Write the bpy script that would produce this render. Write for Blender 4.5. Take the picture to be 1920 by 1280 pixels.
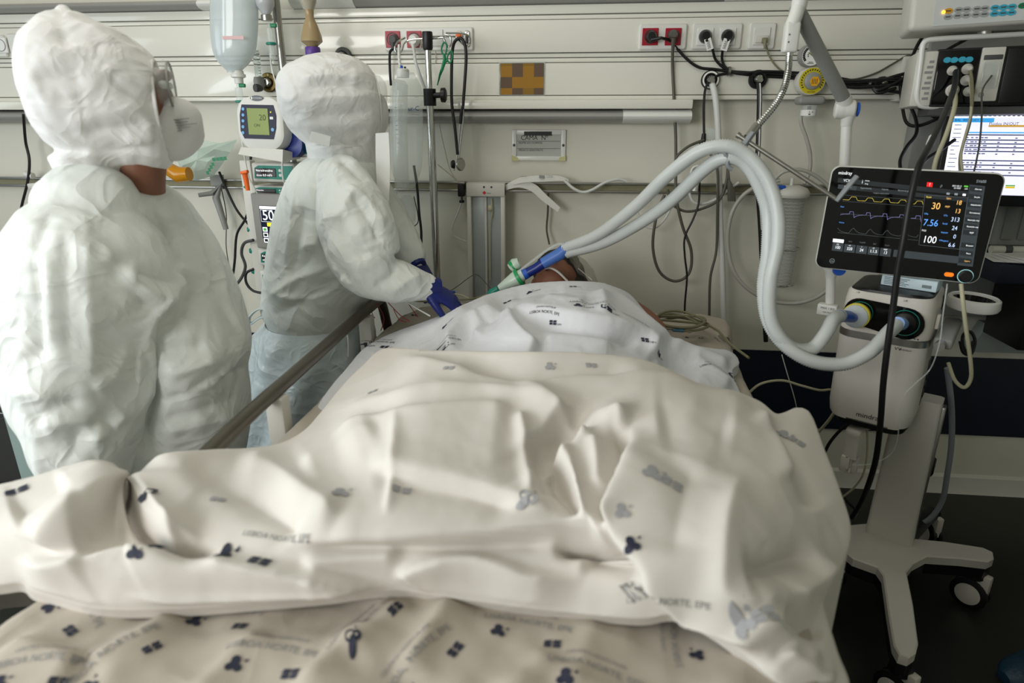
import bpy, bmesh, math, random
import numpy as np
from mathutils import Vector, Matrix, noise
from mathutils.bvhtree import BVHTree

for _o in list(bpy.data.objects):
    bpy.data.objects.remove(_o)
scene = bpy.context.scene
COL = scene.collection
random.seed(7)
R = math.radians

# ------------------------------------------------------------------ camera
F = 1200.0                      # focal length in pixels of the 1920 x 1280 frame
PITCH, YAW, CAMH = R(19.1), R(6.04), 1.42
WALL = 2.434                    # distance of the head wall
cam_d = bpy.data.cameras.new('camera')
cam = bpy.data.objects.new('camera', cam_d)
COL.objects.link(cam)
cam.location = (0, 0, CAMH)
cam.rotation_euler = (math.pi / 2 - PITCH, 0, YAW)
cam_d.sensor_width = 36
cam_d.lens = F / 1920 * 36
cam_d.clip_start = 0.02
cam_d.dof.use_dof = True
cam_d.dof.focus_distance = 2.15
cam_d.dof.aperture_fstop = 2.9
scene.camera = cam

# ------------------------------------------------------------------ world and lights
wd = bpy.data.worlds.new('world')
scene.world = wd
wd.use_nodes = True
bg = wd.node_tree.nodes['Background']
bg.inputs['Color'].default_value = (0.96, 0.98, 0.98, 1)
bg.inputs['Strength'].default_value = 0.14


def area(name, loc, target, sx, sy, power, col):
    d = bpy.data.lights.new(name, 'AREA')
    d.shape = 'RECTANGLE'
    d.size, d.size_y, d.energy, d.color = sx, sy, power, col
    o = bpy.data.objects.new(name, d)
    COL.objects.link(o)
    o.location = loc
    o.rotation_euler = (Vector(target) - Vector(loc)).to_track_quat('-Z', 'Y').to_euler()
    return o


area('window_daylight', (-2.75, -0.1, 1.6), (0.0, -1.2, 0.95), 1.7, 1.3, 50, (0.88, 0.96, 1.0))
area('side_fill_light', (-2.9, 1.3, 1.5), (-0.6, 1.2, 1.0), 0.9, 1.0, 7, (0.84, 0.95, 1.0))  # added fill from the left, brightens the nurse at the bed head
area('ceiling_light', (-0.9, 1.3, 2.9), (-0.8, 1.4, 0), 1.3, 0.5, 8, (1.0, 0.95, 0.88))
area('rear_window_daylight', (-2.0, -1.5, 1.75), (-0.3, 1.8, 1.1), 1.6, 1.2, 46, (1.0, 0.985, 0.97))

vs = scene.view_settings
vs.view_transform = 'Standard'
vs.look = 'None'
vs.gamma = 1.0
vs.use_curve_mapping = False
vs.exposure = 0.15

# ------------------------------------------------------------------ measuring helpers
_cy, _sy = math.cos(YAW), math.sin(YAW)
CAM = np.array([0, 0, CAMH])
_fw = np.array([-_sy * math.cos(PITCH), _cy * math.cos(PITCH), -math.sin(PITCH)])
_rt = np.array([_cy, _sy, 0.0])
_up = np.cross(_rt, _fw)


def ray(px, py):
    return _fw + _rt * ((px - 960) / F) + _up * (-(py - 640) / F)


def onY(px, py, Y):
    d = ray(px, py)
    return CAM + d * (Y / d[1])


def onZ(px, py, Z):
    d = ray(px, py)
    return CAM + d * ((Z - CAMH) / d[2])


def onX(px, py, X):
    d = ray(px, py)
    return CAM + d * (X / d[0])


def mpp(p):
    """metres per pixel of the frame at a point"""
    return float((np.array(p) - CAM) @ _fw) / F


# ------------------------------------------------------------------ materials
MATS = {}


def lin(c):
    if isinstance(c, str):
        c = [int(c[i:i + 2], 16) / 255 for i in (0, 2, 4)]
    return [x / 12.92 if x <= 0.04045 else ((x + 0.055) / 1.055) ** 2.4 for x in c] + [1.0]


def mat(name, col, rough=0.5, metal=0.0, var=0.06, scale=14.0, bump=0.0, bscale=60.0, alpha=1.0,
        trans=0.0, emit=None, estr=1.0, spec=0.5, sss=0.0, ior=1.45, coat=0.0, crease=None):
    if name in MATS:
        return MATS[name]
    m = bpy.data.materials.new(name)
    m.use_nodes = True
    nt = m.node_tree
    b = nt.nodes['Principled BSDF']
    c = lin(col)
    tc = nt.nodes.new('ShaderNodeTexCoord')
    nz = nt.nodes.new('ShaderNodeTexNoise')
    nz.inputs['Scale'].default_value = scale
    nz.inputs['Detail'].default_value = 5
    nt.links.new(tc.outputs['Object'], nz.inputs['Vector'])
    mx = nt.nodes.new('ShaderNodeMix')
    mx.data_type = 'RGBA'
    nt.links.new(nz.outputs['Fac'], mx.inputs['Factor'])
    mx.inputs['A'].default_value = [max(0, x * (1 - var)) for x in c[:3]] + [1]
    mx.inputs['B'].default_value = [min(1, x * (1 + var)) for x in c[:3]] + [1]
    nt.links.new(mx.outputs['Result'], b.inputs['Base Color'])
    b.inputs['Roughness'].default_value = rough
    b.inputs['Metallic'].default_value = metal
    b.inputs['Specular IOR Level'].default_value = spec
    b.inputs['Alpha'].default_value = alpha
    b.inputs['Transmission Weight'].default_value = trans
    b.inputs['IOR'].default_value = ior
    b.inputs['Coat Weight'].default_value = coat
    if sss:
        b.inputs['Subsurface Weight'].default_value = sss
        b.inputs['Subsurface Radius'].default_value = (0.02, 0.008, 0.004)
        b.inputs['Subsurface Scale'].default_value = 0.3
    if emit is not None:
        b.inputs['Emission Color'].default_value = lin(emit)
        b.inputs['Emission Strength'].default_value = estr
    if bump:
        n2 = nt.nodes.new('ShaderNodeTexNoise')
        n2.inputs['Scale'].default_value = bscale
        n2.inputs['Detail'].default_value = 6
        nt.links.new(tc.outputs['Object'], n2.inputs['Vector'])
        bp = nt.nodes.new('ShaderNodeBump')
        bp.inputs['Strength'].default_value = bump
        bp.inputs['Distance'].default_value = 0.01
        nt.links.new(n2.outputs['Fac'], bp.inputs['Height'])
        nt.links.new(bp.outputs['Normal'], b.inputs['Normal'])
    if crease:
        prev = None
        for sc_, st_, di_ in crease:
            n3 = nt.nodes.new('ShaderNodeTexNoise')
            n3.inputs['Scale'].default_value = sc_
            n3.inputs['Detail'].default_value = 1.5
            n3.inputs['Distortion'].default_value = 1.3
            nt.links.new(tc.outputs['Object'], n3.inputs['Vector'])
            s1 = nt.nodes.new('ShaderNodeMath')
            s1.operation = 'SUBTRACT'
            s1.inputs[1].default_value = 0.5
            nt.links.new(n3.outputs['Fac'], s1.inputs[0])
            s2 = nt.nodes.new('ShaderNodeMath')
            s2.operation = 'ABSOLUTE'
            nt.links.new(s1.outputs[0], s2.inputs[0])
            b3 = nt.nodes.new('ShaderNodeBump')
            b3.invert = True
            b3.inputs['Strength'].default_value = st_
            b3.inputs['Distance'].default_value = di_
            nt.links.new(s2.outputs[0], b3.inputs['Height'])
            if prev is not None:
                nt.links.new(prev.outputs['Normal'], b3.inputs['Normal'])
            prev = b3
        nt.links.new(prev.outputs['Normal'], b.inputs['Normal'])
    MATS[name] = m
    return m


# ------------------------------------------------------------------ mesh helpers
def V(*a):
    return np.array(a if len(a) > 1 else a[0], float)


def unit(v):
    v = np.array(v, float)
    return v / (np.linalg.norm(v) + 1e-12)


class Fr:
    """a local frame: origin, right u, up v, outward n"""

    def __init__(s, o, u, v):
        s.o = V(o)
        s.u = unit(u)
        v = V(v) - s.u * (V(v) @ s.u)
        s.v = unit(v)
        s.n = np.cross(s.u, s.v)

    def p(s, a, b, c=0.0):
        return s.o + s.u * a + s.v * b + s.n * c

    def at(s, a, b, c=0.0):
        f = Fr(s.o, s.u, s.v)
        f.o = s.p(a, b, c)
        return f


WF = Fr((0, WALL, 0), (1, 0, 0), (0, 0, 1))     # the head wall, n towards the camera


def wx(px, py=100):
    return onY(px, py, WALL)[0]


def wz(px, py):
    return onY(px, py, WALL)[2]


def rrect(w, h, r, n=5):
    out = []
    for cx, cy, a0 in ((w / 2 - r, h / 2 - r, 0), (-w / 2 + r, h / 2 - r, 90), (-w / 2 + r, -h / 2 + r, 180), (w / 2 - r, -h / 2 + r, 270)):
        for i in range(n + 1):
            a = R(a0 + 90 * i / n)
            out.append((cx + r * math.cos(a), cy + r * math.sin(a)))
    return out


def ring2(r, n=24, cx=0, cy=0, sx=1, sy=1):
    return [(cx + r * sx * math.cos(2 * math.pi * i / n), cy + r * sy * math.sin(2 * math.pi * i / n)) for i in range(n)]


def spline(pts, n=8, closed=False):
    """Catmull-Rom through the points"""
    P = [V(p) for p in pts]
    m = len(P)
    if m < 3 and not closed:
        return P
    out = []
    for i in range(m if closed else m - 1):
        if closed:
            a, b, c, d = P[(i - 1) % m], P[i], P[(i + 1) % m], P[(i + 2) % m]
        else:
            b, c = P[i], P[i + 1]
            a = P[i - 1] if i > 0 else b * 2 - c
            d = P[i + 2] if i + 2 < m else c * 2 - b
        for k in range(n):
            t = k / n
            out.append(0.5 * ((2 * b) + (c - a) * t + (2 * a - 5 * b + 4 * c - d) * t * t + (3 * b - a - 3 * c + d) * t ** 3))
    if not closed:
        out.append(P[-1])
    return out


_text_cache = {}


def text2d(s, size=1.0, align='LEFT', bold=False):
    key = (s, align)
    if key not in _text_cache:
        cu = bpy.data.curves.new('t', 'FONT')
        cu.body = s
        cu.size = 1.0
        cu.align_x = align
        cu.align_y = 'CENTER'
        cu.resolution_u = 3
        ob = bpy.data.objects.new('t', cu)
        COL.objects.link(ob)
        dg = bpy.context.evaluated_depsgraph_get()
        me = ob.evaluated_get(dg).to_mesh()
        vv = [(v.co.x, v.co.y) for v in me.vertices]
        ff = [tuple(p.vertices) for p in me.polygons]
        ob.evaluated_get(dg).to_mesh_clear()
        bpy.data.objects.remove(ob)
        bpy.data.curves.remove(cu)
        _text_cache[key] = (vv, ff)
    vv, ff = _text_cache[key]
    return [(x * size, y * size) for x, y in vv], ff


class MB:
    def __init__(s):
        s.v = []
        s.f = []

    def raw(s, vs_, fs_):
        k = len(s.v)
        s.v += [tuple(map(float, v)) for v in vs_]
        s.f += [tuple(i + k for i in f) for f in fs_]
        return s

    def box(s, fr, a0, a1, b0, b1, c0, c1):
        vs_ = [fr.p(a, b, c) for c in (c0, c1) for b in (b0, b1) for a in (a0, a1)]
        return s.raw(vs_, [(0, 2, 3, 1), (4, 5, 7, 6), (0, 1, 5, 4), (2, 6, 7, 3), (0, 4, 6, 2), (1, 3, 7, 5)])

    def rbox(s, fr, a0, a1, b0, b1, c0, c1, r=0.005, seg=2):
        bm = bmesh.new()
        bmesh.ops.create_cube(bm, size=1)
        for v in bm.verts:
            v.co = Vector(((a0 + a1) / 2 + v.co.x * (a1 - a0), (b0 + b1) / 2 + v.co.y * (b1 - b0), (c0 + c1) / 2 + v.co.z * (c1 - c0)))
        bmesh.ops.bevel(bm, geom=list(bm.edges), offset=r, segments=seg, profile=0.5, affect='EDGES')
        bm.verts.index_update()
        s.raw([fr.p(*v.co) for v in bm.verts], [[v.index for v in f.verts] for f in bm.faces])
        bm.free()
        return s

    def prism(s, fr, poly, c0, c1, cap0=True, bev=0.0):
        """polygon in the frame plane from depth c0 to c1 (c1 outward), optional bevel of the outer rim"""
        n = len(poly)
        layers = [(poly, c0)]
        if bev:
            cx = sum(p[0] for p in poly) / n
            cy = sum(p[1] for p in poly) / n
            layers.append((poly, c1 - bev))
            q = []
            for i, p in enumerate(poly):
                a, b = poly[i - 1], poly[(i + 1) % n]
                t = unit((b[0] - a[0], b[1] - a[1]))
                q.append((p[0] - t[1] * bev, p[1] + t[0] * bev))
            layers.append((q, c1))
        else:
            layers.append((poly, c1))
        vs_ = [fr.p(x, y, c) for pl, c in layers for x, y in pl]
        fs_ = []
        for L in range(len(layers) - 1):
            for i in range(n):
                j = (i + 1) % n
                fs_.append((L * n + i, L * n + j, (L + 1) * n + j, (L + 1) * n + i))
        fs_.append(tuple(range((len(layers) - 1) * n, len(layers) * n)))
        if cap0:
            fs_.append(tuple(reversed(range(n))))
        return s.raw(vs_, fs_)

    def flat(s, fr, poly, c=0.0):
        return s.raw([fr.p(x, y, c) for x, y in poly], [tuple(range(len(poly)))])

    def text(s, fr, a, b, st, size, c=0.0008, align='LEFT', sx=1.0, rot=0.0):
        vv, ff = text2d(st, size, align)
        ca, sa = math.cos(rot), math.sin(rot)
        return s.raw([fr.p(a + (x * ca - y * sa) * sx, b + x * sa + y * ca, c) for x, y in vv], ff)

    def tube(s, pts, r, n=8, cap=True, closed=False, sq=1.0):
        P = [V(p) for p in pts]
        m = len(P)
        rr = r if hasattr(r, '__len__') else [r] * m
        t0 = unit(P[1] - P[0])
        a = np.array([0, 0, 1.0]) if abs(t0[2]) < 0.9 else np.array([1.0, 0, 0])
        u = unit(np.cross(t0, a))
        vs_, fs_ = [], []
        for i in range(m):
            if closed:
                t = unit(P[(i + 1) % m] - P[i - 1])
            else:
                t = unit(P[min(i + 1, m - 1)] - P[max(i - 1, 0)])
            u = unit(u - t * (u @ t))
            w = np.cross(t, u)
            for k in range(n):
                an = 2 * math.pi * k / n
                vs_.append(P[i] + (u * math.cos(an) + w * math.sin(an) * sq) * rr[i])
        for i in range(m if closed else m - 1):
            j = (i + 1) % m
            for k in range(n):
                l = (k + 1) % n
                fs_.append((i * n + k, i * n + l, j * n + l, j * n + k))
        if cap and not closed:
            fs_.append(tuple(reversed(range(n))))
            fs_.append(tuple(range((m - 1) * n, m * n)))
        return s.raw(vs_, fs_)

    def cyl(s, p0, p1, r0, r1=None, n=20):
        return s.tube([p0, p1], [r0, r0 if r1 is None else r1], n)

    def lathe(s, o, axis, prof, n=24, cap=True, sx=1.0):
        """profile [(radius, height)] turned about axis through o"""
        ax = unit(axis)
        a = np.array([0, 0, 1.0]) if abs(ax[2]) < 0.9 else np.array([1.0, 0, 0])
        u = unit(np.cross(a, ax))
        w = np.cross(ax, u)
        o = V(o)
        vs_, fs_ = [], []
        for r_, h in prof:
            for k in range(n):
                an = 2 * math.pi * k / n
                vs_.append(o + ax * h + (u * math.cos(an) * sx + w * math.sin(an)) * max(r_, 1e-5))
        for i in range(len(prof) - 1):
            for k in range(n):
                l = (k + 1) % n
                fs_.append((i * n + k, i * n + l, (i + 1) * n + l, (i + 1) * n + k))
        if cap:
            fs_.append(tuple(reversed(range(n))))
            fs_.append(tuple(range((len(prof) - 1) * n, len(prof) * n)))
        return s.raw(vs_, fs_)

    def ell(s, c, rx, ry, rz, n=20, m=12, rot=None):
        vs_, fs_ = [], []
        M = rot if rot is not None else np.eye(3)
        for i in range(m + 1):
            th = math.pi * i / m
            for k in range(n):
                an = 2 * math.pi * k / n
                q = np.array([rx * math.sin(th) * math.cos(an), ry * math.sin(th) * math.sin(an), -rz * math.cos(th)])
                vs_.append(V(c) + M @ q)
        for i in range(m):
            for k in range(n):
                l = (k + 1) % n
                fs_.append((i * n + k, i * n + l, (i + 1) * n + l, (i + 1) * n + k))
        return s.raw(vs_, fs_)

    def rings(s, rings, cap=True):
        n = len(rings[0])
        vs_ = [p for r_ in rings for p in r_]
        fs_ = []
        for i in range(len(rings) - 1):
            for k in range(n):
                l = (k + 1) % n
                fs_.append((i * n + k, i * n + l, (i + 1) * n + l, (i + 1) * n + k))
        if cap:
            fs_.append(tuple(reversed(range(n))))
            fs_.append(tuple(range((len(rings) - 1) * n, len(rings) * n)))
        return s.raw(vs_, fs_)

    def build(s, name, m, parent=None, smooth=True, angle=38, weld=False):
        me = bpy.data.meshes.new(name)
        off = V(0, 0, 0)
        if parent is not None:
            q = parent
            while q is not None:
                off = off + V(*q.location)
                q = q.parent
        else:
            arr = np.array(s.v)
            lo, hi = arr.min(0), arr.max(0)
            off = V((lo[0] + hi[0]) / 2, (lo[1] + hi[1]) / 2, lo[2])
        vv = np.array(s.v) - off
        me.from_pydata([tuple(v) for v in vv], [], s.f)
        me.validate()
        bm = bmesh.new()
        bm.from_mesh(me)
        if weld:
            bmesh.ops.remove_doubles(bm, verts=bm.verts, dist=1e-5)
        bmesh.ops.recalc_face_normals(bm, faces=bm.faces)
        bm.to_mesh(me)
        bm.free()
        if smooth:
            me.shade_smooth()
            me.set_sharp_from_angle(angle=R(angle))
        me.materials.append(m)
        o = bpy.data.objects.new(name, me)
        COL.objects.link(o)
        if parent is not None:
            o.parent = parent
        else:
            o.location = off
        return o


def tag(o, label=None, cat=None, group=None, kind=None):
    if label:
        o['label'] = label
    if cat:
        o['category'] = cat
    if group:
        o['group'] = group
    if kind:
        o['kind'] = kind
    return o


def thing(name, label, cat, loc=(0, 0, 0), group=None):
    o = bpy.data.objects.new(name, None)
    COL.objects.link(o)
    o.location = tuple(float(x) for x in loc)
    o.empty_display_size = 0.05
    return tag(o, label, cat, group)


def struct(name, mb, m, label=None, smooth=True):
    return tag(mb.build(name, m, None, smooth), label, None, None, 'structure')


def cable(name, label, pts, r, m, cat='cable', n=8, seg=8, group=None):
    P = []
    for p in pts:
        P.append(onY(*p) if len(p) == 3 and abs(p[0]) > 6 else V(*p))
    mb = MB().tube(spline(P, seg), r, n)
    return tag(mb.build(name, m, None), label, cat, group)


def quad_frame(TL, TR, BR, BL, w):
    """frame of a rectangle seen at four pixels, w metres wide; origin at its centre"""
    r = [ray(*q) for q in (TL, TR, BR, BL)]
    A = np.stack([-r[1], r[2], -r[3]], 1)
    l = [1, *np.linalg.solve(A, -r[0])]
    P = np.array([r[i] * l[i] for i in range(4)])
    s = w / np.linalg.norm(P[1] - P[0])
    P = P * s + CAM
    u = (P[1] - P[0]) + (P[2] - P[3])
    v = (P[0] - P[3]) + (P[1] - P[2])
    return Fr(P.mean(0), u, v), np.linalg.norm(v) / 4


# ------------------------------------------------------------------ palette
M_wall = mat('cream_wall_paint', 'dbd9cb', 0.45, var=0.02, scale=3, bump=0.02, bscale=120)
M_band = mat('navy_wall_guard', '10182a', 0.4, var=0.1)
M_panel = mat('gloss_white_panel', 'e6e5da', 0.16, var=0.015, scale=2, coat=0.3)
M_groove = mat('panel_joint_shadow_gap', '6f726c', 0.6)
M_lampgrey = mat('grey_lamp_diffuser', '9a9a96', 0.35, var=0.03)
M_lampwhite = mat('white_lamp_cap', 'e4e5e0', 0.25, var=0.02)
M_white = mat('white_plastic', 'dcdcd6', 0.35, var=0.02)
M_offwhite = mat('off_white_plastic', 'cfcdc4', 0.4, var=0.03)
M_ventgrey = mat('warm_white_casing', 'd6d1c8', 0.38, var=0.02)
M_grey = mat('grey_plastic', '8f908c', 0.45)
M_dgrey = mat('dark_grey_plastic', '4a4b4a', 0.5)
M_black = mat('black_plastic', '0f1011', 0.4, var=0.15)
M_gblack = mat('glossy_black_glass', '060708', 0.08, var=0.1)
M_rubber = mat('black_rubber_cable', '131314', 0.45, var=0.2)
M_greycab = mat('grey_cable_sheath', '55534a', 0.5, var=0.15)
M_olive = mat('olive_cable_sheath', '7d7a5f', 0.5, var=0.12)
M_beige = mat('beige_cable_sheath', 'b9b598', 0.5, var=0.08)
M_whitecab = mat('white_cable_sheath', 'd4d6d2', 0.4, var=0.05)
M_chrome = mat('chrome', 'c9c9c6', 0.16, metal=1.0, var=0.03)
M_steel = mat('brushed_steel', 'a9a8a3', 0.33, metal=1.0, var=0.06)
M_rail = mat('dark_bed_rail_metal', '6a655c', 0.35, metal=0.8, var=0.12)
M_red = mat('red_socket_plastic', 'a3132b', 0.35)
M_orange = mat('orange_plastic', 'f06a1c', 0.4)
M_green = mat('green_plastic', '0b7a4e', 0.4)
M_teal = mat('teal_green_plastic', '11806c', 0.4)
M_blue = mat('blue_plastic', '1f57b8', 0.35)
M_dblue = mat('deep_blue_plastic', '10287a', 0.3)
M_yellow = mat('yellow_plastic', 'e2d23a', 0.4)
M_purple = mat('purple_cap', '5a3a8c', 0.4)
M_clear = mat('clear_plastic', 'e8efec', 0.08, trans=0.92, ior=1.12, var=0.01, spec=0.6)
M_film = mat('clear_film', 'dfe8e4', 0.12, alpha=0.28, var=0.03, spec=0.8)
M_frost = mat('frosted_tubing', 'd3d7d5', 0.3, alpha=0.72, var=0.03)
M_liquid = mat('saline_bottle_plastic', 'd5e0e2', 0.12, alpha=0.72, var=0.05, spec=0.8)
M_ink = mat('black_ink', '1b1c20', 0.7)
M_inkblue = mat('dark_blue_ink', '23273a', 0.7)
M_inkgrey = mat('grey_ink', '8b8b8a', 0.7)
M_paper = mat('white_paper', 'e6e6e2', 0.7)
M_suit = mat('white_coverall_fabric', 'e2e6e1', 0.5, var=0.03, scale=8, crease=((3.5, 0.55, 0.06), (9.0, 0.5, 0.035), (22.0, 0.12, 0.015)))
M_hood = mat('white_hood_fabric', 'e6e6e4', 0.5, var=0.02, scale=8, crease=((6.0, 0.38, 0.04), (15.0, 0.28, 0.025)))
M_apron = mat('thin_plastic_gown', 'dbe6e8', 0.25, var=0.04, alpha=0.88, crease=((6.0, 0.5, 0.05), (15.0, 0.3, 0.03)))
M_mask = mat('white_respirator', 'e3e3e1', 0.8, var=0.02, bump=0.08, bscale=300)
M_skin = mat('skin', '7f543f', 0.55, var=0.12, scale=30, sss=0.08)
M_hair = mat('dark_hair', '1d1916', 0.5, var=0.3, scale=60)
M_glove = mat('blue_nitrile_glove', '16246e', 0.4, var=0.1, bump=0.1)
M_blanket = mat('cream_cotton', 'd6d1c9', 0.85, var=0.03, scale=5, crease=((3.2, 0.12, 0.06),))
M_sheet = mat('white_cotton_sheet', 'dadbdf', 0.85, var=0.03, scale=5, crease=((5.0, 0.2, 0.05), (12.0, 0.12, 0.03)))
M_undersheet = mat('warm_white_fitted_sheet', 'b3aa9d', 0.85, var=0.05, scale=4, crease=((3.5, 0.3, 0.06),))  # base colour darkened to carry the shade over the foot end
M_floor = mat('dark_green_linoleum', '23251f', 0.35, var=0.15, scale=30)
M_tealgown = mat('teal_gown_fabric', '1d5358', 0.7, var=0.1)
M_shoe = mat('blue_shoe_cover', '12384f', 0.4, var=0.2, bump=0.3, bscale=60)

# ================================================================== setting
def zl(y, px=1080):
    return wz(px, y)


fl = Fr((0, 0, 0), (1, 0, 0), (0, 1, 0))
struct('floor', MB().box(fl, -3.2, 3.4, -3.4, WALL + 0.1, -0.1, 0.0), M_floor, 'dark green linoleum floor of the ward')
zb1, zb0 = zl(655, 1400), wz(1740, 811)
wl = struct('wall_back', MB().box(WF, -3.2, 3.4, 0, 2.9, -0.1, 0.0), M_wall, 'cream painted wall behind the head of the bed')
MB().box(WF, -3.2, 3.4, zb0, zb1, 0.0, 0.006).build('wall_guard', M_band, wl, False)['label'] = 'dark navy protective band low on the wall'
struct('baseboard_back', MB().prism(Fr((-3.2, WALL, 0), (0, -1, 0), (0, 0, 1)), [(0, 0), (0.03, 0), (0.02, 0.02), (0.012, 0.065), (0, 0.075)], -6.6, 0.0), M_offwhite, 'pale baseboard along the back wall')

struct('ceiling', MB().box(fl, -3.2, 3.4, -3.4, WALL + 0.1, 3.0, 3.1), M_wall, 'plain ceiling of the ward')
struct('wall_rear', MB().box(Fr((0, -3.3, 0), (1, 0, 0), (0, 0, 1)), -3.2, 2.8, 0, 3.0, 0.0, 0.1), M_wall, 'plain wall of the ward behind the viewer')
struct('wall_right', MB().box(Fr((2.7, 0, 0), (0, 1, 0), (0, 0, 1)), -3.4, WALL + 0.1, 0, 3.0, 0.0, 0.1), M_wall, 'plain side wall of the ward to the right')

# ---- bedhead supply trunking
XR = wx(1734, 100)
tr = thing('supply_trunking', 'long glossy white supply trunking across the wall above the bed', 'wall panel', (0, WALL - 0.001, 1.48))
MB().box(WF, -3.0, XR, zl(188), zl(13), 0.001, 0.036).build('backing', M_groove, tr, False)
for y0, y1, d in ((12, 29.5, 0.046), (30.8, 38.8, 0.041), (40.2, 100.4, 0.050), (101.6, 109.4, 0.042), (110.6, 118.4, 0.042), (119.8, 179.2, 0.050), (180.4, 188.5, 0.056)):
    MB().rbox(WF, -3.0, XR, zl(y1), zl(y0), 0.03, d, 0.003, 2).build('panel_strip', M_panel, tr)
zs = zl(13)
MB().box(WF, wx(1475, 20), XR, zl(12), zl(-2), 0.001, 0.07).build('ledge', M_panel, tr, False)
for x in (1618, 1665, 1697):
    cx = wx(x, 10)
    p = tag(MB().box(WF, cx - 0.012, cx + 0.012, zl(-2), zl(-2) + 0.9, 0.0, 0.022).build('wall_conduit', M_offwhite, None, False),
            'vertical white conduit above the trunking, %s of three' % {1618: 'leftmost', 1665: 'middle one', 1697: 'rightmost'}[x], 'conduit', 'conduits above the trunking')


def lamp_bar(label, x0, x1, zb, zt, dep, capl, capr, ledge=0.0):
    t = thing('strip_lamp', label, 'lamp', ((x0 + x1) / 2, WALL - 0.05, zb))
    h = zt - zb

    def half(a, b, nm, m, g=0.0):
        fr = Fr((a, WALL, zb), (0, -1, 0), (0, 0, 1))
        pf = [(0.036, 0)] + [(0.036 + (dep - 0.036) * math.sin(R(q)) - g, h / 2 - (h / 2 - g) * math.cos(R(q))) for q in range(10, 171, 16)] + [(0.036, h)]
        mb = MB()
        mb.rings([[V(xx, WALL - c, zb + b_) for c, b_ in pf] for xx in (a, b)])
        return mb.build(nm, m, t)
    half(x0, x0 + capl, 'end_cap', M_lampwhite)
    half(x0 + capl, x1 - capr, 'diffuser', M_lampgrey, 0.002)
    half(x1 - capr, x1, 'end_cap', M_lampwhite)
    if ledge:
        MB().rbox(WF, x0, x1, zt, zt + ledge, 0.03, dep - 0.004, 0.004).build('ledge', M_panel, t)
    return t


lamp_bar('grey wall strip lamp above the sockets at the top edge', wx(560, 20), wx(1475, 20), zl(12), zl(12) + 0.09, 0.09, wx(676, 10) - wx(560, 10), wx(1475, 10) - wx(1352, 10))
lamp_bar('grey wall strip lamp high behind the large white hood', wx(-260, 20), wx(560, 20) - 0.16, zl(12), zl(12) + 0.035, 0.085, 0.02, wx(430, 20) - wx(345, 20))
lamp_bar('grey reading lamp bar under the trunking above the bed card', wx(600, 210), wx(1290, 210), zl(231), zl(205), 0.10, 0.05, wx(1289, 210) - wx(1165, 210), zl(188.5) - zl(205))
lamp_bar('lower grey lamp bar at the left edge behind the hood', -3.0, wx(130, 215), zl(231), zl(205), 0.10, 0.05, 0.03, zl(188.5) - zl(205))

# ---- equipment rail
zr1, zr0 = zl(340.5, 1100), zl(359.5, 1100)
rl = thing('equipment_rail', 'long chrome edged equipment rail on the wall behind the bed', 'rail', (0, WALL - 0.03, zr0))
MB().box(WF, -3.0, 1.75, zr0 + 0.006, zr1 - 0.006, 0.022, 0.030).build('channel', M_olive, rl, False)
for z in (zr0 + 0.004, zr1 - 0.004):
    MB().rbox(WF, -3.0, 1.75, z - 0.0045, z + 0.0045, 0.022, 0.038, 0.002).build('edge_bar', M_steel, rl)
for px in (60, 480, 870, 1180, 1560):
    MB().box(WF, wx(px, 350) - 0.012, wx(px, 350) + 0.012, zr0 + 0.005, zr1 - 0.005, 0.0, 0.024).build('bracket', M_steel, rl, False)


# ---- sockets
def plate(name, label, px0, px1, py0, py1, cells, cat='socket'):
    """a rounded frame plate with inserts; cells = (px, py, kind)"""
    D = 0.05
    a0, a1 = onY(px0, (py0 + py1) / 2, WALL - D)[0], onY(px1, (py0 + py1) / 2, WALL - D)[0]
    b1, b0 = onY((px0 + px1) / 2, py0, WALL - D)[2], onY((px0 + px1) / 2, py1, WALL - D)[2]
    t = thing(name, label, cat, ((a0 + a1) / 2, WALL - D, b0))
    fr = Fr(((a0 + a1) / 2, WALL - D, (b0 + b1) / 2), (1, 0, 0), (0, 0, 1))
    MB().prism(fr, rrect(a1 - a0, b1 - b0, 0.008), 0, 0.010, bev=0.004).build('frame', M_white, t)
    for px, py, kind in cells:
        q = onY(px, py, WALL - D - 0.01)
        f = Fr(q, (1, 0, 0), (0, 0, 1))
        m = {'red': M_red, 'white': M_lampwhite, 'data': M_white, 'call': M_white}[kind]
        s = MB().prism(f, rrect(0.052, 0.052, 0.002), -0.002, 0.004, bev=0.0015).build('insert', m, t)
        if kind in ('red', 'white'):
            mb = MB().lathe(f.p(0, 0, 0.004), f.n, [(0.0215, -0.001), (0.0215, 0.0016), (0.0195, 0.0016), (0.0185, -0.0005), (0.0, -0.0005)], 28, cap=False)
            mb.build('socket_well', M_dgrey if kind == 'red' else M_grey, s)
        if kind == 'data':
            MB().rbox(f, -0.020, 0.020, -0.020, 0.002, 0.004, 0.009, 0.002).build('flap', M_offwhite, s)
    return t


def plug(name, label, px, py, m, r=0.0195, ln=0.03, D=0.064, tail=None):
    q = onY(px, py, WALL - D)
    f = Fr(q, (1, 0, 0), (0, 0, 1))
    t = thing(name, label, 'plug', q)
    mb = MB().lathe(q - f.n * 0.004, f.n, [(r * 0.98, 0), (r, 0.006), (r * 0.9, ln * 0.6), (r * 0.62, ln), (0, ln)], 24)
    mb.build('plug_body', m, t)
    e = q + f.n * ln * 0.7 + V(0, 0, -r * 0.6)
    tp = tail if tail is not None else e + V(0.0, -0.004, -0.02)
    MB().tube([e, e * 0.4 + tp * 0.6, tp], [0.0075, 0.006, 0.0045], 10).build('strain_relief', m, t)
    return t, tp


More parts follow.
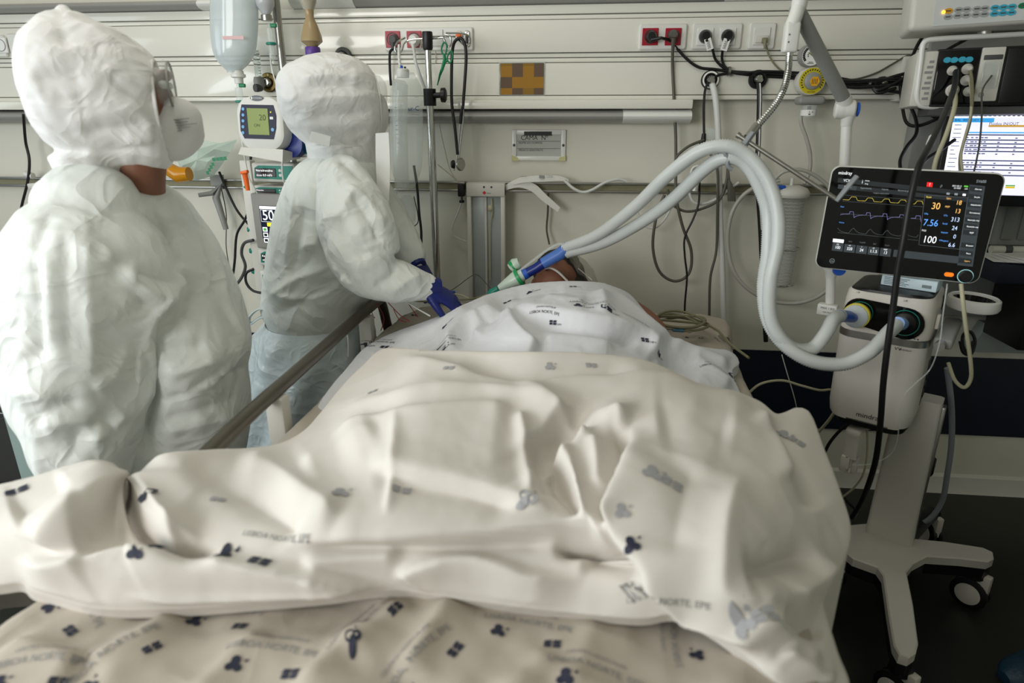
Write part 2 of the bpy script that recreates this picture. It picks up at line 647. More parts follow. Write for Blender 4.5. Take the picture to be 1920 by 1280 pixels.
plate('red_double_socket', 'white plate with two red sockets right of the centre, beside white double socket', 1198, 1287, 45, 94, [(1219, 69, 'red'), (1262, 69, 'red')])
plate('white_double_socket', 'white plate with two white sockets holding black plugs', 1297, 1390, 44, 93, [(1322, 69, 'white'), (1364, 69, 'white')])
plate('data_socket', 'single white data socket plate with a grey network cable', 1403, 1453, 43, 93, [(1428, 68, 'data')])
plt = plate('bedside_socket_panel', 'wide white socket panel behind the chrome drip pole', 722, 888, 52, 96, [(737, 74, 'red'), (777, 74, 'red'), (817, 71, 'call')])
plate('left_wall_socket', 'white wall socket at the left edge beside the large hood', -30, 14, 66, 108, [(2, 85, 'white')])
plate('blank_outlet_plate', 'plain white outlet plate just left of the large hood', 19, 62, 63, 106, [(41, 84, 'white')])

t, tpA = plug('black_plug', 'black plug in the left red socket, cable leading right', 1221, 69, M_black, tail=onY(1240, 71, WALL - 0.1))
t, tpB = plug('grey_plug', 'grey plug in the right red socket, cable hanging straight down', 1262, 66, M_greycab, r=0.016, ln=0.034, tail=onY(1261, 98, WALL - 0.075))
t, tpC = plug('black_plug', 'black plug with white tag in the left white socket', 1322, 68, M_black, tail=onY(1336, 92, WALL - 0.075))
t2, tpD = plug('black_plug', 'black plug with white tag in the right white socket', 1364, 67, M_black, tail=onY(1355, 92, WALL - 0.075))
t3, tpE = plug('black_plug', 'dark plug in the left red socket behind the drip pole', 739, 75, M_dgrey, r=0.018)
t4, tpF = plug('white_plug', 'white round plug in the right red socket behind drip pole', 777, 76, M_white, r=0.021, tail=onY(777, 100, WALL - 0.085))
for tt, px, py, rz in ((t, 1329, 83, 0.35), (t2, 1360, 84, -0.25)):
    q = onY(px, py, WALL - 0.088)
    f = Fr(q, (math.cos(rz), 0, math.sin(rz)), (-math.sin(rz), 0, math.cos(rz)))
    lb = MB().rbox(f, -0.011, 0.011, -0.018, 0.018, 0, 0.0015, 0.0006, 1).build('cable_tag', M_paper, tt)
    mb = MB()
    for k in range(7):
        mb.box(f, -0.006 + (k % 2) * 0.002, 0.004, -0.012 + k * 0.0035, -0.0105 + k * 0.0035, 0.0016, 0.0018)
    mb.build('tag_print', M_ink, lb, False)
# data plug
q = onY(1433, 76, WALL - 0.07)
t = thing('network_plug', 'small grey network plug in the single data socket', 'plug', q)
f = Fr(q, (1, 0, 0), (0, 0, 1))
MB().rbox(f, -0.008, 0.008, -0.008, 0.008, -0.01, 0.012, 0.002).build('plug_body', M_olive, t)
MB().tube([q + f.n * 0.01, q + V(0, -0.014, -0.012), q + V(0.002, -0.012, -0.026)], [0.006, 0.005, 0.0035], 8).build('strain_relief', M_olive, t)

# call point and bottle opener style connector on the bedside panel
q = onY(860, 66, WALL - 0.066)
t = thing('call_button', 'round orange call button on the bedside socket panel', 'button', q)
MB().lathe(q, (0, -1, 0), [(0.013, -0.006), (0.013, 0.001), (0.012, 0.002)], 24).build('bezel', M_steel, t)
MB().lathe(q, (0, -1, 0), [(0.0105, 0.0), (0.0105, 0.003), (0.008, 0.006), (0, 0.007)], 24).build('lens', M_orange, t)
q = onY(876, 73, WALL - 0.06)
t = thing('metal_connector', 'oval metal connector beside the orange call button', 'connector', q)
f = Fr(q, (1, 0, 0), (0, 0, 1))
MB().prism(f, rrect(0.019, 0.052, 0.009), 0, 0.006, bev=0.002).build('collar', M_chrome, t)
MB().prism(f, rrect(0.009, 0.030, 0.004), 0.006, 0.014, bev=0.002).build('slot', M_dgrey, t)
for s in (-1, 1):
    MB().lathe(f.p(0, s * 0.0205, 0.006), f.n, [(0.003, 0), (0.003, 0.002), (0, 0.0025)], 10).build('screw', M_steel, t)


# ---- gas outlets
def gas_outlet(px, py, label, face, r=0.030, ring=None):
    q = onY(px, py, WALL - 0.05)
    t = thing('gas_outlet', label, 'gas outlet', q, 'round gas outlets on the trunking')
    n = V(0, -1, 0)
    MB().lathe(q, n, [(r, 0), (r, 0.012), (r * 0.9, 0.016), (r * 0.62, 0.016), (r * 0.6, 0.008), (0, 0.008)], 32).build('face_ring', face, t)
    if ring:
        MB().lathe(q, n, [(r * 0.9, 0.0155), (r * 0.9, 0.0172), (r * 0.72, 0.0172), (r * 0.72, 0.0155)], 32, cap=False).build('label_ring', ring, t)
    MB().lathe(q, n, [(r * 0.5, 0.006), (r * 0.5, 0.022), (r * 0.42, 0.026), (r * 0.42, 0.03), (r * 0.3, 0.034), (0, 0.034)], 20).build('connector', M_chrome, t)
    return t


gas_outlet(1331, 150, 'round gas outlet with pale label ring and white hose', M_black, ring=M_paper)
gas_outlet(1420, 149, 'round black gas outlet with a black striped hose', M_black)
gas_outlet(506, 155, 'round brass gas outlet with black rim behind the grey flowmeter', mat('aged_brass', '6a5a34', 0.35, metal=0.8), r=0.033)
gas_outlet(645, 106, 'dark gas outlet just showing above the smaller hood', M_dgrey)
gas_outlet(1652, 158, 'dark gas outlet among the cables near the monitor arm', M_black, r=0.024)

# ---- mosaic plaque
q0, q1 = onY(937, 119, WALL - 0.05), onY(1019, 178, WALL - 0.05)
fr = Fr((q0 + q1) / 2, (1, 0, 0), (0, 0, 1))
w, h = q1[0] - q0[0], q0[2] - q1[2]
t = thing('mosaic_plaque', 'small brown and ochre chequered plaque on the trunking', 'plaque', (fr.o[0], fr.o[1], q1[2]))
MB().rbox(fr, -w / 2 - 0.003, w / 2 + 0.005, -h / 2 - 0.003, h / 2 + 0.005, 0, 0.004, 0.0015).build('sleeve', M_film, t)
MB().box(fr, -w / 2, w / 2, -h / 2, h / 2, 0.0005, 0.0035).build('card', mat('dark_card', '2e2b26', 0.6), t, False)
cols = {'o': mat('ochre_print', '9c6f10', 0.6), 'b': mat('brown_print', '5e4b38', 0.6), 'd': mat('mustard_print', '876512', 0.6)}
xs, ys = [0, 0.02, 0.285, 0.53, 0.78, 1.0], [0, 0.09, 0.43, 0.78, 0.985]
for r_, row in enumerate(('bbbbb'[:0] + 'xdbdb', 'xobob', 'xboo' + 'o', 'xobdb')):
    for c_, ch in enumerate(row):
        if ch == 'x':
            continue
        MB().box(fr, -w / 2 + xs[c_] * w, -w / 2 + xs[c_ + 1] * w, h / 2 - ys[r_ + 1] * h, h / 2 - ys[r_] * h, 0.0035, 0.0042).build('square', cols[ch], t, False)

# ---- bed card holder
q0, q1 = onY(960, 243, WALL), onY(1060, 301, WALL)
fr = Fr((q0 + q1) / 2, (1, 0, 0), (0, 0, 1))
w, h = q1[0] - q0[0], q0[2] - q1[2]
t = thing('bed_card_holder', 'white framed bed number card reading CAMA on the wall', 'sign', (fr.o[0], fr.o[1], q1[2]))
MB().box(fr, -w / 2 + 0.004, w / 2 - 0.004, -h / 2 + 0.004, h / 2 - 0.004, 0, 0.004).build('card', mat('grey_card', 'b9bbb4', 0.6), t, False)
for a0, a1, b0, b1, nm in ((-w / 2, -w / 2 + 0.017, -h / 2, h / 2, 'side_rail'), (w / 2 - 0.017, w / 2, -h / 2, h / 2, 'side_rail'), (-w / 2 + 0.017, w / 2 - 0.017, h / 2 - 0.017, h / 2, 'top_rail'), (-w / 2 + 0.017, w / 2 - 0.017, -h / 2, -h / 2 + 0.016, 'bottom_rail')):
    MB().rbox(fr, a0, a1, b0, b1, 0, 0.009, 0.002).build(nm, M_lampwhite, t)
for s in (-1, 1):
    MB().lathe(fr.p(s * (w / 2 - 0.0085), 0, 0.009), fr.n, [(0.005, 0), (0.004, 0.002), (0, 0.0025)], 14).build('screw', M_dgrey, t)
    MB().prism(fr, [(s * (w / 2 + 0.001), -h / 2 - 0.001), (s * (w / 2 - 0.026), -h / 2 - 0.001), (s * (w / 2 - 0.022), -h / 2 + 0.011), (s * (w / 2 + 0.001), -h / 2 + 0.018)][::s], 0.0, 0.0105).build('tape_corner', mat('yellowed_tape', 'c9c690', 0.5), t, False)
MB().box(fr, -w * 0.27, w * 0.24, h / 2 - 0.020, h / 2 - 0.006, 0.009, 0.0105).build('blank_strip', M_black, t, False)
mb = MB()
mb.text(fr, -w * 0.335, h * 0.235, 'CAMA  N\u00ba', 0.022, 0.0045)
mb.box(fr, -w * 0.40, w * 0.40, h * 0.125, h * 0.135, 0.004, 0.0046)
mb.box(fr, -w * 0.40, w * 0.40, -h * 0.115, -h * 0.105, 0.004, 0.0046)
mb.text(fr, -w * 0.375, h * 0.075, 'NOME DO DOENTE:', 0.0095, 0.0045)
mb.text(fr, -w * 0.375, -h * 0.165, 'M\u00c9DICO ASSISTENTE:', 0.0095, 0.0045)
mb.build('lettering', M_ink, t, False)

# ================================================================== cloth tools
class TPS:
    """smooth height field through scattered points"""

    def __init__(s, pts, lam=1e-4):
        P = np.array(pts, float)
        s.P = P[:, :2]
        n = len(P)
        K = s.k(np.linalg.norm(s.P[:, None] - s.P[None], axis=2)) + lam * np.eye(n)
        A = np.zeros((n + 3, n + 3))
        A[:n, :n] = K
        A[:n, n] = 1
        A[:n, n + 1:] = s.P
        A[n, :n] = 1
        A[n + 1:, :n] = s.P.T
        s.w = np.linalg.solve(A, np.concatenate([P[:, 2], [0, 0, 0]]))

    def k(s, r):
        return np.where(r > 1e-9, r * r * np.log(np.maximum(r, 1e-9)), 0)

    def __call__(s, xy):
        xy = np.atleast_2d(xy)
        d = np.linalg.norm(xy[:, None] - s.P[None], axis=2)
        n = len(s.P)
        return s.k(d) @ s.w[:n] + s.w[n] + xy @ s.w[n + 1:]


def pz(lst):
    """(px, py, z) -> world points; entries already in metres pass"""
    return [tuple(onZ(*p)) if abs(p[0]) + abs(p[1]) > 20 else tuple(p) for p in lst]


def seg_dist(xy, poly, closed):
    """distance, signed side and parameter of each point to a polyline"""
    P = np.array(poly, float)
    m = len(P)
    best = np.full(len(xy), 1e9)
    side = np.zeros(len(xy))
    par = np.zeros(len(xy))
    near = np.zeros((len(xy), 2))
    for i in range(m if closed else m - 1):
        a, b = P[i], P[(i + 1) % m]
        ab = b - a
        t = np.clip(((xy - a) @ ab) / (ab @ ab + 1e-12), 0, 1)
        q = a + t[:, None] * ab
        d = np.linalg.norm(xy - q, axis=1)
        up = d < best
        best[up] = d[up]
        par[up] = i + t[up]
        near[up] = q[up]
        sd = ab[0] * (xy[:, 1] - a[1]) - ab[1] * (xy[:, 0] - a[0])
        side[up] = np.sign(sd)[up]
    return best, side, par, near


def inside(xy, poly):
    P = np.array(poly)
    res = np.zeros(len(xy), bool)
    j = len(P) - 1
    for i in range(len(P)):
        a, b = P[i], P[j]
        c = ((a[1] > xy[:, 1]) != (b[1] > xy[:, 1])) & (xy[:, 0] < (b[0] - a[0]) * (xy[:, 1] - a[1]) / (b[1] - a[1] + 1e-15) + a[0])
        res ^= c
        j = i
    return res


def hit_field(zf, px, py, t0=0.3, t1=3.2):
    d = ray(px, py)
    ts = np.linspace(t0, t1, 700)
    P = CAM + ts[:, None] * d
    below = P[:, 2] < zf(P[:, :2])
    k = int(np.argmax(below)) if below.any() else -1
    return P[k]


def nvec(xy, sc, seed, octv=3):
    return np.array([noise.fractal(Vector((x * sc, y * sc, seed)), 1.0, 2.0, octv) for x, y in xy])


RA, RW = 1.7, 0.9


def make_cloth(name, m, parent, outline, base, ridges, sp=0.007, wr=0.004, seed=1.0, label=None, cat=None, grow=0.0):
    """outline: (px,py,z, zend, width) around the cloth; ridges: (A, w_left, w_right, pixel polyline)"""
    O = []
    for o_ in outline:
        q = onZ(o_[0], o_[1], o_[2]) if abs(o_[0]) + abs(o_[1]) > 20 else V(o_[0], o_[1], o_[2])
        O.append((q[0], q[1], o_[3], o_[4]))
    # smooth the outline
    S = spline([V(*o_) for o_ in O], 5, closed=True)
    poly = [(s_[0], s_[1]) for s_ in S]
    ze = np.array([s_[2] for s_ in S])
    we = np.array([max(0.006, s_[3]) for s_ in S])
    A = np.array(poly)
    mg = we.max() + 2 * sp
    xs_ = np.arange(A[:, 0].min() - mg, A[:, 0].max() + mg, sp)
    ys_ = np.arange(A[:, 1].min() - mg, A[:, 1].max() + mg, sp)
    X, Y = np.meshgrid(xs_, ys_)
    xy = np.stack([X.ravel(), Y.ravel()], 1)
    ins = inside(xy, poly)
    d, side, par, near = seg_dist(xy, poly, True)
    n = len(poly)
    i0 = par.astype(int) % n
    fr_ = par - np.floor(par)
    zend = ze[i0] * (1 - fr_) + ze[(i0 + 1) % n] * fr_
    wid = we[i0] * (1 - fr_) + we[(i0 + 1) % n] * fr_
    keep = ins | (d < wid + 2.2 * sp)
    out = ~ins & keep
    ex = np.where(out[:, None], near, xy)
    z = np.full(len(xy), 0.0)
    K = np.where(keep)[0]
    z[K] = base(ex[K])
    RP = []
    for A_, w1, w2, pl in ridges:
        q = [hit_field(base, *p)[:2] for p in pl]
        q = [tuple(v) for v in spline(q, 6)]
        dd, ss, pp, _ = seg_dist(ex[K], q, False)
        w_ = np.where(ss > 0, w1, w2) * RW
        tt = pp / max(1, len(q) - 1)
        endf = np.clip(np.minimum(tt, 1 - tt) * 7, 0, 1)
        endf = endf * endf * (3 - 2 * endf)
        z[K] += RA * A_ * np.exp(-(dd / w_) ** 1.2) * endf
    if wr:
        z[K] += wr * nvec(ex[K], 9, seed) + wr * 0.5 * nvec(ex[K], 24, seed + 5) + wr * (0.6 - 2.4 * np.abs(nvec(ex[K], 5, seed + 9, 1)))
    fd = np.clip(d / wid, 0, 1)
    drop = 0.35 * (1 - np.sqrt(np.clip(1 - fd ** 2, 0, 1))) + 0.65 * fd ** 2.2
    z = np.where(out, z + (np.minimum(zend, z) - z) * drop, z)
    # clip the grid along the hem
    g = np.where(ins, -d, d) - wid
    ny, nx = X.shape
    vs_ = [tuple(v) for v in np.concatenate([xy, z[:, None]], 1)]
    ecache = {}

    def cut(i, j):
        k = (min(i, j), max(i, j))
        if k not in ecache:
            t_ = g[i] / (g[i] - g[j])
            ecache[k] = len(vs_)
            q_ = np.array(vs_[i]) * (1 - t_) + np.array(vs_[j]) * t_
            q_[2] = min(q_[2], zend[i] * (1 - t_) + zend[j] * t_)
            vs_.append(tuple(q_))
        return ecache[k]
    I0 = np.arange((ny - 1) * nx).reshape(ny - 1, nx)[:, :-1].ravel()
    Q = np.stack([I0, I0 + 1, I0 + nx + 1, I0 + nx], 1)
    G4 = g[Q]
    K4 = keep[Q].all(1)
    full = K4 & (G4 <= 0).all(1)
    part = K4 & ~full & (G4 <= 0).any(1)
    fs_ = [tuple(int(i) for i in f) for f in Q[full]]
    for f in Q[part]:
        pl_ = []
        for k in range(4):
            i, j = int(f[k]), int(f[(k + 1) % 4])
            if g[i] <= 0:
                pl_.append(i)
            if (g[i] <= 0) != (g[j] <= 0):
                pl_.append(cut(i, j))
        if len(pl_) >= 3:
            fs_.append(tuple(pl_))
    used = sorted({i for f in fs_ for i in f})
    rem = {o_: n_ for n_, o_ in enumerate(used)}
    mb = MB()
    mb.v = [vs_[i] for i in used]
    mb.f = [tuple(rem[i] for i in f) for f in fs_]
    ob = mb.build(name, m, parent, True, 180)
    bm = bmesh.new()
    bm.from_mesh(ob.data)
    bmesh.ops.delete(bm, geom=[v for v in bm.verts if not v.link_faces], context='VERTS')
    bnd = [v for v in bm.verts if v.is_boundary]
    for _ in range(3):
        newp = {}
        for v in bnd:
            nb = [e.other_vert(v) for e in v.link_edges if e.is_boundary]
            if len(nb) == 2:
                newp[v] = v.co * 0.4 + (nb[0].co + nb[1].co) * 0.3
        for v, p in newp.items():
            v.co = p
    rim = set(bnd)
    for _ in range(6):
        rim |= {e.other_vert(v) for v in rim for e in v.link_edges}
    for _ in range(3):
        bmesh.ops.smooth_vert(bm, verts=list(rim), factor=0.4, use_axis_x=True, use_axis_y=True, use_axis_z=True)
    for _ in range(1):
        bmesh.ops.smooth_vert(bm, verts=bm.verts, factor=0.35, use_axis_x=True, use_axis_y=True, use_axis_z=True)
    bmesh.ops.recalc_face_normals(bm, faces=bm.faces)
    if sum(f.normal.z for f in bm.faces) < 0:
        bmesh.ops.reverse_faces(bm, faces=bm.faces)
    bm.to_mesh(ob.data)
    bm.free()
    ob.data.shade_smooth()
    md = ob.modifiers.new('thickness', 'SOLIDIFY')
    md.thickness = 0.0018
    md.offset = -1
    return ob


def bvh_of(ob):
    q = ob
    off = Vector((0, 0, 0))
    while q is not None:
        off += q.location
        q = q.parent
    me = ob.data
    return BVHTree.FromPolygons([v.co + off for v in me.vertices], [tuple(p.vertices) for p in me.polygons])


def decal(parent, bvh, px, py, rot, shapes, m, name='printed_logo', scale=1.0, lift=0.0014, tilt=False):
    """print flat shapes on a cloth; shapes = list of (verts2d, faces) in metres"""
    d = ray(px, py)
    h, nrm, _, _ = bvh.ray_cast(Vector(CAM), Vector(d).normalized())
    if h is None:
        return None
    mb = MB()
    ca, sa = math.cos(rot), math.sin(rot)
    nrm = nrm if nrm.z > 0 else -nrm
    # tangent basis so that prints on steep folds do not stretch
    ex = Vector((ca, sa, 0))
    ex = (ex - nrm * ex.dot(nrm)).normalized()
    ey = nrm.cross(ex)
    for vv, ff in shapes:
        out = []
        for x, y in vv:
            p = h + ex * (x * scale) + ey * (y * scale) + nrm * 0.05
            q, n2, _, _ = bvh.ray_cast(p, -nrm, 0.12)
            if q is None:
                q, n2 = h + ex * (x * scale) + ey * (y * scale), nrm
            n2 = n2 if n2.dot(nrm) > 0 else -n2
            out.append(tuple(q + n2 * lift))
        mb.raw(out, ff)
    o = mb.build(name, m, parent, False)
    o['kind'] = 'stuff'
    return o


def poly_shape(pts):
    return (pts, [tuple(range(len(pts)))])


def grid_shape(x0, x1, y0, y1, n=3):
    vv = [(x0 + (x1 - x0) * i / n, y0 + (y1 - y0) * j / n) for j in range(n + 1) for i in range(n + 1)]
    ff = [(j * (n + 1) + i, j * (n + 1) + i + 1, (j + 1) * (n + 1) + i + 1, (j + 1) * (n + 1) + i) for j in range(n) for i in range(n)]
    return vv, ff


def txt_shape(s, size, x, y, arc=0.0):
    vv, ff = text2d(s, size, 'CENTER')
    return [(x + a, y + b - arc * a * a) for a, b in vv], ff


def blossom(x, y, r):
    out = []
    for a, k in ((100, 1.0), (215, 0.9), (330, 0.85)):
        c = (x + r * 0.55 * math.cos(R(a)), y + r * 0.55 * math.sin(R(a)))
        ca, sa = math.cos(R(a)), math.sin(R(a))
        pts = []
        for q in range(10):
            th = 2 * math.pi * q / 10
            e, f = r * 0.62 * k * math.cos(th), r * 0.56 * k * math.sin(th)
            pts.append((c[0] + e * ca - f * sa, c[1] + e * sa + f * ca))
        out.append(poly_shape(pts))
    out.append(poly_shape([(x + r * 0.75, y + r * 0.7), (x + r * 1.3, y + r * 1.05), (x + r * 1.25, y + r * 0.55)]))
    return out


def twin(x, y, r):
    out = []
    for s in (-1, 1):
        for t_ in (0, 1):
            out.append(poly_shape([(x + s * r * 0.12 + (r * 0.1 if t_ else 0) - (r * 0.9 if s < 0 else 0), y - r * 0.05 - t_ * r * 0.62),
                                   (x + s * r * 0.12 + (r * 0.1 if t_ else 0) + (0 if s < 0 else r * 0.9), y - r * 0.05 - t_ * r * 0.62),
                                   (x + s * r * 0.12 + r * 0.2 + (0 if s < 0 else r * 0.9), y + r * 0.5 - t_ * r * 0.62),
                                   (x + s * r * 0.12 + r * 0.2 - (r * 0.9 if s < 0 else 0), y + r * 0.5 - t_ * r * 0.62)]))
    return out


def logo_print(parent, bvh, px, py, rot=0.0, s=1.0, parts='abt', bold=False):
    """hospital mark: arched name over a blossom with HSM and a twin block with HPV"""
    sh = []
    if 'a' in parts:
        sh += blossom(-0.032, -0.010, 0.0092 if bold else 0.011)
        if not bold:
            sh.append(txt_shape('HSM', 0.0125, -0.006, -0.016))
    if 'b' in parts:
        sh += twin(0.034, -0.012, 0.0095 if bold else 0.012)
        if not bold:
            sh.append(txt_shape('HPV', 0.0085, 0.058, -0.018))
    if sh:
        decal(parent, bvh, px, py, rot, sh, M_inkblue, 'printed_logo', s)
    if 't' in parts:
        tx = [txt_shape('LISBOA NORTE, EPE', 0.0125, 0.0, 0.018, 2.2), txt_shape('CENTRO HOSPITALAR', 0.007, 0.0, 0.033, 2.2)]
        decal(parent, bvh, px, py, rot, tx, M_inkgrey if bold else M_ink, 'printed_name', s)


# ================================================================== bed
bed = thing('hospital_bed', 'hospital bed with white printed mattress cover standing head to the wall', 'bed', (-0.08, 1.25, 0))
BX0, BX1 = -0.60, 0.44
fb = Fr((0, 0, 0), (1, 0, 0), (0, 1, 0))
MB().rbox(fb, BX0 + 0.03, BX1 - 0.03, 0.34, 2.12, 0.50, 0.60, 0.02).build('deck', M_grey, bed)
MB().rbox(fb, BX0 + 0.10, BX1 - 0.14, 0.45, 1.95, 0.16, 0.50, 0.03).build('undercarriage', M_grey, bed)
for x in (BX0 + 0.14, BX1 - 0.14):
    for y in (0.55, 1.85):
        MB().rbox(fb, x - 0.03, x + 0.03, y - 0.04, y + 0.04, 0.14, 0.50, 0.008).build('leg', M_offwhite, bed)
        w_ = MB().lathe((x - 0.018, y, 0.07), (1, 0, 0), [(0.052, 0), (0.068, 0.006), (0.068, 0.03), (0.052, 0.036)], 24).build('caster', M_black, bed)
        MB().rbox(fb, x - 0.024, x + 0.024, y - 0.02, y + 0.02, 0.06, 0.15, 0.006).build('caster_fork', M_offwhite, w_)
# left side rail
ra, rb = onX(690, 570, -0.64), onX(330, 912, -0.64)
zrl = (ra[2] + rb[2]) / 2
rpts = spline([(-0.60, 2.05, 0.60), (-0.64, 2.03, 0.74), (-0.64, 1.97, zrl - 0.02), (-0.64, 1.88, zrl), (-0.64, 1.4, zrl), (-0.64, 0.98, zrl - 0.005), (-0.64, 0.86, zrl - 0.03), (-0.64, 0.80, 0.74), (-0.60, 0.78, 0.58)], 8)
MB().tube(rpts, 0.0165, 14).build('side_rail', M_rail, bed)
for y, px in ((1.80, 737), (1.2, 0)):
    MB().rbox(fb, -0.655, -0.615, y - 0.02, y + 0.02, 0.52, zrl - 0.01, 0.006).build('rail_post', M_offwhite, bed)

# ---- mattress cover (fitted sheet with print)
def flat_base(xy):
    xy = np.atleast_2d(xy)
    return 0.797 + 0.004 * np.sin(xy[:, 0] * 9 + xy[:, 1] * 5) - 0.010 * np.clip((0.62 - xy[:, 1]) / 0.3, 0, 1)


mo = [(-0.55, 2.13, .8, .62, .03), (0.0, 2.14, .8, .62, .03), (0.455, 2.10, .8, .60, .03), (0.445, 1.8, .8, .58, .03), (0.40, 1.2, .8, .58, .03), (0.30, 0.62, .8, .55, .03), (0.26, 0.33, .8, .55, .04),
      (0.0, 0.30, .8, .55, .04), (-0.70, 0.32, .8, .55, .04), (-0.74, 0.50, .8, .60, .05), (-0.71, 0.66, .8, .60, .05), (-0.63, 0.82, .8, .60, .04), (-0.59, 1.3, .8, .62, .03)]
mat_r = []
rnd = random.Random(3)
for (x, y, l, a, A_) in ((620, 1240, 200, -50, .010), (800, 1200, 170, -55, .012), (700, 1180, 150, -45, .008), (1090, 1230, 150, -70, .006), (250, 1200, 200, -30, .010), (90, 1230, 150, 20, .010), (420, 1250, 190, -45, .008), (980, 1270, 140, -40, .008)):
    mat_r.append((A_, 0.016, 0.035, [(x - l / 2 * math.cos(R(a)), y - l / 2 * math.sin(R(a))), (x, y + 6), (x + l / 2 * math.cos(R(a)), y + l / 2 * math.sin(R(a)))]))
mcov = make_cloth('mattress_cover', M_undersheet, bed, mo, flat_base, mat_r, 0.0085, 0.006, 2.0)
MB().rbox(fb, BX0 + 0.02, 0.26, 0.36, 2.10, 0.60, 0.772, 0.03, 3).build('mattress', M_offwhite, bed)
bv = bvh_of(mcov)
for px, py, rt, s in ((130, 1150, -0.5, 1.05), (215, 1235, 1.0, 1.05), (415, 1160, -0.05, 1.0), (500, 1240, -0.05, 1.1), (690, 1165, 1.15, 1.0), (800, 1245, 1.1, 1.05), (985, 1185, -0.12, 1.05), (1290, 1195, 1.45, 1.0), (1115, 1272, -0.1, 1.05), (60, 1262, 0.2, 1.0)):
    logo_print(mcov, bv, px, py, rt, s, 'abt', True)
for px, py, rt, s in ((1340, 590, 1.3, 0.7), (1300, 632, -0.1, 0.6), (1225, 580, 1.5, 0.6), (1365, 640, 1.7, 0.8), (760, 590, 0.3, 0.8), (870, 570, 0.1, 0.8)):
    logo_print(mcov, bv, px, py, rt, s, 'abt')

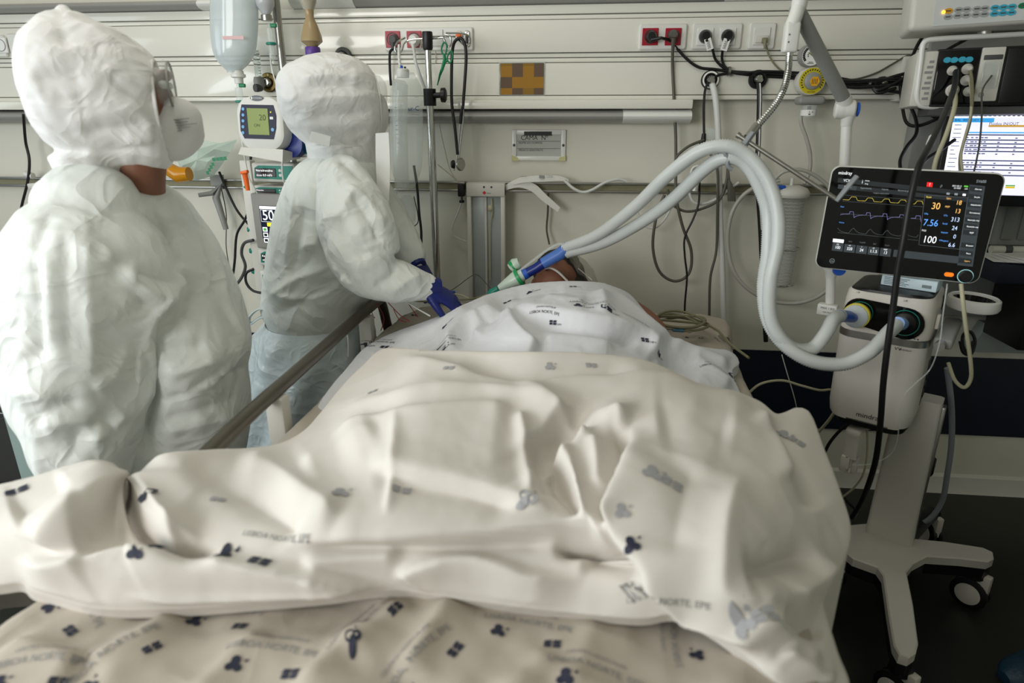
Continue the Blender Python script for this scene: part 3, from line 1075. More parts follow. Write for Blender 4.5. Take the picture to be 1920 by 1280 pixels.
def traced_cloth(name, mtl, ctrl, edge, front_rng, top_test, folds, xr, yr, st, amp, wr, skirts):
    K = 1 / 400.0
    C4 = []
    for px, py, z in ctrl:
        d = ray(px, py)
        C4.append((px * K, py * K, (z - CAMH) / d[2]))
    dep = TPS(C4, 2e-4)
    xs_ = np.arange(xr[0], xr[1], st)
    ys_ = np.arange(yr[0], yr[1], st)
    X, Y = np.meshgrid(xs_, ys_)
    q = np.stack([X.ravel(), Y.ravel()], 1)
    poly = [tuple(v) for v in spline([V(*e) for e in edge], 5, closed=True)]
    d, _, par, near = seg_dist(q, poly, True)
    g = np.where(inside(q, poly), -d, d)
    near_in = g < 2 * st
    D = np.zeros(len(q))
    for A_, w1, w2, pl in folds:
        ln = [tuple(v) for v in spline([V(*p) for p in pl], 6)]
        dd, ss, pp, _ = seg_dist(q, ln, False)
        w_ = np.where(ss > 0, w1, w2) * 1.25
        tt = pp / max(1, len(ln) - 1)
        e = np.clip(np.minimum(tt, 1 - tt) * 6, 0, 1)
        e = e * e * (3 - 2 * e)
        D += amp * A_ * np.exp(-(dd / w_) ** 1.3) * e
    R3 = _fw[None] + _rt[None] * ((q[:, :1] - 960) / F) - _up[None] * ((q[:, 1:] - 640) / F)
    B = CAM + R3 * dep(q * K)[:, None]
    ny, nx = X.shape
    G3 = B.reshape(ny, nx, 3)
    N = np.cross(np.gradient(G3, axis=1), np.gradient(G3, axis=0)).reshape(-1, 3)
    N /= np.linalg.norm(N, axis=1)[:, None]
    N[(N * R3).sum(1) > 0] *= -1
    idx = np.where(near_in)[0]
    D[idx] += wr * nvec(B[idx][:, :2], 14, 3.0)
    # the rim settles flat so that the outline stays put
    D *= np.clip(-g / 14, 0.25, 1)
    P = B + N * D[:, None]
    vs_ = [tuple(v) for v in P]
    ecache = {}

    def cut(i, j):
        k = (min(i, j), max(i, j))
        if k not in ecache:
            t_ = g[i] / (g[i] - g[j])
            ecache[k] = len(vs_)
            vs_.append(tuple(P[i] * (1 - t_) + P[j] * t_))
            epx.append(q[i] * (1 - t_) + q[j] * t_)
        return ecache[k]
    epx = []
    I0 = np.arange((ny - 1) * nx).reshape(ny - 1, nx)[:, :-1].ravel()
    Q = np.stack([I0, I0 + 1, I0 + nx + 1, I0 + nx], 1)
    G4 = g[Q]
    full = (G4 <= 0).all(1)
    part = ~full & (G4 <= 0).any(1)
    fs_ = [tuple(int(i) for i in f) for f in Q[full]]
    for f in Q[part]:
        pl_ = []
        for k in range(4):
            i, j = int(f[k]), int(f[(k + 1) % 4])
            if g[i] <= 0:
                pl_.append(i)
            if (g[i] <= 0) != (g[j] <= 0):
                pl_.append(cut(i, j))
        if len(pl_) >= 3:
            fs_.append(tuple(pl_))
    # skirt: the cloth turns down at its edge
    nb = len(q)
    E = np.array(epx)
    de, _, pe, _ = seg_dist(E, poly, True)
    ci = pe / 5.0
    cnt = {}
    for f in fs_:
        m_ = len(f)
        for k in range(m_):
            a_, b_ = f[k], f[(k + 1) % m_]
            if a_ >= nb and b_ >= nb:
                key = (min(a_, b_), max(a_, b_))
                cnt[key] = cnt.get(key, 0) + 1
    rim = [k for k, v in cnt.items() if v == 1]
    rows = {}
    for i in range(len(E)):
        p = np.array(vs_[nb + i])
        c = ci[i]
        away = unit(V(p[0], p[1], 0))
        front = front_rng[0] - 0.5 < c < front_rng[1] - 0.5
        top = top_test(c)
        if front:
            prof = [(0.004, 0.004), (0.009, 0.013), (0.016, 0.026)]
        elif top:
            prof = skirts[0]
        else:
            prof = skirts[1]
        ids = [nb + i]
        for a_, dn in prof + [prof[-1]] * (5 - len(prof)):
            ids.append(len(vs_))
            vs_.append(tuple(p + away * a_ - V(0, 0, dn)))
        rows[nb + i] = ids
    for a_, b_ in rim:
        for k in range(5):
            fs_.append((rows[a_][k], rows[b_][k], rows[b_][k + 1], rows[a_][k + 1]))
    used = sorted({i for f in fs_ for i in f})
    rem = {o_: n_ for n_, o_ in enumerate(used)}
    mb = MB()
    mb.v = [vs_[i] for i in used]
    mb.f = [tuple(rem[i] for i in f) for f in fs_]
    ob = mb.build(name, mtl, None, True, 180, weld=True)
    bm = bmesh.new()
    bm.from_mesh(ob.data)
    bmesh.ops.smooth_vert(bm, verts=bm.verts, factor=0.4, use_axis_x=True, use_axis_y=True, use_axis_z=True)
    bm.to_mesh(ob.data)
    bm.free()
    ob.data.shade_smooth()
    return ob


# ---- printed top sheet over the patient's chest
sz_ = [(930, 549, .93), (1000, 533, .965), (1060, 529, .985), (1120, 531, .98), (1170, 548, .95), (1200, 577, .925), (1235, 615, .89), (1262, 637, .87), (1330, 655, .845), (1375, 662, .83), (1384, 684, .822),
       (905, 557, .92), (860, 578, .89), (800, 602, .86), (740, 624, .83), (690, 648, .815), (650, 690, .812), (605, 745, .81), (595, 768, .80),
       (1000, 600, .955), (920, 612, .93), (1100, 590, .965), (1160, 610, .945), (1100, 640, .945), (1230, 655, .895), (1300, 685, .855), (1370, 700, .83), (850, 640, .885), (760, 650, .845), (960, 640, .94),
       (1385, 735, .81), (1400, 775, .79), (1330, 770, .82), (1200, 720, .88), (1000, 705, .905), (800, 705, .87), (720, 705, .84), (660, 750, .81), (600, 792, .79)]
SEDGE = [(930, 547), (965, 537), (1000, 531), (1060, 527), (1120, 529), (1150, 537), (1180, 551), (1205, 580), (1235, 615), (1262, 637), (1300, 648), (1340, 654), (1362, 656), (1380, 666), (1386, 682), (1374, 692), (1376, 708), (1386, 732), (1400, 772),
         (1330, 770), (1200, 722), (1000, 706), (800, 704), (720, 706), (660, 750), (602, 792),
         (594, 766), (620, 725), (650, 690), (680, 655), (720, 630), (770, 612), (820, 594), (870, 572), (905, 556)]
SFOLD = [(.018, 4, 34, [(945, 579), (985, 591), (1030, 600), (1085, 611), (1130, 618), (1170, 626), (1205, 640), (1230, 664), (1246, 692)]),
         (-.012, 10, 4, [(985, 598), (1040, 608), (1100, 620), (1160, 632), (1200, 648)]),
         (.018, 4, 24, [(832, 664), (858, 636), (880, 613), (905, 600), (950, 583)]),
         (-.010, 9, 4, [(850, 655), (880, 625), (915, 605), (945, 596)]),
         (.016, 34, 8, [(954, 583), (964, 610), (984, 638), (1018, 660)]),
         (.010, 6, 8, [(903, 600), (897, 618), (892, 634)]),
         (.010, 14, 14, [(1122, 546), (1128, 580), (1124, 610)]),
         (.007, 7, 5, [(1145, 545), (1182, 582), (1222, 628), (1262, 646), (1330, 662)]),
         (.012, 8, 14, [(1245, 652), (1310, 670), (1370, 692)]),
         (-.018, 12, 10, [(1222, 655), (1262, 682), (1305, 722)]),
         (.012, 12, 8, [(1290, 676), (1330, 700), (1372, 728)]),
         (.007, 16, 12, [(735, 634), (820, 612), (890, 584)]),
         (-.006, 14, 14, [(700, 660), (770, 640), (850, 608)]),
         (.008, 14, 10, [(1010, 640), (1080, 634), (1160, 646)]),
         (.006, 10, 10, [(1020, 560), (1060, 575), (1100, 580)]),
         (-.006, 12, 12, [(960, 560), (1010, 555), (1060, 548)])]
sheet = traced_cloth('printed_bed_sheet', M_sheet, sz_, SEDGE, (-5, -4), lambda c: c < 13 or c > 28, SFOLD, (588, 1408), (518, 800), 3.5, 1.9, 0.0014,
                     ([(0.004, 0.002), (0.008, 0.010), (0.009, 0.025), (0.009, 0.04)], [(0.006, 0.003), (0.012, 0.015), (0.014, 0.05), (0.012, 0.10), (0.010, 0.16)]))
tag(sheet, 'crumpled white printed sheet drawn up over the patient in the bed', 'sheet')
bv = bvh_of(sheet)
for px, py, rt, s, pt in ((1010, 541, 0.1, 0.85, 'a'), (1055, 537, 0.1, 0.75, 'b'), (1110, 574, -0.12, 1.0, 'abt'), (845, 598, 0.5, 0.9, 'a'), (930, 567, 0.35, 0.8, 'b'), (705, 645, -0.25, 1.0, 'abt'), (1020, 595, -0.2, 0.8, 'bt'), (1190, 627, -0.3, 0.7, 'b'), (1235, 640, -0.3, 0.7, 'b'),
                          (1362, 675, -0.5, 1.6, 'b'), (1345, 690, 0.2, 0.7, 't'), (848, 640, 0.7, 0.6, 'at'), (1190, 600, -0.35, 0.7, 't')):
    logo_print(sheet, bv, px, py, rt, s, pt)

# ---- cream blanket heaped over the legs: a draped surface whose folds are traced one by one
bz_ = [(722, 656, .905), (800, 657, .94), (900, 658, .965), (1000, 659, .978), (1100, 662, .972), (1200, 676, .955), (1260, 694, .94), (1310, 724, .925), (1380, 740, .915), (1440, 768, .91), (1500, 772, .90), (1545, 850, .875), (1580, 960, .84), (1588, 1005, .825), (1565, 1065, .81), (1540, 1125, .80),
       (640, 728, .86), (600, 772, .845), (520, 832, .845), (400, 842, .885), (310, 852, .905), (275, 890, .88), (240, 905, .86), (200, 874, .90), (130, 882, .90), (60, 898, .89), (0, 912, .885),
       (760, 730, .93), (900, 740, .94), (1040, 760, .935), (1180, 745, .95), (1300, 760, .955), (1400, 790, .945),
       (700, 850, .92), (830, 850, .935), (960, 850, .93), (1060, 850, .92), (1150, 850, .935), (1260, 850, .955), (1380, 860, .95), (1480, 880, .92),
       (420, 930, .90), (560, 920, .91), (700, 950, .915), (850, 960, .91), (1000, 960, .905), (1100, 960, .905), (1250, 970, .94), (1400, 980, .93), (1520, 980, .88),
       (100, 960, .905), (180, 960, .90), (0, 1000, .88), (120, 1040, .875), (300, 1040, .875), (450, 1045, .872), (620, 1040, .875), (800, 1045, .875), (960, 1055, .87), (1120, 1075, .866), (1220, 1070, .885), (1340, 1080, .89), (1450, 1090, .87), (1530, 1080, .825),
       (60, 1108, .822), (190, 1141, .818), (330, 1141, .818), (480, 1130, .820), (600, 1118, .822), (760, 1108, .824), (900, 1128, .822), (1080, 1150, .820), (1200, 1160, .820), (1265, 1152, .828), (1350, 1180, .83), (1450, 1180, .835), (1530, 1200, .80), (1450, 1260, .81), (1400, 1235, .812), (1560, 1270, .77),
       (-100, 1000, .865), (-100, 930, .87), (-80, 1090, .83)]
EDGE = [(722, 652), (800, 656), (900, 657), (1000, 658), (1100, 660), (1190, 670), (1250, 690), (1310, 722), (1380, 736), (1425, 752), (1452, 774), (1472, 772), (1495, 764), (1520, 776), (1545, 840), (1575, 920), (1594, 985), (1590, 1030), (1572, 1075), (1546, 1122), (1542, 1136), (1555, 1180), (1570, 1230), (1588, 1300)]
NBACK = len(EDGE)
EDGE += [(1490, 1296), (1400, 1232), (1330, 1180), (1265, 1152), (1200, 1160), (1080, 1150), (900, 1128), (760, 1108), (700, 1106), (600, 1118), (480, 1130), (330, 1141), (190, 1141), (110, 1120), (60, 1108), (40, 1092), (0, 1096), (-80, 1100)]
NFRONT = len(EDGE)
EDGE += [(-125, 1020), (-100, 930), (0, 908), (60, 893), (130, 873), (180, 864), (215, 870), (238, 896), (258, 894), (280, 868), (310, 850), (400, 842), (500, 838), (560, 815), (600, 775), (640, 725), (680, 685)]
# (height, width on the lower/left side, width on the upper/right side, line) in pixels of the frame
FOLD = [(.011, 22, 12, [(600, 795), (680, 762), (760, 748), (850, 745), (940, 752), (1010, 770), (1060, 800), (1085, 840), (1088, 870)]),
        (.012, 55, 9, [(620, 822), (700, 797), (800, 786), (900, 783), (970, 790)]),
        (.014, 70, 10, [(735, 668), (820, 690), (900, 712), (980, 740), (1040, 775), (1095, 822)]),
        (.013, 60, 14, [(960, 745), (1020, 727), (1100, 713), (1250, 716), (1350, 732), (1420, 760)]),
        (-.012, 14, 22, [(860, 690), (960, 700), (1080, 695), (1200, 700)]),
        (-.034, 45, 45, [(1040, 800), (1062, 835), (1072, 850)]),
        (.013, 8, 12, [(968, 785), (977, 830), (984, 890), (990, 955)]),
        (-.010, 20, 20, [(1005, 830), (1015, 890), (1030, 950)]),
        (.024, 6, 34, [(1030, 842), (1058, 890), (1088, 950), (1125, 1005), (1150, 1032)]),
        (-.020, 14, 10, [(1034, 872), (1060, 930), (1092, 990)]),
        (.022, 18, 18, [(1096, 850), (1100, 818), (1124, 797), (1160, 792), (1182, 804)]),
        (.016, 20, 16, [(1118, 830), (1128, 880), (1136, 940)]),
        (-.026, 10, 9, [(1146, 808), (1170, 845), (1166, 900), (1152, 950), (1142, 1000)]),
        (.034, 7, 75, [(1188, 800), (1180, 870), (1166, 950), (1168, 1010), (1200, 1060), (1262, 1112), (1335, 1165), (1405, 1212), (1470, 1262)]),
        (-.034, 8, 8, [(1035, 1031), (1110, 1031), (1170, 1042), (1218, 1080)]),
        (-.022, 14, 10, [(1090, 1045), (1150, 1062), (1205, 1085)]),
        (.022, 5, 55, [(535, 1016), (700, 1014), (860, 1014), (960, 1008), (1090, 1000), (1120, 992)]),
        (-.010, 12, 5, [(560, 1026), (700, 1023), (860, 1024), (960, 1018), (1040, 1016)]),
        (.016, 40, 5, [(738, 1090), (768, 1060), (830, 1044), (890, 1044), (950, 1060), (1000, 1078), (1100, 1088)]),
        (.012, 20, 8, [(560, 1052), (660, 1040), (760, 1034)]),
        (.024, 48, 5, [(20, 1050), (110, 1046), (220, 1044), (330, 1042), (420, 1050), (530, 1060), (640, 1080), (770, 1106)]),
        (.007, 5, 7, [(230, 1114), (400, 1122), (560, 1112), (700, 1098)]),
        (-.034, 8, 9, [(230, 868), (240, 930), (262, 985), (300, 1022), (345, 1040), (430, 1046)]),
        (.024, 6, 55, [(240, 872), (250, 930), (272, 985), (310, 1018), (350, 1034)]),
        (.024, 38, 45, [(228, 888), (190, 920), (145, 962), (112, 1000), (100, 1034)]),
        (-.016, 40, 40, [(150, 1015), (200, 1000), (240, 985)]),
        (-.010, 24, 24, [(20, 960), (70, 940), (130, 905)]),
        (.012, 14, 20, [(286, 880), (300, 930), (325, 985), (380, 1015)]),
        (-.013, 24, 22, [(335, 862), (440, 905), (520, 960), (565, 1002)]),
        (.012, 26, 26, [(440, 858), (520, 890), (580, 940), (640, 985)]),
        (.011, 9, 50, [(690, 876), (760, 895), (880, 922), (960, 950), (1040, 978)]),
        (-.008, 18, 10, [(700, 890), (780, 910), (890, 938), (970, 968)]),
        (.006, 5, 10, [(752, 785), (744, 850), (736, 905), (729, 985)]),
        (.010, 20, 22, [(560, 885), (640, 845), (720, 815)]),
        (.011, 18, 32, [(1395, 880), (1358, 960), (1342, 1040), (1350, 1088), (1400, 1112), (1455, 1100)]),
        (-.018, 20, 20, [(1378, 1078), (1450, 1066), (1530, 1044)]),
        (-.010, 40, 40, [(1300, 870), (1275, 960), (1262, 1040)]),
        (.012, 26, 20, [(1470, 1115), (1520, 1085), (1560, 1050)]),
        (-.014, 12, 14, [(1438, 778), (1482, 832), (1512, 900), (1530, 960)]),
        (.010, 14, 10, [(1420, 765), (1460, 830), (1490, 900)]),
        (.010, 20, 20, [(1380, 1140), (1450, 1190), (1540, 1240)]),
        (-.012, 16, 16, [(1440, 1150), (1500, 1180), (1550, 1190)]),
        (.012, 14, 14, [(1450, 1225), (1500, 1250), (1560, 1285)]),
        (-.010, 30, 30, [(1230, 800), (1300, 790), (1380, 800)])]


blanket = traced_cloth('cream_blanket', M_blanket, bz_, EDGE, (NBACK, NFRONT), lambda c: c < 7 or c > NFRONT + 15, FOLD, (-135, 1606), (640, 1312), 5.0, 1.5, 0.0018,
                       ([(0.010, 0.004), (0.018, 0.02), (0.02, 0.06), (0.02, 0.09)], [(0.012, 0.004), (0.026, 0.02), (0.034, 0.07), (0.03, 0.16), (0.024, 0.26)]))
tag(blanket, 'heaped cream blanket with faint blue print over the patient\'s legs', 'blanket')
bv = bvh_of(blanket)
Mf1 = mat('faded_blue_grey_print', 'a3a3a6', 0.8)
for px, py, rt, s, k in ((690, 738, 0, .8, 'b'), (832, 690, -.2, .8, 'b'), (1040, 688, 0.1, .8, 'a'), (1098, 684, 0.1, .8, 'b'), (655, 925, .3, 1, 'a'), (735, 912, .1, 1, 'b'), (1005, 930, .4, 1, 'a'), (1240, 895, -.3, 1.1, 'ab'), (1330, 685, 0, .8, 'b'), (1495, 1030, .4, .9, 'a'), (1410, 1160, .4, 1.1, 'ab'),
                         (1180, 960, .1, .8, 'a'), (395, 935, .1, .8, 'b'), (1480, 820, -.7, 1, 'ab')):
    sh = []
    if 'a' in k:
        sh += blossom(-0.012, 0, 0.0125)
    if 'b' in k:
        sh += twin(0.012, 0, 0.013)
    decal(blanket, bv, px, py, rt, sh, Mf1, 'printed_logo', s, 0.002)
for px, py, rt, s, k in ((30, 922, .8, 1.0, 'b'), (272, 930, -.6, 1.0, 'a'), (420, 1040, 0, 1.0, 'a'), (485, 1052, -0.1, 1.0, 'b'), (255, 1034, -.1, .9, 'a'), (1185, 1022, .3, .8, 'a'), (1592, 1030, 1.2, .8, 'b')):
    decal(blanket, bv, px, py, rt, blossom(0, 0, 0.0125) if k == 'a' else twin(0, 0, 0.014), M_inkblue, 'printed_logo', s, 0.002)
for px, py, rt, s in ((845, 1085, -0.05, 1.3), (100, 1098, -.1, 1.0), (1250, 1128, -.1, .9), (520, 1010, -.1, .9)):
    decal(blanket, bv, px, py, rt, [txt_shape('LISBOA NORTE, EPE', 0.0125, 0, 0, 0)], M_inkgrey, 'printed_name', s, 0.002)

# ================================================================== people
def sec(px, py, Y, hw, ry, n=22, tiltx=0.0, tilty=0.0):
    """horizontal elliptical ring seen at a pixel: half width in pixels, half depth in metres"""
    c = onY(px, py, Y)
    rx = hw * mpp(c)
    return [V(c[0] + rx * math.cos(a), c[1] + ry * math.sin(a), c[2] + tiltx * rx * math.cos(a) + tilty * ry * math.sin(a)) for a in [2 * math.pi * k / n for k in range(n)]]


def ring_world(c, rx, ry, n=22):
    return [V(c[0] + rx * math.cos(a), c[1] + ry * math.sin(a), c[2]) for a in [2 * math.pi * k / n for k in range(n)]]


FACE = {}


def face_plane(px, py, Y, ang):
    """set the vertical plane of a head's profile: ang turns the gaze from +x towards the wall"""
    FACE['o'] = onY(px, py, Y)
    FACE['f'] = V(math.cos(R(ang)), math.sin(R(ang)), 0)
    FACE['l'] = V(-math.sin(R(ang)), math.cos(R(ang)), 0)


def onF(px, py, dl=0.0):
    d = ray(px, py)
    t_ = ((FACE['o'] - CAM) @ FACE['l']) / (d @ FACE['l'])
    return CAM + d * t_ + FACE['l'] * dl


def xsec(px, y0, y1, Y, ry, n=22, dy=0.0):
    """ring across the facing axis, between two pixel heights of the profile"""
    a, b = onF(px, y0), onF(px, y1)
    c = (a + b) / 2
    rz = (a[2] - b[2]) / 2
    return [c + FACE['l'] * (ry * math.cos(t)) + V(0, 0, rz * math.sin(t)) for t in [2 * math.pi * k / n for k in range(n)]]


def open_face(co, px, y0, y1, lat, depth):
    """push the front of a hood in to make its face opening"""
    cen = (onF(px, y0) + onF(px, y1)) / 2
    rz = onF(px, y0)[2] - cen[2]
    d = co - cen
    q = ((d @ FACE['l']) / lat) ** 2 + (d[:, 2] / (rz * 0.93)) ** 2
    fm = ((d @ FACE['f']) > -0.022) & (q < 1)
    co[fm] -= FACE['f'] * (depth * np.clip((1 - q[fm]) * 4, 0, 1))[:, None]
    return co


def smooth_rings(rings, k=3):
    R_ = np.array(rings)
    out = []
    m, n, _ = R_.shape
    cols_ = [spline([R_[i, j] for i in range(m)], k) for j in range(n)]
    return [[cols_[j][i] for j in range(n)] for i in range(len(cols_[0]))]


def limb(pts, n=16, seg=4):
    """tapering limb through (point, radius) with rounded ends"""
    P = [np.append(V(p), r) for p, r in pts]
    S = spline(P, seg)
    a, b = S[0], S[-1]
    da, db = unit(S[0][:3] - S[1][:3]), unit(S[-1][:3] - S[-2][:3])
    S = [np.append(a[:3] + da * a[3] * q, a[3] * math.sqrt(max(0.01, 1 - q * q))) for q in (0.95, 0.7, 0.4)] + S + [np.append(b[:3] + db * b[3] * q, b[3] * math.sqrt(max(0.01, 1 - q * q))) for q in (0.4, 0.7, 0.95)]
    return MB().tube([s_[:3] for s_ in S], [s_[3] for s_ in S], n)


def remesh(mbs, voxel, smooth=6, name='tmp'):
    """union of closed shapes as one continuous surface; returns vertices, faces"""
    mb = MB()
    for q in mbs:
        mb.raw(q.v, q.f)
    me = bpy.data.meshes.new(name)
    me.from_pydata(mb.v, [], mb.f)
    bm = bmesh.new()
    bm.from_mesh(me)
    bmesh.ops.recalc_face_normals(bm, faces=bm.faces)
    bm.to_mesh(me)
    bm.free()
    ob = bpy.data.objects.new(name, me)
    COL.objects.link(ob)
    r = ob.modifiers.new('r', 'REMESH')
    r.mode = 'VOXEL'
    r.voxel_size = voxel
    if smooth:
        s = ob.modifiers.new('s', 'SMOOTH')
        s.factor = 0.5
        s.iterations = smooth
    dg = bpy.context.evaluated_depsgraph_get()
    ev = ob.evaluated_get(dg).to_mesh()
    co = np.empty(len(ev.vertices) * 3)
    ev.vertices.foreach_get('co', co)
    no = np.empty(len(ev.vertices) * 3)
    ev.vertices.foreach_get('normal', no)
    fs_ = [tuple(p.vertices) for p in ev.polygons]
    ob.evaluated_get(dg).to_mesh_clear()
    bpy.data.objects.remove(ob)
    bpy.data.meshes.remove(me)
    return co.reshape(-1, 3), no.reshape(-1, 3), fs_


def crumple(co, no, fs_, amp, scale, seed, creases=(), stretch=(1, 1, 0.5), fine=0.4):
    """fold the fabric: creased noise plus creases traced on the visible side"""
    d = np.zeros(len(co))
    for i, p in enumerate(co):
        q = Vector((p[0] * stretch[0] * scale, p[1] * stretch[1] * scale, p[2] * stretch[2] * scale + seed))
        wv = noise.noise_vector(q * 0.6) * 0.7
        a = noise.noise(q + wv)
        b = noise.noise(q * 2.3 + wv * 1.7 + Vector((3.1, 0, 0)))
        d[i] = amp * ((1 - 3.0 * abs(a)) + fine * (1 - 3.0 * abs(b)))
    if creases:
        bv_ = BVHTree.FromPolygons([Vector(p) for p in co], fs_)
        for A_, w_, pl in creases:
            pts = []
            for px, py in [tuple(v) for v in spline([V(*p) for p in pl], 5)]:
                h, _, _, _ = bv_.ray_cast(Vector(CAM), Vector(ray(px, py)).normalized())
                if h is not None:
                    pts.append(np.array(h))
            if len(pts) < 2:
                continue
            P = np.array(pts)
            best = np.full(len(co), 1e9)
            tt = np.zeros(len(co))
            for i in range(len(P) - 1):
                a, b = P[i], P[i + 1]
                ab = b - a
                t = np.clip(((co - a) @ ab) / (ab @ ab + 1e-12), 0, 1)
                dd = np.linalg.norm(co - (a + t[:, None] * ab), axis=1)
                u_ = dd < best
                best[u_] = dd[u_]
                tt[u_] = (i + t[u_]) / (len(P) - 1)
            e = np.clip(np.minimum(tt, 1 - tt) * 6, 0.15, 1)
            d += 0.95 * A_ * np.exp(-(best / (w_ * 1.35)) ** 1.2) * e
    return co + no * d[:, None]


def skin_mesh(name, co, fs_, m, parent):
    mb = MB()
    mb.v = [tuple(p) for p in co]
    mb.f = fs_
    return mb.build(name, m, parent, True, 180)


def hand(name, m, parent, wrist, d, up, s=1.0, curl=0.5, thumb=1, label=None):
    """palm, four unequal curled fingers and a thumb leaving the side of the palm; d along the fingers, up = back of the hand"""
    d = unit(d)
    up = unit(V(up) - d * (V(up) @ d))
    sd = np.cross(d, up) * thumb      # thumb side
    w = V(wrist)
    P = lambda a, b, c: w + d * a * s + sd * b * s + up * c * s
    parts = []
    rings = []
    for a, hw_, hh in ((-0.02, 0.026, 0.020), (0.015, 0.031, 0.019), (0.05, 0.040, 0.017), (0.085, 0.041, 0.014), (0.098, 0.036, 0.011)):
        rings.append([P(a, hw_ * math.cos(t), hh * math.sin(t)) for t in [2 * math.pi * k / 14 for k in range(14)]])
    parts.append(MB().rings(rings))
    for k, (b, ln, r_) in enumerate(((0.030, 0.074, 0.0098), (0.010, 0.083, 0.0100), (-0.010, 0.077, 0.0096), (-0.029, 0.060, 0.0086))):
        p0 = (0.082, b, -0.001)
        ang = 0.15 + curl * 0.35
        pts = [((0.070, b * 0.95, -0.001), r_)]
        x, z_ = 0.094 if 0 < k < 3 else 0.088, -0.001
        pts.append(((x, b, z_), r_ * 1.03))
        for q, f_ in enumerate((0.46, 0.30, 0.24)):
            x += ln * f_ * math.cos(ang)
            z_ -= ln * f_ * math.sin(ang)
            pts.append(((x, b * (1 + 0.06 * q), z_), r_ * (0.95 - 0.07 * q)))
            ang += curl * (0.95 + 0.1 * k)
        parts.append(limb([(P(*p), r2 * s) for p, r2 in pts], 10, 3))
    tp = [((0.018, 0.020, -0.006), 0.0135), ((0.045, 0.044, -0.012), 0.0125), ((0.072, 0.058, -0.022), 0.0108), ((0.094, 0.060, -0.034), 0.0095)]
    parts.append(limb([(P(*p), r2 * s) for p, r2 in tp], 10, 3))
    co, no, fs_ = remesh(parts, 0.0035, 2)
    o = skin_mesh(name, co, fs_, m, parent)
    if label:
        o['label'] = label
    return o


def shoe(name, m, parent, x, y, ang, ln=0.29):
    ca, sa = math.cos(ang), math.sin(ang)
    rings = []
    for a, hw_, h in ((-0.08, 0.02, 0.04), (-0.07, 0.04, 0.09), (-0.02, 0.048, 0.11), (0.05, 0.050, 0.095), (0.12, 0.052, 0.07), (0.18, 0.045, 0.05), (0.21, 0.02, 0.03)):
        rings.append([V(x + a * ca - hw_ * math.cos(t) * sa, y + a * sa + hw_ * math.cos(t) * ca, max(0.003, h / 2 + h / 2 * math.sin(t))) for t in [2 * math.pi * k / 14 for k in range(14)]])
    return MB().rings(smooth_rings(rings, 2)).build(name, m, parent)


# ---------------------------------------------------------------- nurse at the left
Y1 = 1.30
n1 = thing('person', 'person at left in white hooded coverall and white respirator, standing in profile', 'person', (-0.95, Y1, 0))
c0 = onY(285, 850, Y1)
tors = [sec(236, 340, 1.25, 62, 0.09, tiltx=-0.4), sec(234, 360, 1.26, 94, 0.14, tiltx=-0.4), sec(228, 385, Y1, 124, 0.17, tiltx=-0.3), sec(248, 470, Y1, 150, 0.185), sec(268, 560, Y1, 168, 0.205), sec(284, 650, Y1, 178, 0.205), sec(286, 705, Y1, 170, 0.20), sec(287, 760, Y1, 174, 0.205), sec(287, 850, Y1, 168, 0.205)]
cx, cyy, cz = c0
tors += [ring_world((cx - 0.02, Y1, cz - 0.12), 0.17, 0.20), ring_world((cx - 0.03, Y1, 0.52), 0.14, 0.18)]
shapes = [MB().rings(smooth_rings(tors, 3))]
for s in (-1, 1):
    shapes.append(limb([((cx - 0.03, Y1 + s * 0.10, 0.58), 0.105), ((cx - 0.02, Y1 + s * 0.11, 0.36), 0.088), ((cx - 0.03, Y1 + s * 0.115, 0.14), 0.075), ((cx - 0.03, Y1 + s * 0.115, 0.06), 0.062)]))
arm = [(178, 392, 1.19, 92), (176, 430, 1.18, 128), (176, 475, 1.17, 146), (174, 522, 1.16, 150), (156, 575, 1.15, 138), (140, 650, 1.13, 128), (142, 735, 1.11, 120), (153, 800, 1.09, 104), (158, 850, 1.07, 88), (166, 900, 1.055, 66)]
ap = []
for px, py, Y, r_ in arm:
    q = onY(px, py, Y)
    ap.append((q, r_ * mpp(q) * 0.97))
sleeve = [limb(ap, 24)]
far = [(-1.14, 1.45, 1.18), (-1.16, 1.48, 1.05), (-1.12, 1.48, 0.92), (-1.04, 1.46, 0.78)]
shapes.append(limb([(far[0], 0.10), (far[1], 0.10), (far[2], 0.085), (far[3], 0.06)]))
co, no, fs_ = remesh(shapes, 0.0068, 9)
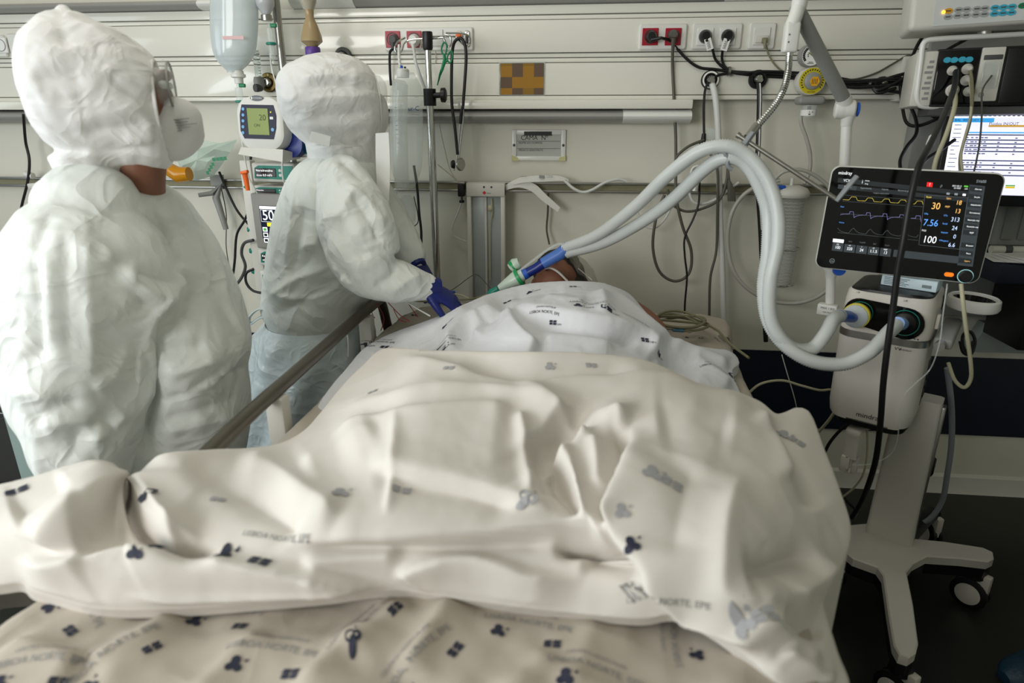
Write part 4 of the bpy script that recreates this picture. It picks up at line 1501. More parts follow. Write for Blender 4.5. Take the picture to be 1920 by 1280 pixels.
cr = [(-0.020, 0.014, [(285, 372), (305, 425), (322, 470), (335, 515)]), (0.026, 0.018, [(300, 400), (328, 455), (331, 520), (298, 570), (270, 640), (264, 720), (252, 800)]),
      (-0.045, 0.020, [(345, 500), (340, 545), (308, 595), (288, 660), (282, 740), (272, 800), (258, 870)]),
      (0.020, 0.014, [(230, 500), (280, 545), (318, 555)]), (-0.018, 0.012, [(200, 480), (240, 540), (290, 590)]), (0.014, 0.012, [(190, 450), (225, 520), (270, 580)]),
      (-0.016, 0.012, [(250, 510), (290, 520), (330, 530)]),
      (-0.014, 0.010, [(62, 480), (70, 540), (76, 620), (70, 690)]), (0.010, 0.012, [(90, 470), (95, 560), (98, 660)]), (-0.010, 0.010, [(90, 400), (80, 440), (62, 470)]),
      (0.014, 0.012, [(10, 742), (60, 735), (110, 750)]), (-0.012, 0.012, [(60, 800), (90, 770), (160, 745)]),
      (-0.016, 0.014, [(130, 860), (150, 810), (200, 790), (215, 830)]), (0.014, 0.014, [(75, 800), (130, 790), (180, 800)]), (0.014, 0.012, [(160, 830), (210, 805), (240, 770)]),
      (0.016, 0.012, [(392, 440), (415, 520), (420, 560), (445, 610), (462, 655)]), (-0.014, 0.010, [(372, 430), (400, 500), (408, 560), (430, 615), (452, 670)]),
      (-0.014, 0.012, [(300, 665), (340, 655), (390, 645)]), (0.012, 0.012, [(300, 700), (360, 690), (410, 670)]), (-0.012, 0.010, [(300, 760), (350, 735), (420, 690), (440, 670)]), (0.012, 0.012, [(330, 740), (390, 720), (440, 690)]),
      (-0.010, 0.012, [(300, 790), (370, 770), (450, 745)]), (0.008, 0.012, [(300, 815), (370, 795), (450, 780)]), (-0.016, 0.014, [(462, 690), (440, 700), (400, 720)]),
      (-0.012, 0.016, [(345, 600), (360, 560), (365, 520)]), (0.012, 0.016, [(160, 420), (165, 520), (170, 640), (165, 720)]), (-0.010, 0.012, [(120, 430), (125, 560), (130, 660)]), (0.010, 0.014, [(240, 640), (215, 700), (170, 730)])]
co = crumple(co, no, fs_, 0.0036, 6.0, 1.3, cr)
cv = skin_mesh('coverall', co, fs_, M_suit, n1)
co, no, fs_ = remesh(sleeve, 0.0068, 4)
co = crumple(co, no, fs_, 0.0055, 6.5, 5.3, cr)
skin_mesh('sleeve', co, fs_, M_suit, cv)
# hood, lofted along the way the head faces
YH = 1.24
face_plane(200, 200, YH, 27)
hr = [xsec(46, 130, 170, YH, 0.03), xsec(50, 92, 222, YH, 0.06), xsec(63, 64, 260, YH, 0.09), xsec(88, 40, 284, YH, 0.108), xsec(118, 24, 298, YH, 0.116), xsec(168, 28, 308, YH, 0.118), xsec(230, 48, 318, YH, 0.115), xsec(280, 80, 322, YH, 0.106), xsec(304, 104, 314, YH, 0.096), xsec(309, 112, 306, YH, 0.090)]
hr2 = smooth_rings(hr, 4)
lip = [xsec(304, 118, 300, YH, 0.086), xsec(285, 122, 298, YH, 0.084), xsec(240, 130, 290, YH, 0.08)]
shapes = [MB().rings(hr2)]
pk = onF(120, 26)
shapes.append(limb([(onF(132, 58), 0.045), (onF(124, 34), 0.018), (pk + V(0, 0, 0.008), 0.010)]))
shapes.append(MB().rings(smooth_rings([sec(186, 288, YH, 74, 0.10), sec(196, 318, 1.26, 66, 0.10), sec(205, 335, 1.26, 60, 0.10)], 3)))
co, no, fs_ = remesh(shapes, 0.0065, 5)
# hollow face opening: push the front of the hood in
co = open_face(co, 303, 112, 306, 0.088, 0.05)
hc = [(0.008, 0.012, [(90, 20), (120, 40), (175, 55), (230, 90)]), (-0.010, 0.012, [(110, 25), (118, 60), (125, 90)]), (0.007, 0.010, [(120, 35), (150, 25), (180, 40)]), (-0.007, 0.010, [(200, 60), (260, 85), (295, 125)]), (0.007, 0.010, [(190, 120), (240, 150), (295, 165)]),
      (-0.008, 0.010, [(195, 135), (245, 175), (296, 190)]), (-0.006, 0.012, [(60, 150), (110, 145), (160, 150)]), (0.007, 0.012, [(120, 230), (190, 215), (250, 205)]), (-0.008, 0.010, [(150, 250), (220, 240), (290, 225)]),
      (-0.008, 0.012, [(120, 288), (200, 285), (290, 275)]), (0.006, 0.010, [(230, 190), (270, 220), (296, 240)]), (0.007, 0.010, [(230, 260), (265, 262), (298, 250)]), (-0.005, 0.006, [(285, 130), (290, 200), (292, 300)])]
co = crumple(co, no, fs_, 0.0016, 13, 4.1, hc, (1.6, 1, 0.9))
hd = skin_mesh('hood', co, fs_, M_hood, n1)
MB().tube(spline([V(*p) for p in xsec(304, 113, 305, YH, 0.091, 14)], 3, closed=True), 0.0035, 6, closed=True).build('elastic_edge', M_hood, hd)
# head and neck, one body
hb = [MB().rings(smooth_rings([xsec(205, 130, 240, YH, 0.05), xsec(222, 110, 272, YH, 0.066), xsec(255, 104, 288, YH, 0.072), xsec(284, 112, 285, YH, 0.066), xsec(304, 124, 280, YH, 0.054), xsec(313, 142, 262, YH, 0.036)], 3))]
hb.append(limb([(onF(313, 172), 0.010), (onF(321, 196), 0.012), (onF(322, 208), 0.011)]))          # nose
hb.append(limb([(onF(311, 142, -0.03), 0.011), (onF(311, 140, 0.03), 0.011)]))      # brow
hb.append(limb([(onF(262, 270), 0.055), (onF(266, 345), 0.044), (onY(255, 420, Y1), 0.07), (onY(255, 700, Y1), 0.09)]))
co, no, fs_ = remesh(hb, 0.006, 3)
skin_mesh('body', co, fs_, M_skin, n1)
for s in (-1, 1):
    e = onF(311, 160, s * 0.031)
    MB().ell(e, 0.010, 0.013, 0.008, 12, 8).build('eye', M_paper, n1)
# goggles
gl = thing
gp = []
for px, y0, y1, ry in ((300, 118, 204, 0.074), (314, 112, 210, 0.072), (322, 116, 208, 0.066), (326, 128, 202, 0.056)):
    gp.append(xsec(px, y0, y1, YH, ry, 24))
gg = MB().rings(gp, cap=False).raw([p for p in gp[-1]], [tuple(range(24))]).build('goggles', M_film, n1)
MB().tube(gp[2], 0.0022, 6, closed=True).build('goggle_frame', M_grey, gg)
mr = [xsec(300, 208, 298, YH, 0.070), xsec(312, 194, 302, YH, 0.068), xsec(328, 182, 302, YH, 0.060), xsec(345, 182, 296, YH, 0.050), xsec(362, 190, 284, YH, 0.038), xsec(375, 202, 270, YH, 0.024), xsec(381, 216, 256, YH, 0.008)]
mk = MB().rings(smooth_rings(mr, 3)).build('respirator', M_mask, n1, True, 60)
fm_ = Fr(onF(346, 228, -0.052), FACE['f'] + V(0, 0, 0.1), (0, 0, 1))
mb = MB()
for k, (l0, l1) in enumerate(((-0.016, 0.014), (-0.017, 0.010), (-0.017, 0.026), (-0.018, 0.012), (-0.018, -0.004))):
    mb.box(fm_, l0, l1, 0.004 - k * 0.0052, 0.0055 - k * 0.0052, -0.002, 0.0025)
mb.build('respirator_print', M_inkgrey, mk, False)
fcol = onY(330, 340, Y1 - 0.05)
hand('glove', M_white, n1, onY(172, 912, 1.05), (0.55, 0.1, -0.5), (0.5, -0.5, 0.6), 0.95, 0.5, 1)
hand('glove', M_white, n1, V(-1.03, 1.46, 0.76), (0.4, 0, -1), (0.3, 1, 0), 0.95, 0.6, -1)
for s in (-1, 1):
    shoe('shoe_cover', M_shoe, n1, cx - 0.03, Y1 + s * 0.115, 0.0)

# ---------------------------------------------------------------- nurse at the head of the bed
Y2 = 1.93
n2 = thing('person', 'person in white coverall and dark blue gloves leaning over the head of the bed', 'person', (-0.78, Y2, 0))
tors = [sec(645, 285, Y2, 45, 0.08), sec(640, 305, Y2, 72, 0.15), sec(633, 340, Y2, 86, 0.19), sec(624, 400, Y2, 100, 0.20), sec(618, 460, Y2, 108, 0.195), sec(608, 520, Y2, 106, 0.19), sec(598, 572, Y2, 102, 0.19), sec(598, 598, Y2, 88, 0.18)]
q2 = onY(592, 640, Y2)
tors += [sec(590, 640, Y2, 92, 0.18), ring_world((q2[0], Y2, 0.62), 0.15, 0.18)]
shapes = [MB().rings(smooth_rings(tors, 3))]
for s in (-1, 1):
    shapes.append(limb([((q2[0], Y2 + s * 0.09, 0.66), 0.10), ((q2[0], Y2 + s * 0.10, 0.40), 0.085), ((q2[0], Y2 + s * 0.10, 0.14), 0.072), ((q2[0], Y2 + s * 0.10, 0.06), 0.06)]))
arm = [(645, 345, 1.80, 52), (662, 400, 1.77, 66), (676, 450, 1.74, 70), (692, 500, 1.72, 60), (722, 523, 1.73, 42), (760, 530, 1.76, 36), (795, 536, 1.79, 27)]
ap = []
for px, py, Y, r_ in arm:
    q = onY(px, py, Y)
    ap.append((q, r_ * mpp(q)))
sleeve = [limb(ap, 22)]
arm2 = [(690, 350, 2.05, 38), (722, 405, 2.06, 40), (748, 445, 2.03, 34), (772, 480, 1.99, 26)]
ap2 = []
for px, py, Y, r_ in arm2:
    q = onY(px, py, Y)
    ap2.append((q, r_ * mpp(q)))
shapes.append(limb(ap2, 16))
co, no, fs_ = remesh(shapes, 0.0068, 8)
cr = [(-0.020, 0.014, [(602, 440), (615, 475), (640, 510), (660, 530)]), (0.018, 0.014, [(600, 420), (640, 400), (668, 350)]), (0.014, 0.012, [(555, 365), (548, 430), (535, 500)]), (-0.012, 0.012, [(570, 380), (562, 440), (545, 520)]),
      (0.018, 0.014, [(560, 470), (590, 455), (620, 480), (640, 540)]), (-0.012, 0.012, [(540, 520), (570, 500), (590, 470)]), (0.014, 0.012, [(505, 560), (560, 520), (620, 500)]), (-0.016, 0.012, [(520, 590), (580, 555), (640, 530)]),
      (0.016, 0.012, [(510, 545), (555, 560), (610, 548), (650, 520)]), (-0.012, 0.010, [(655, 360), (690, 410), (715, 460)]), (0.012, 0.012, [(640, 340), (690, 380), (720, 430)]), (-0.014, 0.012, [(640, 380), (650, 440), (690, 490)]),
      (-0.012, 0.010, [(700, 540), (730, 520), (745, 500)]), (0.010, 0.010, [(735, 545), (765, 525), (790, 515)]), (0.012, 0.012, [(535, 340), (545, 300), (560, 290)]), (-0.014, 0.010, [(630, 290), (660, 320), (690, 345)])]
co = crumple(co, no, fs_, 0.0042, 7.0, 7.7, cr)
cv = skin_mesh('coverall', co, fs_, M_suit, n2)
co, no, fs_ = remesh(sleeve, 0.006, 4)
co = crumple(co, no, fs_, 0.0045, 8.0, 2.7, cr)
skin_mesh('sleeve', co, fs_, M_suit, cv)
YH2 = 1.90
face_plane(620, 200, YH2, 30)
hr = [xsec(520, 160, 190, YH2, 0.03), xsec(524, 142, 215, YH2, 0.06), xsec(540, 124, 245, YH2, 0.09), xsec(570, 108, 272, YH2, 0.115), xsec(610, 98, 290, YH2, 0.125), xsec(645, 99, 298, YH2, 0.125), xsec(675, 108, 298, YH2, 0.115), xsec(694, 124, 288, YH2, 0.098), xsec(702, 136, 274, YH2, 0.082)]
shapes = [MB().rings(smooth_rings(hr, 4)), MB().rings(smooth_rings([sec(640, 270, YH2, 62, 0.11), sec(648, 300, Y2, 66, 0.12), sec(655, 330, Y2, 62, 0.12)], 3))]
co, no, fs_ = remesh(shapes, 0.0065, 5)
co = open_face(co, 702, 136, 274, 0.078, 0.045)
hc = [(0.007, 0.012, [(560, 150), (620, 142), (690, 150)]), (-0.007, 0.012, [(565, 165), (630, 158), (695, 168)]), (0.007, 0.012, [(570, 182), (640, 185), (698, 178)]), (-0.008, 0.010, [(580, 215), (640, 215), (698, 205)]), (0.006, 0.010, [(560, 232), (620, 235), (695, 230)]),
      (-0.007, 0.010, [(575, 250), (630, 252), (690, 250)]), (0.008, 0.010, [(530, 180), (545, 185), (560, 178)]), (-0.008, 0.010, [(640, 280), (670, 270), (695, 255)]), (0.006, 0.01, [(600, 105), (650, 120), (690, 140)])]
co = crumple(co, no, fs_, 0.0018, 13, 9.1, hc, (0.7, 1, 2.0))
hd = skin_mesh('hood', co, fs_, M_hood, n2)
MB().tube(spline([V(*p) for p in xsec(702, 137, 273, YH2, 0.081, 14)], 3, closed=True), 0.0035, 6, closed=True).build('elastic_edge', M_hood, hd)
tf = Fr(onY(606, 262, YH2 - 0.125), (1, 0.1, -0.25), (0.25, 0, 1))
MB().rbox(tf, -0.035, 0.02, -0.014, 0.014, -0.004, 0.002, 0.0008, 1).build('tape_strip', M_paper, hd)
# zip flap standing off the chest
flp = []
for px, py, hw_ in ((716, 250, 13), (717, 290, 14), (718, 330, 13.5), (719, 370, 11), (721, 402, 8)):
    q = onY(px, py, Y2 - 0.10)
    h_ = hw_ * mpp(q)
    flp.append([q + V(-h_, 0.004, 0), q + V(h_, 0, 0.003), q + V(h_, 0.003, 0.003), q + V(-h_, 0.008, 0)])
MB().rings(smooth_rings(flp, 4)).build('zip_flap', M_paper, n2)
hb = [MB().rings(smooth_rings([xsec(630, 140, 240, YH2, 0.05), xsec(645, 132, 265, YH2, 0.066), xsec(670, 130, 270, YH2, 0.068), xsec(690, 138, 268, YH2, 0.062), xsec(704, 142, 262, YH2, 0.052), xsec(710, 160, 245, YH2, 0.035)], 3))]
hb.append(limb([(onF(710, 185), 0.011), (onF(716, 204), 0.013)]))
hb.append(limb([(onF(665, 255), 0.055), (onF(655, 300), 0.056), (onY(640, 340, Y2), 0.07), (onY(615, 560, Y2), 0.09)]))
co, no, fs_ = remesh(hb, 0.006, 3)
skin_mesh('body', co, fs_, M_skin, n2)
gp = [xsec(px, y0, y1, YH2, ry, 18) for px, y0, y1, ry in ((702, 140, 198, 0.07), (712, 142, 200, 0.066), (719, 150, 198, 0.05))]
MB().rings(gp, cap=False).raw([p for p in gp[-1]], [tuple(range(18))]).build('goggles', M_film, n2)
mr = [xsec(700, 186, 262, YH2, 0.066), xsec(709, 176, 260, YH2, 0.062), xsec(718, 178, 250, YH2, 0.048), xsec(724, 188, 238, YH2, 0.03), xsec(727, 202, 226, YH2, 0.010)]
mk = MB().rings(smooth_rings(mr, 3)).build('respirator', M_mask, n2, True, 60)
# thin plastic gown over the hips, tied at the back
gr_ = []
for py, L, Rr, ry, wv in ((596, 505, 690, 0.185, 0.0), (625, 478, 700, 0.20, 0.006), (680, 470, 700, 0.215, 0.012), (740, 468, 692, 0.225, 0.016), (800, 466, 690, 0.23, 0.018), (850, 464, 690, 0.235, 0.02)):
    c = onY((L + Rr) / 2, py, Y2)
    rx = (Rr - L) / 2 * mpp(c)
    gr_.append([V(c[0] + (rx + wv * math.sin(a * 9 + py * .02)) * math.cos(a), c[1] + (ry + wv * math.sin(a * 9 + py * .02)) * math.sin(a), c[2]) for a in [2 * math.pi * k / 72 for k in range(72)]])
MB().rings(smooth_rings(gr_, 4), cap=False).build('plastic_gown', M_apron, n2, True, 180)
kn = onY(497, 590, Y2 - 0.12)
mb = MB()
mb.tube(spline([kn + V(0.03, 0, 0.01), kn + V(-0.01, -0.01, 0.022), kn + V(-0.045, -0.01, -0.005), kn + V(-0.05, -0.005, -0.03), kn + V(-0.01, -0.01, -0.005), kn + V(0.03, 0, 0)], 5), 0.011, 8, sq=0.35)
mb.build('gown_tie', M_apron, n2)
hand('glove', M_glove, n2, ap[-1][0], (0.9, 0.3, -0.55), (0.3, -0.3, 1), 0.98, 0.55, 1, 'dark blue nitrile glove')
hand('glove', M_glove, n2, ap2[-1][0], (0.55, -0.15, -0.8), (0.8, -0.3, 0.5), 0.98, 0.45, -1, 'dark blue nitrile glove')
for a_, rr in ((ap, 0.040), (ap2, 0.036)):
    d = unit(a_[-1][0] - a_[-2][0])
    MB().tube([a_[-1][0] - d * 0.012, a_[-1][0] + d * 0.012, a_[-1][0] + d * 0.045], [rr, rr * 0.94, rr * 0.76], 14).build('glove_cuff', M_glove, n2)
for s in (-1, 1):
    shoe('shoe_cover', M_shoe, n2, q2[0], Y2 + s * 0.10, 0.0)

# ---------------------------------------------------------------- person mostly outside the right edge
s3 = onZ(1905, 1262, 0.06)
X3, Y3 = s3[0] + 0.10, s3[1]
n3 = thing('person', 'person in teal gown and blue shoe covers cut off by the right edge', 'person', (X3, Y3, 0))
tt_ = [ring_world((X3 + 0.12 + dx, Y3, z_), rx, 0.20) for z_, dx, rx in ((0.20, 0.02, 0.15), (0.42, 0.03, 0.165), (0.62, 0.10, 0.17), (0.9, 0.20, 0.16), (1.2, 0.28, 0.16), (1.38, 0.30, 0.13), (1.45, 0.30, 0.07))]
shapes = [MB().rings(smooth_rings(tt_, 3)), limb([((X3 + 0.42, Y3 - 0.2, 1.36), 0.07), ((X3 + 0.46, Y3 - 0.24, 1.1), 0.06), ((X3 + 0.44, Y3 - 0.2, 0.85), 0.05)]), limb([((X3 + 0.42, Y3 + 0.2, 1.36), 0.07), ((X3 + 0.46, Y3 + 0.24, 1.1), 0.06), ((X3 + 0.44, Y3 + 0.2, 0.85), 0.05)])]
co, no, fs_ = remesh(shapes, 0.012, 4)
co = crumple(co, no, fs_, 0.006, 8, 3.3, (), (1, 1, 0.3))
skin_mesh('gown', co, fs_, M_tealgown, n3)
hb = [MB().ell((X3 + 0.42, Y3, 1.60), 0.09, 0.075, 0.115), limb([((X3 + 0.42, Y3, 1.52), 0.055), ((X3 + 0.42, Y3, 1.35), 0.06), ((X3 + 0.30, Y3, 0.8), 0.09)])]
for s in (-1, 1):
    hb.append(limb([((X3 + 0.30, Y3 + s * 0.08, 0.85), 0.09), ((X3 + 0.14, Y3 + s * 0.10, 0.45), 0.06), ((X3 + 0.10, Y3 + s * 0.10, 0.06), 0.045)]))
co, no, fs_ = remesh(hb, 0.012, 3)
skin_mesh('body', co, fs_, M_skin, n3)
for s in (-1, 1):
    shoe('shoe_cover', M_shoe, n3, X3 + 0.10, Y3 + s * 0.10 - 0.02, math.pi + 0.25 * s)

# ---------------------------------------------------------------- patient
hc_ = onY(1045, 505, 2.0)
px_ = hc_[0]
pt = thing('person', 'patient lying in the bed with a breathing tube taped at the mouth', 'person', (px_, 1.5, 0.8))
hz = 0.925
hb = []
hb.append(MB().ell((px_, 2.02, hz), 0.074, 0.098, 0.088, rot=None))                 # skull, crown to the wall
hb.append(MB().ell((px_ - 0.012, 1.955, hz + 0.012), 0.058, 0.06, 0.058))            # jaw
hb.append(limb([((px_ - 0.016, 1.945, hz + 0.058), 0.012), ((px_ - 0.018, 1.965, hz + 0.082), 0.013), ((px_ - 0.014, 1.995, hz + 0.080), 0.009)]))   # nose
for s in (-1, 1):
    hb.append(MB().ell((px_ + s * 0.074, 2.01, hz - 0.005), 0.010, 0.028, 0.018))     # ears
    hb.append(MB().ell((px_ + s * 0.03 - 0.012, 1.985, hz + 0.062), 0.020, 0.014, 0.013))  # cheeks
hb.append(limb([((px_, 1.95, hz - 0.02), 0.058), ((px_, 1.86, hz - 0.04), 0.062)]))
tb = [ring_world((px_, y_, z_), rx, 0.02) for y_, z_, rx in ()]
rgs = []
for y_, z_, rx, rz_ in ((1.88, 0.885, 0.06, 0.04), (1.83, 0.885, 0.13, 0.05), (1.74, 0.88, 0.16, 0.06), (1.6, 0.875, 0.155, 0.058), (1.42, 0.86, 0.15, 0.045), (1.28, 0.855, 0.15, 0.04)):
    xo = px_ + (y_ - 2.0) * 0.10
    rgs.append([V(xo + rx * math.cos(a), y_, z_ + rz_ * math.sin(a)) for a in [2 * math.pi * k / 20 for k in range(20)]])
hb.append(MB().rings(smooth_rings(rgs, 3)))
aR = [(1160, 556, .925), (1195, 583, .905), (1232, 622, .875)]
aw = [onZ(*q) for q in aR]
hb.append(limb([(aw[0] + V(-0.012, 0.0, -0.03), 0.042), (aw[1] + V(0.004, 0.0, -0.014), 0.034), (aw[2] + V(0.004, 0, -0.008), 0.028), (aw[2] + V(-0.02, -0.2, -0.035), 0.024)]))
hb.append(limb([((px_ - 0.17, 1.80, 0.865), 0.04), ((px_ - 0.20, 1.62, 0.84), 0.034), ((px_ - 0.19, 1.42, 0.835), 0.026)]))
for s in (-1, 1):
    hb.append(limb([((px_ - 0.07 + s * 0.09, 1.27, 0.862), 0.058), ((px_ - 0.10 + s * 0.11, 1.02, 0.85), 0.045), ((px_ - 0.12 + s * 0.11, 0.84, 0.85), 0.036), ((px_ - 0.12 + s * 0.12, 0.80, 0.87), 0.03)]))
co, no, fs_ = remesh(hb, 0.006, 4)
skin_mesh('body', co, fs_, M_skin, pt)
co, no, fs_ = remesh([MB().ell((px_ + 0.004, 2.045, hz + 0.012), 0.082, 0.088, 0.088), MB().ell((px_ + 0.05, 2.02, hz - 0.02), 0.05, 0.075, 0.06)], 0.006, 3)
co = crumple(co, no, fs_, 0.004, 30, 2.0)
kp = co[:, 1] > 1.99
skin_mesh('hair', co, fs_, M_hair, pt)

# ================================================================== left side equipment
# ---- drip pole by the bed
YP = 2.27
def vert(px, py, Y):
    return onY(px, py, Y)


p0 = onY(803, 110, YP)
PX = p0[0]
t = thing('drip_pole', 'chrome drip pole with black collar and hooks beside the bed head', 'pole', (PX, YP, 0))
zc = onY(806, 182, YP)[2]
MB().cyl((PX, YP, zc - 0.02), (PX, YP, onY(800, 78, YP)[2]), 0.0105).build('inner_tube', M_chrome, t)
MB().cyl((PX, YP, 0.09), (PX, YP, zc), 0.0135).build('outer_tube', M_chrome, t)
zt = onY(800, 60, YP)[2]
MB().lathe((PX, YP, zt - 0.055), (0, 0, 1), [(0.0135, 0), (0.0165, 0.006), (0.0175, 0.05), (0.0165, 0.056), (0, 0.057)], 20).build('hub', M_black, t)
hk = [[(-0.01, 0, 0), (-0.05, -0.005, -0.003), (-0.075, -0.008, -0.012), (-0.085, -0.01, -0.035), (-0.1, -0.01, -0.045), (-0.108, -0.01, -0.03), (-0.1, -0.012, -0.012), (-0.07, -0.015, 0.003)],
      [(0.01, 0, 0), (0.04, -0.01, 0.0), (0.055, -0.012, 0.0), (0.065, -0.012, -0.018), (0.073, -0.012, -0.028), (0.08, -0.012, -0.016), (0.078, -0.012, 0.004), (0.06, -0.012, 0.01)],
      [(0.01, 0, 0.006), (0.06, 0.02, 0.008), (0.09, 0.02, 0.006), (0.11, 0.018, -0.012), (0.125, 0.016, -0.022), (0.14, 0.014, -0.012), (0.135, 0.012, 0.008), (0.11, 0.01, 0.016), (0.06, 0.01, 0.018)],
      [(-0.008, 0.01, 0.0), (-0.03, 0.05, 0.002), (-0.04, 0.07, -0.012), (-0.045, 0.085, -0.02), (-0.045, 0.095, -0.005)]]
for h in hk:
    MB().tube(spline([V(PX, YP, zt - 0.02) + V(*q) for q in h], 6), 0.0030, 8).build('hook', M_chrome, t)
cl = MB().cyl((PX, YP, zc - 0.028), (PX, YP, zc + 0.026), 0.0215).build('clamp', M_black, t)
MB().cyl((PX, YP - 0.005, zc + 0.004), (PX + 0.04, YP - 0.008, zc + 0.006), 0.009).build('clamp_stem', M_black, cl)
MB().lathe((PX + 0.038, YP - 0.008, zc + 0.006), (1, 0, 0), [(0.012, 0), (0.023, 0.004), (0.0235, 0.016), (0.018, 0.02), (0, 0.021)], 24).build('clamp_knob', M_black, cl)
for k in range(4):
    a = R(45 + 90 * k)
    MB().tube([(PX, YP, 0.10), (PX + 0.2 * math.cos(a), YP + 0.2 * math.sin(a), 0.06)], [0.014, 0.011], 10).build('foot', M_steel, t)

# ---- green clamp scissors
q = onY(838, 118, YP - 0.02)
t = thing('green_clamp', 'green plastic scissor clamp hanging from the drip pole hook', 'clamp', onY(823, 160, YP - 0.02))
G = lambda px, py: onY(px, py, YP - 0.015)
MB().tube(spline([G(832, 80), G(828, 90), G(829, 99), G(834, 103), G(837, 95), G(837, 84)], 5, True), 0.0026, 8, closed=True).build('finger_ring', M_green, t)
MB().tube(spline([G(845, 96), G(839, 106), G(840, 115), G(845, 117), G(848, 108), G(848, 98)], 5, True), 0.0026, 8, closed=True).build('finger_ring', M_green, t)
MB().tube([G(833, 102), G(834, 112), G(829, 130), G(825, 140)], [0.004, 0.006, 0.005, 0.004], 8).build('arm', M_green, t)
MB().tube([G(840, 113), G(834, 116), G(830, 128)], [0.004, 0.005, 0.004], 8).build('arm', M_green, t)
MB().tube([G(827, 130), G(825, 140), G(822, 152), G(820, 160)], [0.005, 0.009, 0.006, 0.004], 8, sq=0.4).build('jaw', M_green, t)

# ---- stethoscope
G = lambda px, py, dy=0: onY(px, py, YP + 0.01 + dy)
t = thing('stethoscope', 'black stethoscope draped over the drip pole hook', 'stethoscope', G(860, 322))
MB().tube(spline([G(858, 290), G(853, 240), G(847, 190), G(847, 120), G(850, 85), G(858, 73), (G(866, 73)), G(872, 85), G(874, 110), G(871, 160), G(868, 200)], 8), 0.0052, 10).build('tubing', M_rubber, t)
for pts in ([(868, 198), (864, 215), (862, 240), (859, 280), (857, 300)], [(868, 198), (869, 220), (866, 250), (862, 285), (861, 300)]):
    MB().tube(spline([G(*p) for p in pts], 5), 0.0026, 8).build('ear_tube', M_steel, t)
MB().tube(spline([G(868, 200), G(865, 212), G(863, 232)], 4), 0.0055, 8).build('spring_sleeve', M_black, t)
ch = G(863, 308)
MB().lathe(ch + V(0, -0.004, 0), unit((0.9, -0.5, 0)), [(0.018, -0.004), (0.022, 0.0), (0.022, 0.005), (0.019, 0.008), (0, 0.008)], 24).build('chest_piece', M_steel, t)
MB().lathe(G(852, 308), unit((-0.9, -0.4, 0)), [(0.014, 0), (0.015, 0.005), (0.010, 0.012), (0, 0.013)], 20).build('bell', M_black, t)
MB().ell(G(850, 317), 0.006, 0.006, 0.006, 12, 8).build('ear_tip', M_paper, t)


# ---- infusion bags and bottles
def bag(name, label, px, py0, py1, hwpx, Y, dep, m, prof=None, cat='bag', hang=True, root=None):
    a, b = onY(px, py0, Y), onY(px, py1, Y)
    t_ = thing(name, label, cat, b) if root is None else root
    pr = prof or [(0.0, 0.35), (0.04, 0.6), (0.12, 0.92), (0.3, 1.0), (0.7, 1.0), (0.9, 0.85), (0.97, 0.5), (1.0, 0.2)]
    hw = hwpx * mpp(a)
    rg = []
    for f_, w_ in pr:
        c = a + (b - a) * f_
        rg.append([V(c[0] + hw * w_ * math.cos(s_), c[1] + dep * min(1, w_ + 0.1) * math.sin(s_), c[2]) for s_ in [2 * math.pi * k / 28 for k in range(28)]])
    o = MB().rings(smooth_rings(rg, 3)).build('body', m, t_)
    return t_, a, b, hw


t, a, b, hw = bag('suction_bag', 'tall clear fluid bag with printed scale hanging from the drip pole', 762, 136, 352, 32, YP - 0.03, 0.035, M_film, [(0, 0.45), (0.05, 0.62), (0.14, 0.95), (0.3, 1.0), (0.75, 1.0), (0.9, 0.8), (1.0, 0.5)])
MB().lathe(a + V(-0.012, 0, -0.006), (0, 0, 1), [(0.020, -0.01), (0.021, 0.0), (0.021, 0.014), (0.017, 0.018), (0, 0.018)], 24).build('lid', M_white, t)
MB().cyl(a + V(-0.016, 0, 0.01), a + V(-0.016, 0, 0.022), 0.006, 0.0045).build('port', M_blue, t)
MB().cyl(a + V(-0.004, 0, 0.01), a + V(-0.004, 0, 0.018), 0.0035).build('port', M_inkblue, t)
MB().tube(spline([a + V(-0.02, 0, 0.015), a + V(-0.022, 0, 0.05), a + V(-0.02, 0.0, 0.085)], 5), 0.0045, 8).build('strap', M_white, t)
inner = spline([onY(752, 150, YP - 0.03), onY(750, 168, YP - 0.03), onY(750, 240, YP - 0.03), onY(752, 320, YP - 0.03), onY(754, 345, YP - 0.03), onY(755, 352, YP - 0.03)], 6)
nn = len(inner) - 1
MB().tube(inner, [0.026 * min(1.0, 0.5 + 1.6 * math.sin(math.pi * k / nn)) for k in range(nn + 1)], 16).build('liner', mat('milky_liner', 'd9dfd8', 0.12, alpha=0.34, spec=0.9), t)
fs1 = Fr(onY(744, 235, YP - 0.075), (1, 0, 0), (0, 0, 1))
mb = MB()
for k in range(9):
    mb.box(fs1, -0.004, 0.003, 0.055 - k * 0.014, 0.0565 - k * 0.014, 0, 0.0006)
mb.build('scale_print', M_inkgrey, t, False)
fs2 = Fr(onY(776, 200, YP - 0.068), (1, 0, 0), (0, 0, 1))
MB().text(fs2, 0.018, -0.006, 'ur-C', 0.020, 0.0, 'RIGHT').build('lettering', M_dblue, t, False)
MB().text(fs2, 0.018, 0.03, 'm s', 0.010, 0.0, 'RIGHT').build('lettering', M_inkgrey, t, False)
MB().text(fs2, 0.018, -0.024, 'low-line', 0.009, 0.0, 'RIGHT').build('lettering', M_inkgrey, t, False)
bc = onY(740, 392, YP - 0.03)
t = thing('blue_valve', 'blue valve connector hanging below the clear fluid bag', 'valve', bc + V(0, 0, -0.03))
MB().lathe(bc, (0, 0, -1), [(0.006, -0.03), (0.006, -0.012), (0.013, -0.010), (0.013, -0.004), (0.009, 0), (0.010, 0.03), (0.005, 0.034)], 16).build('body', M_blue, t)
